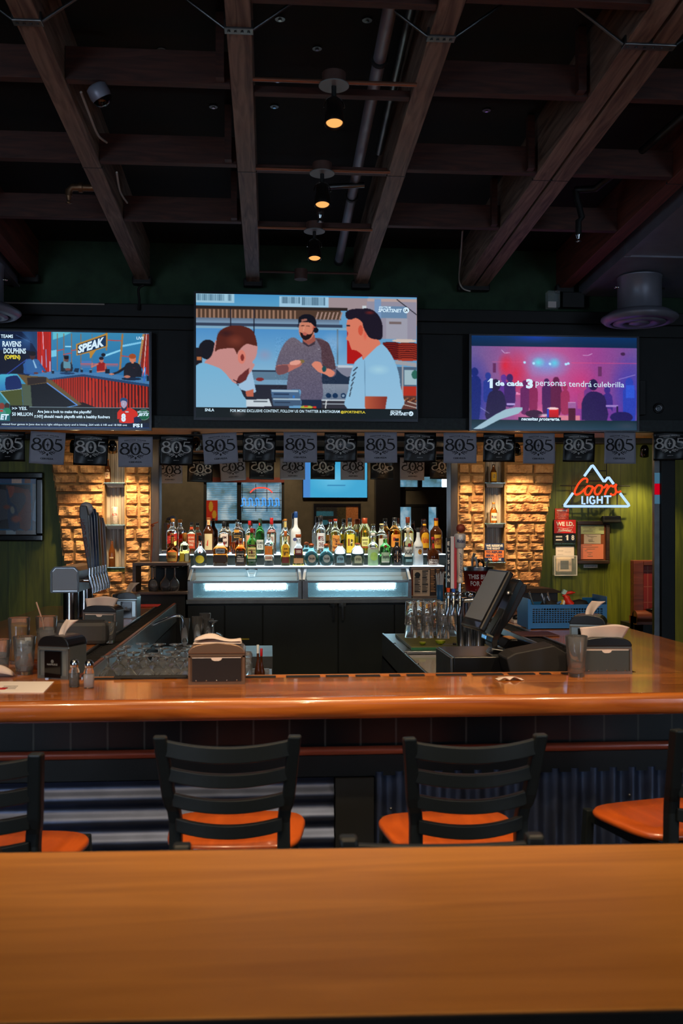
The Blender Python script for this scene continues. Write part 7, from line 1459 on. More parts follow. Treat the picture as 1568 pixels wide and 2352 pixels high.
# ================================================================== THINGS ON THE COUNTER
M_disp_tan = mat('warm_dispenser_metal', rgb(120, 96, 78), 0.35, 0.6); M_disp_dk = mat('dark_smoked_panel', rgb(30, 27, 27), 0.35); M_disp_grey = mat('grey_dispenser_plastic', rgb(84, 88, 88), 0.4, 0.2); M_disp_st = mat('dispenser_side', rgb(140, 150, 150), 0.3, 0.8)
def dispenser(loc, w_, d_, h_, rz, label, style='wide', napkin=1, col=None):
    t = thing('napkin_dispenser', label, 'napkin dispenser', loc, rz, 'napkin dispensers on the bar'); col = col or M_disp_grey
    hb = h_ * 0.80; out = [(-w_ / 2, 0), (w_ / 2, 0), (w_ / 2, hb * .93)] + [(w_ / 2 * math.cos(a_) ** .55 if math.cos(a_) > 1e-6 else 0, hb * .93 + (h_ - hb * .93) * math.sin(a_)) for a_ in np.linspace(.25, PI / 2, 6)] + [(-w_ / 2 * (math.cos(a_) ** .55 if math.cos(a_) > 1e-6 else 0), hb * .93 + (h_ - hb * .93) * math.sin(a_)) for a_ in np.linspace(PI / 2, .25, 6)] + [(-w_ / 2, hb * .93)]
    MB().prism(out, lambda x, z, t_: (x, -d_ / 2 + t_, z), d_).build('shell', M_disp_st if style == 'tall' else col, t, bevel=.003, local=True)
    q = MB(); lid = [p for p in out if p[1] >= hb * .92]; lid = [(x * 1.02, z + .002) for x, z in lid]; q.prism(lid, lambda x, z, t_: (x, -d_ / 2 - .004 + t_, z), d_ + .008); q.build('lid', M_blk_pl if style != 'tan' else col, t, bevel=.004, local=True)
    e = .012; q = MB()
    for r in ((-w_ / 2, w_ / 2, 0, e), (-w_ / 2, w_ / 2, hb * .90 - e * .6, hb * .90), (-w_ / 2, -w_ / 2 + e * .7, e, hb * .89), (w_ / 2 - e * .7, w_ / 2, e, hb * .89)): q.box(r[0], r[1], -d_ / 2 - .006, -d_ / 2, r[2], r[3])
    q.build('front_frame', col if style != 'wide' else mat('frame_edge_tan', rgb(104, 90, 80), .35, .5), t, local=True)
    if style == 'tall':
        MB().box(-w_ * .26, w_ * .26, -d_ / 2 - .008, -d_ / 2, h_ * .03, hb * .82).build('ad_panel', M_blk_gl, t, local=True)
        q = MB(); f2 = lambda x, z: (x, -d_ / 2 - .0088, z); q.text('NAPKINS', f2, -w_ * .17, hb * .40, w_ * .34, h_ * .045, 0, .02); q.lathe([(0, 0), (w_ * .05, 0)], (0, -d_ / 2 - .0088, hb * .52), 12, R=Matrix.Rotation(PI / 2, 3, 'X')); q.build('panel_lettering', mat('soft_grey_ink', rgb(120, 124, 124), .6), t, local=True)
    else:
        q = MB(); nn = [(-w_ / 2 + .014, e), (w_ / 2 - .014, e), (w_ / 2 - .014, hb * .82), (w_ * .10, hb * .82), (w_ * .08, hb * .76), (w_ * .04, hb * .73), (-w_ * .04, hb * .73), (-w_ * .08, hb * .76), (-w_ * .10, hb * .82), (-w_ / 2 + .014, hb * .82)]
        q.prism(nn, lambda x, z, t_: (x, -d_ / 2 - .008 + t_, z), .0078); q.build('smoked_panel', M_disp_dk if style == 'tan' else mat('dark_grey_panel', rgb(52, 58, 56), .45), t, local=True)
        q = MB(); q.box(-w_ / 2 + .014, w_ / 2 - .014, -d_ / 2 - .006, -d_ / 2 - .0005, hb * .72, hb * .86); q.build('napkin_edge', M_napkin, t, local=True)
        q = MB()
        for k in range(5): q.lathe([(0.003, 0), (0.003, .003), (0, .004)], (-w_ * .36 + k * w_ * .18, -d_ / 2 - .007, e + .004), 8, R=Matrix.Rotation(PI / 2, 3, 'X'))
        q.build('studs', M_chrome, t, local=True)
    if napkin == 1:      # folded sheet lying over the lid
        q = MB(); q.grid(lambda u, v: (-w_ * .40 + w_ * .84 * u + .012 * v * (1 - 2 * u), -d_ * .42 + d_ * .8 * v, h_ + .004 + (.022 + .012 * math.sin(u * 6)) * math.sin(PI * min(1, v * 1.2 + .1)) ** .6 * (1 - .35 * abs(2 * u - .9))), 14, 10)
        q.grid(lambda u, v: (-w_ * .42 + w_ * .86 * u, -d_ * .46 + d_ * .5 * v * (1 + .1 * math.sin(u * 9)), h_ + .001 + .010 * v * math.sin(u * PI)), 12, 4)
    elif napkin == 2:    # sheet standing up toward the viewer
        q = MB(); q.grid(lambda u, v: (-w_ * .44 + w_ * .80 * u + w_ * .10 * v * (2 * u - 1) + .01 * v, -d_ * .30 - .02 * math.sin(PI * u) * v + .01 * math.sin(7 * u), h_ * .93 + h_ * .42 * v * (1 - .08 * math.sin(u * PI * 2)) * (0.80 + .2 * math.sin(PI * u))), 16, 8)
    else:                # narrow twisted tip
        q = MB(); q.grid(lambda u, v: ((-.012 + .030 * u) * (1 + 1.1 * v) + .040 * v * v, -.01 + .012 * math.sin(u * 4 + v * 2), h_ * .96 + h_ * .42 * v), 8, 10)
    o = q.build('napkin', M_napkin, t, local=True); so = o.modifiers.new('thick', 'SOLIDIFY'); so.thickness = .0012
    return t
def on_bar(px, py, z=ZB): g = G(px, py, z); return g
g = on_bar(497, 1573); dispenser((g.x, g.y + .075, ZB), 0.205, 0.13, 0.148, 0.0, 'large tan and dark napkin dispenser with napkins on top, center left of the front bar', 'tan', 1, M_disp_tan)
g = on_bar(1396, 1549); dispenser((g.x, g.y + .07, ZB), 0.20, 0.12, 0.142, math.radians(-3), 'large grey napkin dispenser with a sheet standing up, right end of the bar', 'wide', 2)
g = on_bar(1384, 1500); dispenser((g.x - .04, g.y + .08, ZB), 0.16, 0.13, 0.17, math.radians(-24), 'napkin dispenser with a twisted white tip behind the large grey one at right', 'tall', 3)
g = on_bar(132, 1560); dispenser((g.x + .005, g.y + .07, ZB), 0.135, 0.12, 0.160, math.radians(-22), 'dark dispenser with a pale steel side and twisted napkin, left of the salt shaker', 'tall', 3)
g = on_bar(233, 1452); dispenser((g.x, g.y + .07, ZB), 0.19, 0.12, 0.145, math.radians(-12), 'grey napkin dispenser with a folded sheet on the left bar wing', 'wide', 2, M_disp_grey)
g = on_bar(291, 1421); dispenser((g.x, g.y + .07, ZB), 0.135, 0.12, 0.165, math.radians(-4), 'small dark napkin dispenser farthest along the left bar wing', 'tall', 3)
# tumblers, pints
M_beer = mat('amber_beer', (0.72, 0.36, 0.03, 1), 0.05, trans=0.6, ior=1.33); M_water = mat('water', (0.85, 0.92, 0.96, 1), 0.05, trans=0.85, ior=1.33); M_icew = mat('ice', (0.8, 0.86, 0.9, 1), 0.2, trans=0.6, ior=1.25)
def tumbler(name, x, y, z, r0, r1, h_, label, fill=None, fh=0.0, ice=False, straw=False, group='glasses standing on the bar', foam=False):
    t = thing(name, label, 'glass', (x, y, z), group=group); w_ = .0028
    MB().lathe([(0, 0), (r0 * .92, 0), (r0, .004), (r1, h_ - .002), (r1 - w_ / 2, h_), (r1 - w_, h_ - .002), (r0 - w_, .016), (0, .012)], (x, y, z), 36).build('glass_body', M_used, t)
    if fill:
        rr_ = lambda zz: r0 + (r1 - r0) * zz / h_ - w_ - .0004
        MB().lathe([(0, .0165), (rr_(.017), .0175), (rr_(fh * h_), fh * h_), (0, fh * h_)], (x, y, z), 32).build('drink', fill, t)
    if ice:
        q = MB(); rr2 = random.Random(int(x * 100))
        for k in range(9):
            a_ = k * 2.4; rad_ = r0 * .45 * (k % 3 > 0); q.obox((x + rad_ * math.cos(a_), y + rad_ * math.sin(a_), z + .025 + h_ * .085 * k), (.02, .02, .02), Matrix.Rotation(rr2.random() * 3, 3, (rr2.random(), .5, .4)))
        q.build('ice', M_icew, t, bevel=.003)
    if straw: MB().tube([(x + .005, y, z + .02), (x - r1 * .5, y, z + h_ * 1.0), (x - r1 * .95, y + .005, z + h_ * 1.33)], .0032, 8).build('straw', mat('pale_straw', rgb(190, 150, 130), .5), t)
    return t
g = on_bar(1327, 1556); tumbler('tumbler', g.x, g.y + .02, ZB, .031, .043, .158, 'empty clear tumbler with a little melted drink, before the right napkin dispenser', mat('pinkish_drink', (.8, .5, .35, 1), .1, trans=.8, ior=1.33), .24)
g = on_bar(53, 1551); tumbler('tumbler', g.x, g.y + .02, ZB, .032, .044, .150, 'frosty glass of iced water nearest on the left end of the bar', M_water, .8, True)
g = on_bar(41, 1526); tumbler('tumbler', g.x, g.y + .02, ZB, .038, .045, .196, 'tall pint of golden beer at the left end of the bar', M_beer, .78)
g = on_bar(104, 1512); tumbler('tumbler', g.x, g.y + .02, ZB, .034, .047, .185, 'water glass with a straw behind the left dispenser', M_icew, .62, False, True)
g = on_bar(250, 1478); tumbler('tumbler', g.x, g.y + .02, ZB, .026, .036, .105, 'small empty glass on the left bar wing beside the grey holder', None)
g = on_bar(-4, 1556); tumbler('tumbler', g.x - .01, g.y + .06, ZB, .030, .040, .14, 'short dark-rimmed glass cut off by the left edge', M_water, .5)
def shaker(px, py, label, body, fillc):
    g = on_bar(px, py); t = thing('salt_shaker' if 'salt' in label else 'pepper_shaker', label, 'shaker', (g.x, g.y + .02, ZB)); c = (g.x, g.y + .02, ZB)
    MB().lathe([(0, 0), (.017, 0), (.018, .004), (.018, .058), (.013, .070), (.013, .074)], c, 24, sq=.5).build('glass_body', M_used, t)
    MB().lathe([(0, .003), (.0155, .004), (.0155, .048), (0, .048)], c, 20, sq=.5).build('contents', fillc, t)
    MB().lathe([(.0145, .072), (.0155, .074), (.0155, .088), (.012, .096), (.005, .1), (0, .1)], c, 24).build('cap', body, t)
shaker(168, 1580, 'pepper shaker with a chrome cap beside the salt shaker', M_chrome, mat('pepper', rgb(50, 40, 34), .9, noise=.5, nscale=300)); shaker(202, 1582, 'salt shaker with a chrome cap right of the pepper', M_chrome, mat('salt', rgb(206, 188, 184), .9))
# menu sheet, folded paper and small ashtray on the left end
a = G(-60, 1592, ZB); b_ = G(100, 1592, ZB); c = G(124, 1567, ZB); d_ = G(-60, 1567, ZB)
t = thing('paper_menu', 'white paper menu lying at the left end of the bar', 'menu', ((a.x + b_.x) / 2, a.y, ZB)); q = MB(); z = ZB + .003
q.add([(p.x, p.y, zz) for zz in (ZB + .0005, z) for p in (a, b_, c, d_)], [(3, 2, 1, 0), (4, 5, 6, 7), (0, 1, 5, 4), (1, 2, 6, 5), (2, 3, 7, 6), (3, 0, 4, 7)]); q.build('sheet', M_paper, t)
q = MB(); 
for k in range(3): p = G(22 + k * 3, 1584 - k * 3, ZB); q.box(p.x - .03, p.x + .02, p.y - .002, p.y + .004, z, z + .0006)
p = G(-5, 1584, ZB); q.box(p.x - .03, p.x + .03, p.y - .02, p.y + .02, z, z + .0006, 1); q.build('printing', [M_inkb, M_inkr], t)
a = G(8, 1558, ZB); q = MB()
q.grid(lambda u, v: (a.x - .16 + .19 * u, a.y + .02 + .05 * v - .02 * math.sin(u * 3), ZB + .002 + (.085 * (1 - u) ** .7 + .012) * math.sin(PI * min(1, v + .12)) * (1 + .1 * math.sin(9 * u))), 16, 10)
o = q.build('folded_napkin', M_napkin); tag(o, 'crumpled folded paper wrapper at the left edge of the bar', 'paper'); so = o.modifiers.new('thick', 'SOLIDIFY'); so.thickness = .001
g = on_bar(84, 1538); t = thing('amber_dish', 'small amber glass dish between the iced water and the dispenser', 'dish', (g.x, g.y + .02, ZB))
MB().lathe([(0, 0), (.03, 0), (.04, .035), (.037, .035), (.028, .006), (0, .006)], (g.x, g.y + .02, ZB), 24).build('bowl', mat('amber_glass', (.5, .12, .02, 1), .1, trans=.8), t)
# grey condiment holder on the left wing
g = on_bar(183, 1482); t = thing('condiment_holder', 'rounded grey plastic holder on the left wing behind the dark dispenser', 'holder', (g.x, g.y + .04, ZB))
MB().box(g.x - .13, g.x + .13, g.y, g.y + .10, ZB, ZB + .115).build('tray', mat('dark_grey_plastic', rgb(52, 52, 52), .6), t, bevel=.022)
MB().box(g.x - .11, g.x + .11, g.y + .02, g.y + .08, ZB + .115, ZB + .118).build('opening', M_black, t)
# crumpled napkin on the bar
g = on_bar(1172, 1563); q = MB(); q.grid(lambda u, v: (g.x - .05 + .10 * u, g.y - .01 + .05 * v, ZB + .003 + .014 * abs(math.sin(u * 7 + v * 3)) * math.sin(PI * u) * (1 - .5 * v)), 18, 8)
o = q.build('crumpled_napkin', M_napkin); tag(o, 'small crumpled napkin on the bar before the payment terminal', 'napkin'); so = o.modifiers.new('thick', 'SOLIDIFY'); so.thickness = .001

# beer tower, left wing
c = P(149, 1360, 5.55); TX = c.x; TY0 = 5.55; TY1 = 6.25; z0 = P(149, 1360, TY0).z; z1 = P(149, 1303, TY0).z; w_ = .075
t = thing('beer_tower', 'steel beer tower with a row of taps and tall handles on the left bar wing', 'beer tower', (TX, (TY0 + TY1) / 2, ZB))
q = MB(); out = [(-w_, z0), (w_, z0), (w_, z1 - .022), (w_ - .02, z1), (-w_ + .02, z1), (-w_, z1 - .022)]; q.prism(out, lambda x, z, t_: (TX + x, TY0 + t_, z), TY1 - TY0); q.build('header_box', M_steel, t)
q = MB(); out2 = [(x * .90, z0 + .008 + (z - z0) * .9) for x, z in out]; q.prism(out2, lambda x, z, t_: (TX + x, TY0 - .004 + t_, z), .004); q.build('end_plate', mat('blue_grey_plate', rgb(100, 108, 116), .45, .3), t)
q = MB(); e = .006
for i in range(len(out)):
    x0_, z0_ = out[i]; x1_, z1_ = out[(i + 1) % len(out)]; q.beam((TX + x0_, TY0 - .003, z0_), (TX + x1_, TY0 - .003, z1_), .010, .008)
q.build('end_trim', M_blk_pl, t)
for y, r_ in ((TY0 + .12, .045), (TY1 - .14, .045)): MB().cyl((TX + .01, y, ZB), (TX + .01, y, z0), r_, seg=24).build('column', M_chrome, t)
hc = [((36, 38, 40), 'COORS LIGHT', .36), ((90, 100, 120), '', .34), ((10, 40, 80), '', .36), ((16, 46, 84), 'BUD LIGHT', .35), ((110, 96, 30), '', .33), ((150, 90, 30), '', .30), ((130, 130, 140), '', .3)]
for k, (cl, tx, hh) in enumerate(hc):
    y = TY0 + .07 + k * .09; zt = z0 + (z1 - z0) * .45; x = TX + w_
    q = MB(); q.tube([(x - .01, y, zt), (x + .055, y, zt)], .011, 12); q.tube([(x + .05, y, zt + .03), (x + .055, y, zt), (x + .068, y, zt - .045), (x + .07, y, zt - .075)], [.012, .014, .010, .009], 12); q.cyl((x + .050, y, zt + .01), (x + .050, y, zt + .075), .009, .007)
    f_ = q.build('tap_faucet', M_chrome, t)
    q = MB(); zb2 = zt + .07; lean = .0; m_ = mat('tap_handle_%d_%d_%d' % cl, rgb(*cl), .35, 0)
    secs = [(0, .011, .010), (.25, .020, .013), (.6, .028, .015), (.85, .034, .016), (1, .026, .014)]; vv = []
    for s_, a_, b2 in secs: vv += [(x + .050 - .035 * s_ + i * a_ * .75, y + j * b2, zb2 + hh * s_) for i, j in ((-1, -1), (1, -1), (1, 1), (-1, 1))]
    q.add(vv, [(i * 4 + j, i * 4 + (j + 1) % 4, (i + 1) * 4 + (j + 1) % 4, (i + 1) * 4 + j) for i in range(4) for j in range(4)] + [(3, 2, 1, 0), (16, 17, 18, 19)]); q.build('tap_handle', m_, f_, bevel=.004)
    if k == 0:
        q = MB(); q.lathe([(0, 0), (.036, 0), (.04, .006), (.036, .012), (0, .012)], (x + .030, y + .014, zb2 + hh * .95), 24, R=Matrix.Rotation(PI / 2, 3, 'X')); q.build('round_badge', mat('badge_silver', rgb(150, 156, 164), .3, .2), t)
        q = MB(); vs, fs = text_geo(tx, .02, 0); q.add([(x + .040 - .03 * a_ + (b2 - .5) * .020 * -1, y - .0165 - .001 - .004 * a_, zb2 + hh * (.18 + .62 * a_)) for a_, b2 in vs], fs); q.build('handle_lettering', mat('dark_red_ink', rgb(80, 30, 30), .5), t)
q = MB(); q.box(TX - .08, TX + .11, TY0 + .02, TY1 - .02, ZB + .001, ZB + .018); q.build('drip_tray', M_steeld, t, bevel=.003)

# ------------------------------------------------------------------ bartender's well, left: drainboard, glasses
ZD = 0.88
t = thing('drainboard', 'stainless drainboard and sink along the left bar wing', 'sink unit', (-0.4, 5.2, 0))
MB().box(-.69, -.16, 4.55, 6.3, ZD - .02, ZD).build('ribbed_board', M_steel, t, bevel=.004)
q = MB(); q.box(-.69, -.0, 3.95, 4.50, .955, .97); q.box(-.0, .012, 3.95, 4.5, .80, .985); q.box(-.69, -.0, 4.50, 4.515, .80, .985); q.build('tray_rim', M_steel, t)
q = MB()
for k in range(9): q.box(-.66 + k * .055, -.645 + k * .055, 5.0, 5.75, ZD, ZD + .003)
q.build('ribs', M_steel, t)
MB().box(-.69, -.155, 4.0, 6.28, 0, ZD - .165).build('base', M_black, t)
c = P(406, 1450, 5.9); q = MB(); q.tube(smooth_pts([(c.x - .20, 5.95, ZD), (c.x - .20, 5.95, ZD + .10), (c.x - .17, 5.93, ZD + .16), (c.x - .02, 5.90, ZD + .23), (c.x + .03, 5.9, ZD + .22), (c.x + .035, 5.9, ZD + .16)]), .010, 10); q.cyl((c.x - .2, 5.95, ZD), (c.x - .2, 5.95, ZD + .05), .024)
tag(q.build('faucet', M_chrome), 'slender bent chrome faucet at the end of the left drainboard', 'faucet')
# upturned stemware and mugs
rg = random.Random(21)
stem0 = None
stem_prof = [(0, .0), (.032, .0), (.038, .03), (.036, .06), (.016, .085), (.005, .095), (.0045, .125), (.030, .131), (.031, .134), (0, .136)]
k = 0
zs = .972
for j in range(5):
    for i in range(6):
        x = -.66 + i * .078 + (j % 2) * .03; y = 4.02 + j * .10
        if x > -.30: continue
        x += rg.uniform(-.006, .006)
        if stem0 is None:
            stem0 = tag(MB().lathe(stem_prof, (x, y, zs), 20).build('stem_glass', M_used), '', 'stem glass', 'upturned stem glasses on the left drain tray'); ob = stem0; base = (x, y)
        else: ob = stem0.copy(); COL.objects.link(ob); ob.location = (x, y, stem0.location.z)
        ob.scale = (1, 1, rg.uniform(.92, 1.12)); ob['label'] = 'upturned stem glass in the crowded cluster at the left end of the drain tray'
mug_prof = [(0, .0), (.036, .0), (.040, .01), (.040, .09), (.036, .105), (.030, .108), (0, .108)]
mug0 = None
for j in range(4):
    for i in range(4):
        x = -.295 + .09 * i - .0; y = 4.05 + j * .105
        if i > 1 and False: continue
        if x > -.04: continue
        if mug0 is None: mug0 = tag(MB().lathe(mug_prof, (x, y, zs), 20).build('rocks_glass', M_used), '', 'glass', 'upturned thick glasses on the left drain tray'); ob = mug0
        else: ob = mug0.copy(); COL.objects.link(ob); ob.location = (x, y, mug0.location.z)
        ob.scale = (1, 1, 1.0 + .05 * (j % 2)); ob['label'] = 'thick upturned glass in the rows right of the stem glasses'
MB
t = thing('drain_rack', 'dark slatted rack edge on the bar behind the upturned glasses', 'rack', (-.35, YF1 + .05, ZB - .02)); a = G(262, 1560, ZB); b_ = G(432, 1556, ZB)
MB().box(a.x, b_.x, YF1 - .035, YF1 - .005, ZB + .0005, ZB + .012).build('rubber_edge', M_rubber, t, bevel=.004)
# pilsner glasses and an Irish-coffee glass on the far end of the drainboard
pil = [(0, 0), (.03, 0), (.032, .006), (.016, .02), (.022, .06), (.034, .20), (.032, .20), (.02, .06), (.012, .028), (0, .026)]
p0 = None
for k, (px, Y, s_) in enumerate([(424, 6.0, .95), (453, 6.0, 1.0), (471, 6.1, 1.05), (478, 5.95, .95)]):
    x = P(px, 0, Y).x; lb = ('tall fluted beer glass by the faucet, leftmost of the group', 'tall fluted beer glass, second from the faucet', 'tall fluted beer glass, third and tallest of the group', 'tall fluted beer glass, right of the tallest one')[k]
    zz = ZD if x < -.16 else ZD
    if p0 is None: p0 = MB().lathe(pil, (x, Y, zz), 24).build('pilsner_glass', M_used); ob = p0
    else: ob = p0.copy(); COL.objects.link(ob); ob.location = (x, Y, zz)
    ob.scale = (s_, s_, s_ * 1.1); tag(ob, lb, 'beer glass', 'fluted glasses at the end of the drainboard')
x = P(489, 0, 5.9).x; t = thing('footed_mug', 'footed glass mug upside down with its handle, right of the fluted glasses', 'glass mug', (x, 5.9, ZD))
MB().lathe([(0, 0), (.034, 0), (.036, .05), (.028, .09), (.01, .11), (.006, .16), (.008, .185), (.03, .20), (.031, .203), (0, .205)], (x, 5.9, ZD), 24).build('bowl', M_used, t)
MB().tube(smooth_pts([(x + .034, 5.9, ZD + .02), (x + .06, 5.9, ZD + .05), (x + .055, 5.9, ZD + .11), (x + .02, 5.9, ZD + .13)]), .005, 8).build('handle', M_glass, t)
# extra board under those glasses
struct(MB().box(-.155, .02, 5.75, 6.3, 0, ZD).build('trim_16', M_steeld))
# bottles in the speed rail, just above the bar edge
YR2 = 4.35; zr = .80
tz = P(597, 1481, YR2).z
t = thing('speed_rail', 'steel bottle rail behind the bar, right of the tan dispenser', 'bottle rail', (P(595, 0, YR2).x, YR2, zr - .02))
q = MB(); x0, x1 = P(560, 0, YR2).x, P(612, 0, YR2).x; q.box(x0, x1, YR2 - .07, YR2 + .07, zr - .02, zr - .004); q.box(x0, x1, YR2 - .07, YR2 - .062, zr - .004, zr + .10); q.box(x0, x0 + .01, YR2 - .06, YR2 + .06, 0, zr - .02); q.box(x1 - .01, x1, YR2 - .06, YR2 + .06, 0, zr - .02); q.build('rail', M_steeld, t)
def rb(px, Y, top, wpx, cap, lb, where):
    c = P(px, 0, Y); D = depth(c.x, Y); hpx = (P(px, top, Y).z - zr) / D * F; return bottle(px, top + hpx, top, wpx, Y, zr, 'round', G_brown, G_brown, .9, cap, .12, lb, where, [('rect', 0, .35, .9, .3, (40, 40, 44), None, None)], group='bottles in the well rail')
rb(592, YR2 - .02, 1481, 16, K_white, 'dark bottle with clear pour top', 'left one in the well rail'); rb(600, YR2 + .035, 1489, 17, K_red, 'dark bottle with red cap', 'right one in the well rail')

# ------------------------------------------------------------------ bartender's well, right
ZW = 0.95
t = thing('ice_well', 'steel work station with an ice well along the right bar wing', 'work station', (1.0, 5.2, 0)); xw = 0.75
q = MB(); q.box(xw, 1.30, 4.0, 6.35, ZW - .16, ZW - .145); q.box(xw, xw + .012, 4.0, 6.35, ZW - .16, ZW); q.box(1.288, 1.30, 4.0, 6.35, ZW - .16, ZW); q.box(xw + .012, 1.288, 5.40, 6.35, ZW - .02, ZW - .004); q.box(xw + .012, 1.288, 4.0, 4.42, ZW - .02, ZW - .004); q.build('steel_top', M_steel, t, bevel=.002)
MB().box(xw, 1.30, 4.0, 6.35, 0, ZW - .165).build('base', M_black, t)
MB().box(xw + .02, 1.28, 4.43, 5.39, ZW - .03, ZW - .022).build('clear_lid', mat('warm_clear_lid', (.95, .88, .8, 1), .08, trans=.7, ior=1.3), t)
MB().box(xw + .06, 1.25, 4.5, 5.3, ZW - .14, ZW - .06).build('ice', mat('ice_cubes', (.75, .8, .82, 1), .2, trans=.5, ior=1.3, bump=1.0, nscale=40), t)
q = MB()
for k in range(4): y = 4.4 + k * .45; q.lathe([(.008, 0), (.008, .004), (0, .005)], (xw + .006, y, ZW), 10)
q.build('bolts', M_chrome, t)
# cutting board with limes
a = G(915, 1477, ZW); b_ = G(930, 1495, ZW); x0 = a.x + .0; t = thing('cutting_board', 'green cutting board beneath the upturned pint glasses', 'cutting board', (1.0, 5.7, ZW)); M_cb = mat('cutting_green', rgb(96, 96, 46), .55, noise=.12, nscale=20)
q = MB(); q.box(x0 + .03, 1.27, b_.y + .06, a.y + .38, ZW - .003, ZW + .015); q.build('board', [M_cb], t, bevel=.002); CBZ = ZW + .015; CBY = b_.y + .06
MB().box(x0 + .029, 1.271, CBY - .001, CBY + .006, ZW - .003, ZW + .011).build('board_edge', mat('board_edge_green', rgb(24, 90, 60), .5), t)
M_lime = mat('lime_peel', rgb(120, 140, 30), .45, noise=.2, nscale=60); M_limef = mat('lime_flesh', rgb(190, 190, 70), .4)
for px, r_, lb in ((970, .020, 'lime wedge on the cutting board below the left glasses'), (1011, .030, 'lime half on the cutting board below the right glasses')):
    x = P(px, 0, CBY + .08).x; t = thing('lime', lb, 'lime', (x, CBY + .08, CBZ), group='limes on the cutting board')
    MB().lathe([(r_ * math.cos(a_), r_ * (.9 + math.sin(a_) * .9)) for a_ in np.linspace(-PI / 2, 0, 7)], (x, CBY + .08, CBZ), 18).build('peel', M_lime, t); MB().lathe([(0, r_ * .9), (r_ * .96, r_ * .9), (r_ * .98, r_ * .88)][::-1], (x, CBY + .08, CBZ + .001), 18).build('flesh', M_limef, t)
x = P(1040, 0, CBY + .05).x; t = thing('paring_knife', 'small black-handled knife lying on the cutting board', 'knife', (x, CBY + .06, CBZ)); MB().beam((x, CBY + .06, CBZ + .008), (x + .09, CBY + .05, CBZ + .008), .014, .012).build('handle', M_blk_pl, t, bevel=.003); MB().beam((x - .09, CBY + .075, CBZ + .006), (x, CBY + .06, CBZ + .006), .016, .0016).build('blade', M_steel, t)
# stacked pint glasses
pint = [(0, .0), (.042, .0), (.0425, .002), (.033, .142), (.030, .145), (0, .145), (0, .138), (.028, .136), (.038, .004), (.036, .0)]
pint = [(.0425, 0), (.0428, .003), (.034, .143), (.031, .146), (0, .146), (0, .138), (.029, .136), (.0395, .003), (.0405, 0)]
pt0 = None; cols = [(944, 5.95), (981, 5.92), (1017, 5.90), (962, 6.06), (999, 6.05), (1034, 6.02)]
whr = ['front left', 'front middle', 'front right', 'back left', 'back middle', 'back right']
for k, (px, Y) in enumerate(cols):
    x = P(px, 0, Y).x
    for lv in range(2):
        lb = '%s upturned pint glass of the %s stack' % (('lower', 'upper')[lv], whr[k])
        if pt0 is None: pt0 = MB().lathe(pint, (x, Y, CBZ + .0), 28).build('pint_glass', M_used); ob = pt0
        else: ob = pt0.copy(); COL.objects.link(ob); ob.location = (x, Y, CBZ + lv * .082)
        tag(ob, lb, 'pint glass', 'pint glasses stacked upside down')
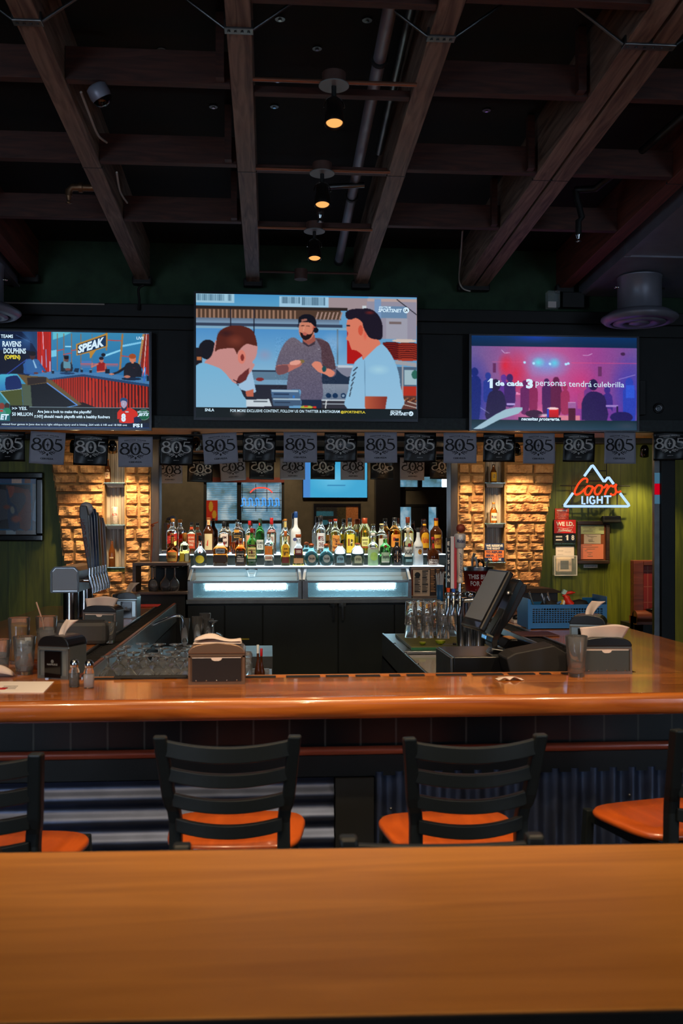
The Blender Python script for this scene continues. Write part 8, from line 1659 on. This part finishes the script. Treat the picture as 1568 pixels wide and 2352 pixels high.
# beer taps, right
TYr = 5.35; c = P(1085, 1490, TYr); t = thing('beer_tap_tower', 'cluster of steel beer columns with tall tap handles beside the order screen', 'beer tower', (c.x, TYr, ZW + 0.0))
zt1 = P(0, 1378, TYr).z; cxs = [P(px, 0, TYr).x for px in (1060, 1080, 1100)]
for k, x in enumerate(cxs): MB().cyl((x, TYr + (k % 2) * .03, ZW - .003), (x, TYr + (k % 2) * .03, zt1 - .01 * k), .030, seg=24).build('column', M_chrome, t)
tapd = [(1029, 1350, 1235, 'ELYSIAN'), (1041, 1352, 1232, 'RED'), (1056, 1340, 1218, 'MODELO')]
zf = P(0, 1385, TYr).z
for k, (px, pb, ptp, kind) in enumerate(tapd):
    x = P(px, 0, TYr - .12).x; y = TYr - .12; z0_ = P(px, pb, y).z; z1_ = P(px, ptp, y).z
    q = MB(); q.tube([(cxs[0], TYr - .02, zf), (x, y + .03, zf + .0), (x, y, zf)], .012, 10); q.tube([(x, y, zf + .02), (x, y - .005, zf - .01), (x - .01, y - .02, zf - .05), (x - .012, y - .02, zf - .075)], [.012, .014, .009, .008], 10); q.cyl((x, y, zf + .01), (x, y, z0_ + .006), .010, .008); q.lathe([(.012, 0), (.017, .006), (.017, .014), (.012, .02)], (x, y, zf + .035), 16)
    q.build('tap_faucet', M_chrome, t)
    if kind == 'ELYSIAN':
        MB().box(x - .011, x + .011, y - .011, y + .011, z0_, z1_).build('tap_handle', M_blk_pl, t, bevel=.003); q = MB(); n = 7
        for i, chh in enumerate('ELYSIAN'): hh = (z1_ - z0_) / 8.2; q.text(chh, front(y - .0118), x - .006 if chh != 'I' else x - .0015, z1_ - hh * (i + 1.25), .012 if chh != 'I' else .003, hh * .62, 0, .03)
        q.build('handle_lettering', M_inkw, t); MB().cyl((x, y, z0_ - .03), (x, y, z0_), .008, .012).build('orange_ferrule', mat('orange_ferrule', rgb(200, 70, 24), .4), t)
    elif kind == 'RED':
        W2 = .017; q = MB(); q.box(x - W2, x + .002, y - .009, y + .009, z0_, z1_, 0); q.box(x + .002, x + W2, y - .0088, y + .009, z0_, z1_ - .002, 1); q.build('tap_handle', [mat('handle_white', rgb(176, 176, 184), .35), mat('handle_red', rgb(150, 24, 34), .35)], t, bevel=.002)
        q = MB(); 
        for i, chh in enumerate('AZULITO'): hh = (z1_ - z0_) / 9; q.text(chh, front(y - .0095), x - .014, z1_ - hh * (i + 1.4), .009, hh * .5, 0, .02)
        q = MB(); q.build if False else None
        MB().cyl((x, y, z0_ - .05), (x, y, z0_), .009, .010).build('blue_ferrule', mat('blue_ferrule', rgb(30, 80, 170), .4), t)
    else:
        hz = z1_ - z0_; xx = x; q = MB(); q.lathe([(.010, 0), (.020, .01), (.015, .02), (.014, .05), (.019, hz * .45), (.021, hz * .62), (.021, hz * .66)], (xx, y, z0_), 24); q.build('tap_handle', mat('bone_handle', rgb(186, 176, 164), .35, .2), t)
        q = MB(); q.lathe([(.021, hz * .66), (.031, hz * .68), (.032, hz * .90), (.028, hz * .93), (.018, hz * .94)], (xx, y, z0_), 24); q.build('badge_drum', mat('drum_pale', rgb(176, 180, 186), .3, .3), t)
        f3 = lambda a_, z, r_=.0325: (xx + math.sin(a_ / r_) * r_, y - math.cos(a_ / r_) * r_, z0_ + z)
        q = MB(); q.text('Modelo', f3, -.024, hz * .76, .048, hz * .08, 0, .03, .1); f4 = lambda a_, z: (xx + a_, y - .0235, z0_ + z)
        vs, fs = text_geo('Especial', .0, .3); q.add([f4((b2 - .5) * -.018, hz * (.12 + .46 * a_)) for a_, b2 in vs], fs); q.build('handle_lettering', mat('navy_ink', rgb(30, 40, 80), .5), t)
        q = MB(); q.lathe([(0, -.02), (.018, -.012), (.022, .006), (.016, .024), (0, .03)], (xx + .004, y, z0_ + hz * 1.02), 16, sx=1.2); q.build('carved_top', mat('dark_red_carving', rgb(110, 44, 30), .5, noise=.4, nscale=60), t)
q = MB(); q.lathe([(.012, 0), (.03, .005), (.03, .03), (.012, .035)], (cxs[1], TYr, zt1), 20); q.tube([(cxs[0], TYr - .02, zf), (cxs[2] + .03, TYr - .02, zf + .01)], .014, 12); q.tube([(cxs[2], TYr - .02, zf + .01), (cxs[2] + .05, TYr - .08, zf + .03)], .010, 10); q.build('manifold', M_chrome, t)
# bucket with bottles
YBk = 7.12; x = P(1098, 0, YBk).x; zr1 = P(0, 1304, YBk).z; zr0 = P(0, 1362, YBk).z; rt = .118
struct(MB().box(1.05, 1.80, 6.95, 7.32, ZB + .0, zr0).build('trim_17', M_blk_pl, bevel=.004)) if False else None
t = thing('cooler_box', 'low black box under the red metal bucket at the end of the bar', 'box', (x, YBk, ZB)); MB().box(x - .16, x + .30, YBk - .13, YBk + .16, ZB + .0, zr0).build('case', M_black, t, bevel=.006)
t = thing('beer_bucket', 'red metal bucket with white lettering and corkscrews sticking out, behind the order screen', 'bucket', (x, YBk, zr0)); M_bred = mat('bucket_red', rgb(140, 26, 26), .35, .2)
hb = zr1 - zr0; MB().lathe([(0, 0), (rt * .80, 0), (rt * .80, .004), (rt * .96, hb * .82), (rt * .98, hb * .82)], (x, YBk, zr0), 40).build('pail', M_bred, t)
MB().lathe([(rt * .97, hb * .82), (rt * 1.0, hb * .84), (rt * .985, hb * .88), (rt * 1.01, hb * .92), (rt, hb * .96), (rt * 1.03, hb), (rt * .99, hb), (rt * .95, hb * .85)], (x, YBk, zr0), 40).build('rim', M_steel, t)
rb_ = rt * .90; f5 = lambda a_, z: (x + math.sin(a_ / rb_) * (rt * (.80 + .16 * z / (hb * .82)) + .0012), YBk - math.cos(a_ / rb_) * (rt * (.80 + .16 * z / (hb * .82)) + .0012), zr0 + z)
q = MB(); q.text("THIS BUD'S", f5, -.10, hb * .50, .20, hb * .20, 0, .03); q.text('FOR YOU', f5, -.085, hb * .22, .17, hb * .20, 0, .03); q.build('lettering', M_inkw, t)
q = MB(); q.add([f5(-.03 + a_, b2) for a_, b2 in ((-.02, hb * .06), (.03, hb * .02), (.08, hb * .06), (.03, hb * .14))], [(0, 1, 2, 3)]); q.build('bow_mark', M_inkw, t)
for k, (dx, dy, hz, m_) in enumerate([(-.05, -.02, .10, M_steel), (-.02, -.04, .07, M_white), (.0, .02, .05, M_blk_pl), (.04, 0, .04, M_blk_pl), (.07, .02, .045, M_steel)]):
    q = MB(); c0 = Vector((x + dx, YBk + dy, zr1 - .06)); q.tube(smooth_pts([tuple(c0), tuple(c0 + Vector((.0, 0, .06 + hz * .5))), tuple(c0 + Vector((-.012 if k % 2 else .014, -.01, .06 + hz)))]), [.007] * 8 + [.010], 10) if k > 4 else q.tube([tuple(c0), tuple(c0 + Vector((.0, 0, .06 + hz * .5))), tuple(c0 + Vector((-.015 if k % 2 else .016, -.01, .06 + hz)))], [.006, .008, .012], 10)
    tag(q.build('bar_tool', m_), '%s bar tool sticking out of the red bucket, %s' % (('steel', 'white', 'black', 'black', 'steel')[k], ('leftmost', 'second from the left', 'middle', 'second from the right', 'rightmost')[k]), 'bar tool', 'bar tools in the red bucket')

# order screen on its curved stand over the cash drawer
ZC = ZW - .004; a = P(1048, 1551, 4.12)
xd0 = P(1042, 0, 4.02).x; xd1 = 1.44; yd0 = 4.02; yd1 = 4.40; zd1 = P(1060, 1509, yd0).z
t = thing('cash_drawer', 'black cash drawer with a grey front end under the order screen', 'cash drawer', ((xd0 + xd1) / 2, 4.2, ZC)); 
MB().box(xd0, xd1 - .13, yd0, yd1, ZC, zd1).build('case', M_blk_pl, t, bevel=.004); MB().box(xd0 - .012, xd0, yd0 + .01, yd1 - .01, ZC + .005, zd1 - .004).build('drawer_front', M_steeld, t, bevel=.002)
MB().lathe([(.010, 0), (.012, .006), (0, .008)], (xd0 - .012, yd0 + .10, ZC + .05), 14, R=Matrix.Rotation(-PI / 2, 3, 'Y')).build('lock', M_chrome, t)
YT = 4.2
def tp(px, py, Y=YT): return P(px, py, Y)
t = thing('order_screen', 'tilted touch screen terminal on a curved black stand, seen from its side', 'touch screen', (tp(1140, 1485).x, YT, zd1))
def slabpx(pts, y0, y1, name, m, bev=.006):
    q = MB(); pl = [(tp(*p).x, tp(*p).z) for p in pts]; q.prism(pl, lambda x, z, t_: (x, y0 + t_, z), y1 - y0); return q.build(name, m, t, bevel=bev)
# screen: a thin slab facing left-toward the viewer, built as an oriented box
def quadbox(p, th, name, m, bev=.004):
    """p: 4 corner points (front face), th: thickness vector"""
    v = [Vector(a_) for a_ in p]; v2 = [a_ + th for a_ in v]; q = MB(); q.add(v + v2, [(0, 3, 2, 1), (4, 5, 6, 7), (0, 1, 5, 4), (1, 2, 6, 5), (2, 3, 7, 6), (3, 0, 4, 7)]); return q.build(name, m, t, bevel=bev)
BLt = tp(1071, 1435, 4.10); TLt = tp(1132, 1305, 4.22); BRt = tp(1101, 1444, 4.04); TRt = tp(1170, 1312, 4.12)
fr_ = [BLt, BRt, TRt, TLt]
# widen into depth so the face is a real 30 cm wide display turned away from the viewer
rt_ = Vector((.02, .26, .0)); nrm = (TLt - BLt).cross(rt_).normalized()
if nrm.x > 0: nrm = -nrm
B0 = tp(1100, 1446, 4.02); T0 = tp(1169, 1310, 4.10)
wv = Vector((-.035, .24, .0)); wv = wv - Vector((0, 0, 0)) ; up = T0 - B0
n_ = up.cross(wv).normalized(); n_ = n_ if n_.x > 0 else -n_
face = [B0, B0 + wv, T0 + wv, T0]
quadbox(face, n_ * .030, 'screen_case', M_blk_pl, .008)
ins = lambda u, v: tuple(B0 + wv * u + up * v - n_ * .0015)
q = MB(); q.add([ins(.06, .14), ins(.94, .14), ins(.94, .96), ins(.06, .96)], [(0, 1, 2, 3)]); q.build('touch_glass', mat('screen_reflective', rgb(110, 116, 124), .25, .0, coat=1.0), t)
q = MB(); q.add([ins(.06, .03), ins(.94, .03), ins(.94, .11), ins(.06, .11)], [(0, 1, 2, 3)]); q.build('chin', M_glass_thin, t)
# curved stand: thick ribbon swept in profile, 12 cm wide in depth
prf = smooth_pts([(1199, 1336), (1190, 1348), (1170, 1395), (1146, 1450), (1136, 1474), (1140, 1488), (1160, 1494), (1200, 1492), (1240, 1490)], 4)
W3 = .13; q = MB(); rows = []
for i, (px, py) in enumerate(prf):
    p = tp(px, py, 4.08); a_ = prf[max(i - 1, 0)]; b2 = prf[min(i + 1, len(prf) - 1)]; d = (tp(*b2, 4.08) - tp(*a_, 4.08)).normalized(); nn = Vector((d.z, 0, -d.x)); nn = nn if True else -nn; th = .026 if i < len(prf) * .6 else .010
    rows.append([p - nn * th / 2, p + nn * th / 2, p + nn * th / 2 + Vector((0, W3, 0)), p - nn * th / 2 + Vector((0, W3, 0))])
vv = [v for r in rows for v in r]; n = len(rows); q.add(vv, [(i * 4 + a_, i * 4 + (a_ + 1) % 4, (i + 1) * 4 + (a_ + 1) % 4, (i + 1) * 4 + a_) for i in range(n - 1) for a_ in range(4)] + [(3, 2, 1, 0), tuple(4 * n - 4 + a_ for a_ in range(4))], 0, False)
q.build('stand_spine', mat('glossy_black_stand', rgb(18, 19, 22), .12, .2, coat=1), t, bevel=.003)
slabpx([(1147, 1392), (1180, 1335), (1197, 1340), (1196, 1352), (1165, 1412), (1130, 1458), (1112, 1452)], 4.10, 4.20, 'rear_housing', M_blk_pl, .006)
slabpx([(1102, 1452), (1132, 1464), (1128, 1474), (1100, 1462)], 4.085, 4.16, 'chrome_lip', mat('blue_tinted_chrome', rgb(90, 150, 200), .15, 1.0), .003)  # chrome colour tinted blue
slabpx([(1140, 1486), (1158, 1462), (1175, 1462), (1240, 1482), (1245, 1490), (1160, 1494)], 4.10, 4.24, 'base_foot', M_blk_gl, .010)
slabpx([(1104, 1492), (1112, 1480), (1138, 1484), (1150, 1498), (1120, 1500)], 4.06, 4.12, 'base_clip', M_chrome, .004)
q = MB(); q.lathe([(.010, 0), (.012, .006), (0, .008)], tuple(tp(1167, 1363, 4.095)), 14, R=Matrix.Rotation(PI / 2, 3, 'X')); q.build('knob', M_steel, t)
# payment terminal / receipt printer wedge
t = thing('card_reader', 'black wedge-shaped card reader between the order screen and the clear tumbler', 'card reader', (tp(1235, 1548).x, 3.95, ZB - .06))
def tq(px, py): return P(px, py, 3.86)
q = MB(); pl = [(tq(*p).x, tq(*p).z) for p in [(1172, 1551), (1162, 1512), (1182, 1500), (1272, 1482), (1302, 1500), (1302, 1551)]]; q.prism(pl, lambda x, z, t_: (x, 3.86 + t_, z), .15); q.build('housing', mat('matte_black', rgb(26, 23, 22), .6), t, bevel=.006)
q = MB(); pl = [(tq(*p).x, tq(*p).z + .003) for p in [(1190, 1504), (1262, 1486), (1262, 1489), (1190, 1507)]]; q.prism(pl, lambda x, z, t_: (x, 3.89 + t_, z), .09); q.build('keypad', M_steeld, t)
struct(MB().box(1.16, 1.45, 3.72, 4.0, ZB - .20, tq(1172, 1551).z - .001).build('trim_18', M_blk_pl))

# blue basket, tray, corkscrew figure
YB2 = G(1225, 1446, ZB).y; bx0 = P(1214, 0, YB2).x; bx1 = P(1392, 0, YB2).x; bz1 = P(1240, 1389, YB2).z; bd = .24
t = thing('plastic_basket', 'blue plastic grid basket of cutlery on the right bar wing', 'basket', ((bx0 + bx1) / 2, YB2 + bd / 2, ZB)); M_bblue = mat('blue_plastic', rgb(12, 90, 150), .4)
zb0 = ZB + .012; nx = 26; nz_ = 7; gw = (bx1 - bx0 - .05) / nx
for yy_ in (YB2, YB2 + bd - .006):
    q = MB()
    q.box(bx0, bx1, yy_, yy_ + .006, zb0, zb0 + .025); q.box(bx0, bx1, yy_, yy_ + .006, bz1 - .022, bz1); q.box(bx0, bx0 + .022, yy_, yy_ + .006, zb0 + .025, bz1 - .022); q.box(bx1 - .022, bx1, yy_, yy_ + .006, zb0 + .025, bz1 - .022)
    for i in range(1, nx): xx = bx0 + .022 + (bx1 - bx0 - .044) * i / nx; q.box(xx - .0022, xx + .0022, yy_ + .001, yy_ + .005, zb0 + .025, bz1 - .022)
    for j in range(1, nz_): zz = zb0 + .025 + (bz1 - zb0 - .047) * j / nz_; q.box(bx0 + .022, bx1 - .022, yy_ + .0015, yy_ + .0045, zz - .0022, zz + .0022)
    q.build('grid_side', M_bblue, t)

q = MB(); q.box(bx0 - .004, bx0, YB2, YB2 + bd, zb0, bz1 + .035); q.box(bx1, bx1 + .004, YB2, YB2 + bd, zb0, bz1 + .045); q.box(bx0, bx1, YB2, YB2 + bd, zb0 - .006, zb0); q.box(bx0 - .006, bx0 + .01, YB2 - .004, YB2 + .03, ZB + .001, bz1 + .03); q.build('ends_and_floor', M_bblue, t)
MB().box(bx1 - .06, bx1 + .09, YB2 + bd + .004, YB2 + bd + .012, ZB + .03, P(1380, 1372, YB2 + bd).z).build('raised_flap', M_bblue, t, bevel=.003)
rr3 = random.Random(8)
for k in range(8):
    xx = bx0 + .06 + k * .018; yy_ = YB2 + .05 + (k % 3) * .05; q = MB(); tip = Vector((xx - .03 + rr3.uniform(-.02, .02), yy_, bz1 + .045 + rr3.uniform(-.02, .02))); q.tube([(xx + .02, yy_, zb0 + .005), tuple(tip)], .004, 6); q.lathe([(0, -.014), (.007, 0), (0, .014)], tuple(tip), 8)
    tag(q.build('cutlery', M_steel if k % 3 else M_glass), 'piece of cutlery standing in the left end of the blue basket', 'cutlery', 'cutlery in the blue basket')
for k, (px, lb) in enumerate([(1262, 'dark bundle lying in the blue basket left of the red figure'), (1330, 'dark bundle lying in the blue basket under the red figure')]):
    x = P(px, 0, YB2 + .12).x; tag(MB().lathe([(0, -.04), (.035, -.02), (.042, 0), (.03, .025), (0, .035)], (x, YB2 + .12, bz1 - .012), 16, sx=1.4).build('napkin_roll', M_rubber), lb, 'bundle')
c = P(1300, 1388, YB2 + .10); t = thing('lobster_figure', 'small red and white lobster-like figure perched on the blue basket', 'figure', (c.x, YB2 + .10, c.z - .01)); M_rf = mat('red_figure', rgb(200, 44, 26), .35); f6 = lambda px, py: tuple(P(px, py, YB2 + .10))
MB().tube(smooth_pts([f6(1312, 1390), f6(1304, 1382), f6(1300, 1372), f6(1294, 1366)]), [.022] * 5 + [.020] * 4 + [.012] * 4, 10).build('body', M_rf, t); MB().tube(smooth_pts([f6(1292, 1368), f6(1304, 1362), f6(1320, 1361)]), [.006] * 4 + [.010] * 3 + [.004] * 2, 8).build('claw', M_rf, t)
q = MB(); q.tube([f6(1292, 1392), f6(1296, 1380), f6(1303, 1376)], .008, 8); q.build('white_band', M_white, t); MB().tube([f6(1290, 1386), f6(1286, 1392), f6(1292, 1378)], .006, 8).build('yellow_leg', mat('yellow_plastic', rgb(206, 160, 30), .4), t); MB().obox(f6(1295, 1360), (.022, .02, .028), Matrix.Rotation(.5, 3, 'Y')).build('pale_cap', mat('pale_green_cap', rgb(150, 190, 180), .4), t); MB().tube([f6(1268, 1394), f6(1280, 1386), f6(1288, 1382)], .007, 8).build('blue_leg', mat('blue_plastic_dark', rgb(40, 90, 150), .4), t)
Yt = 6.6; x0, x1 = P(1175, 0, Yt).x, P(1290, 0, Yt).x
t = thing('serving_tray', 'stack of dark brown trays behind the blue basket', 'tray', ((x0 + x1) / 2, Yt, ZB)); zt_ = P(0, 1358, Yt).z
MB().box(x0, x1, Yt - .02, Yt + .34, ZB, ZB + .03).build('lower_stack', M_hutch, t, bevel=.01); q = MB(); q.box(x0 + .02, x1 - .03, Yt, Yt + .3, ZB + .03, zt_ - .03); q.build('box', M_black, t); q = MB(); q.add([(x0 - .02, Yt - .03, zt_ - .028), (x1 + .02, Yt - .03, zt_ - .028), (x1 + .02, Yt + .33, zt_ - .028), (x0 - .02, Yt + .33, zt_ - .028), (x0 + .05, Yt + .02, zt_), (x1 - .06, Yt + .02, zt_), (x1 - .06, Yt + .28, zt_), (x0 + .05, Yt + .28, zt_)], [(3, 2, 1, 0), (4, 5, 6, 7), (0, 1, 5, 4), (1, 2, 6, 5), (2, 3, 7, 6), (3, 0, 4, 7)]); q.build('top_tray', mat('brown_tray', rgb(62, 50, 42), .55), t, bevel=.004)
g = on_bar(1199, 1432); t = thing('condiment_tray', 'small dark clutter tray left of the blue basket', 'tray', (g.x, g.y + .1, ZB)); MB().box(g.x - .05, g.x + .03, g.y, g.y + .22, ZB, ZB + .02).build('tray', M_paper, t, bevel=.003); q = MB(); q.lathe([(0, 0), (.024, 0), (.026, .02), (0, .03)], (g.x - .02, g.y + .06, ZB + .02), 14); q.build('lid', M_blk_pl, t)
g = on_bar(1262, 1462); tag(MB().box(g.x - .16, g.x + .05, g.y - .02, g.y + .20, ZB + .001, ZB + .008).build('bar_mat', mat('dark_red_mat', rgb(70, 34, 30), .6, noise=.3, nscale=120), bevel=.003), 'dark reddish rubber mat on the right bar wing before the blue basket', 'bar mat')

t = thing('basket_dark_fill', 'added dark block that makes the inside of the blue basket look dark', 'tray', ((bx0 + bx1) / 2, YB2 + .12, zb0)); MB().box(bx0 + .02, bx1 - .02, YB2 + .02, YB2 + bd - .02, zb0 + .002, bz1 - .05).build('tray', M_black, t, bevel=.006)  # block put in so the space behind the basket grid reads dark
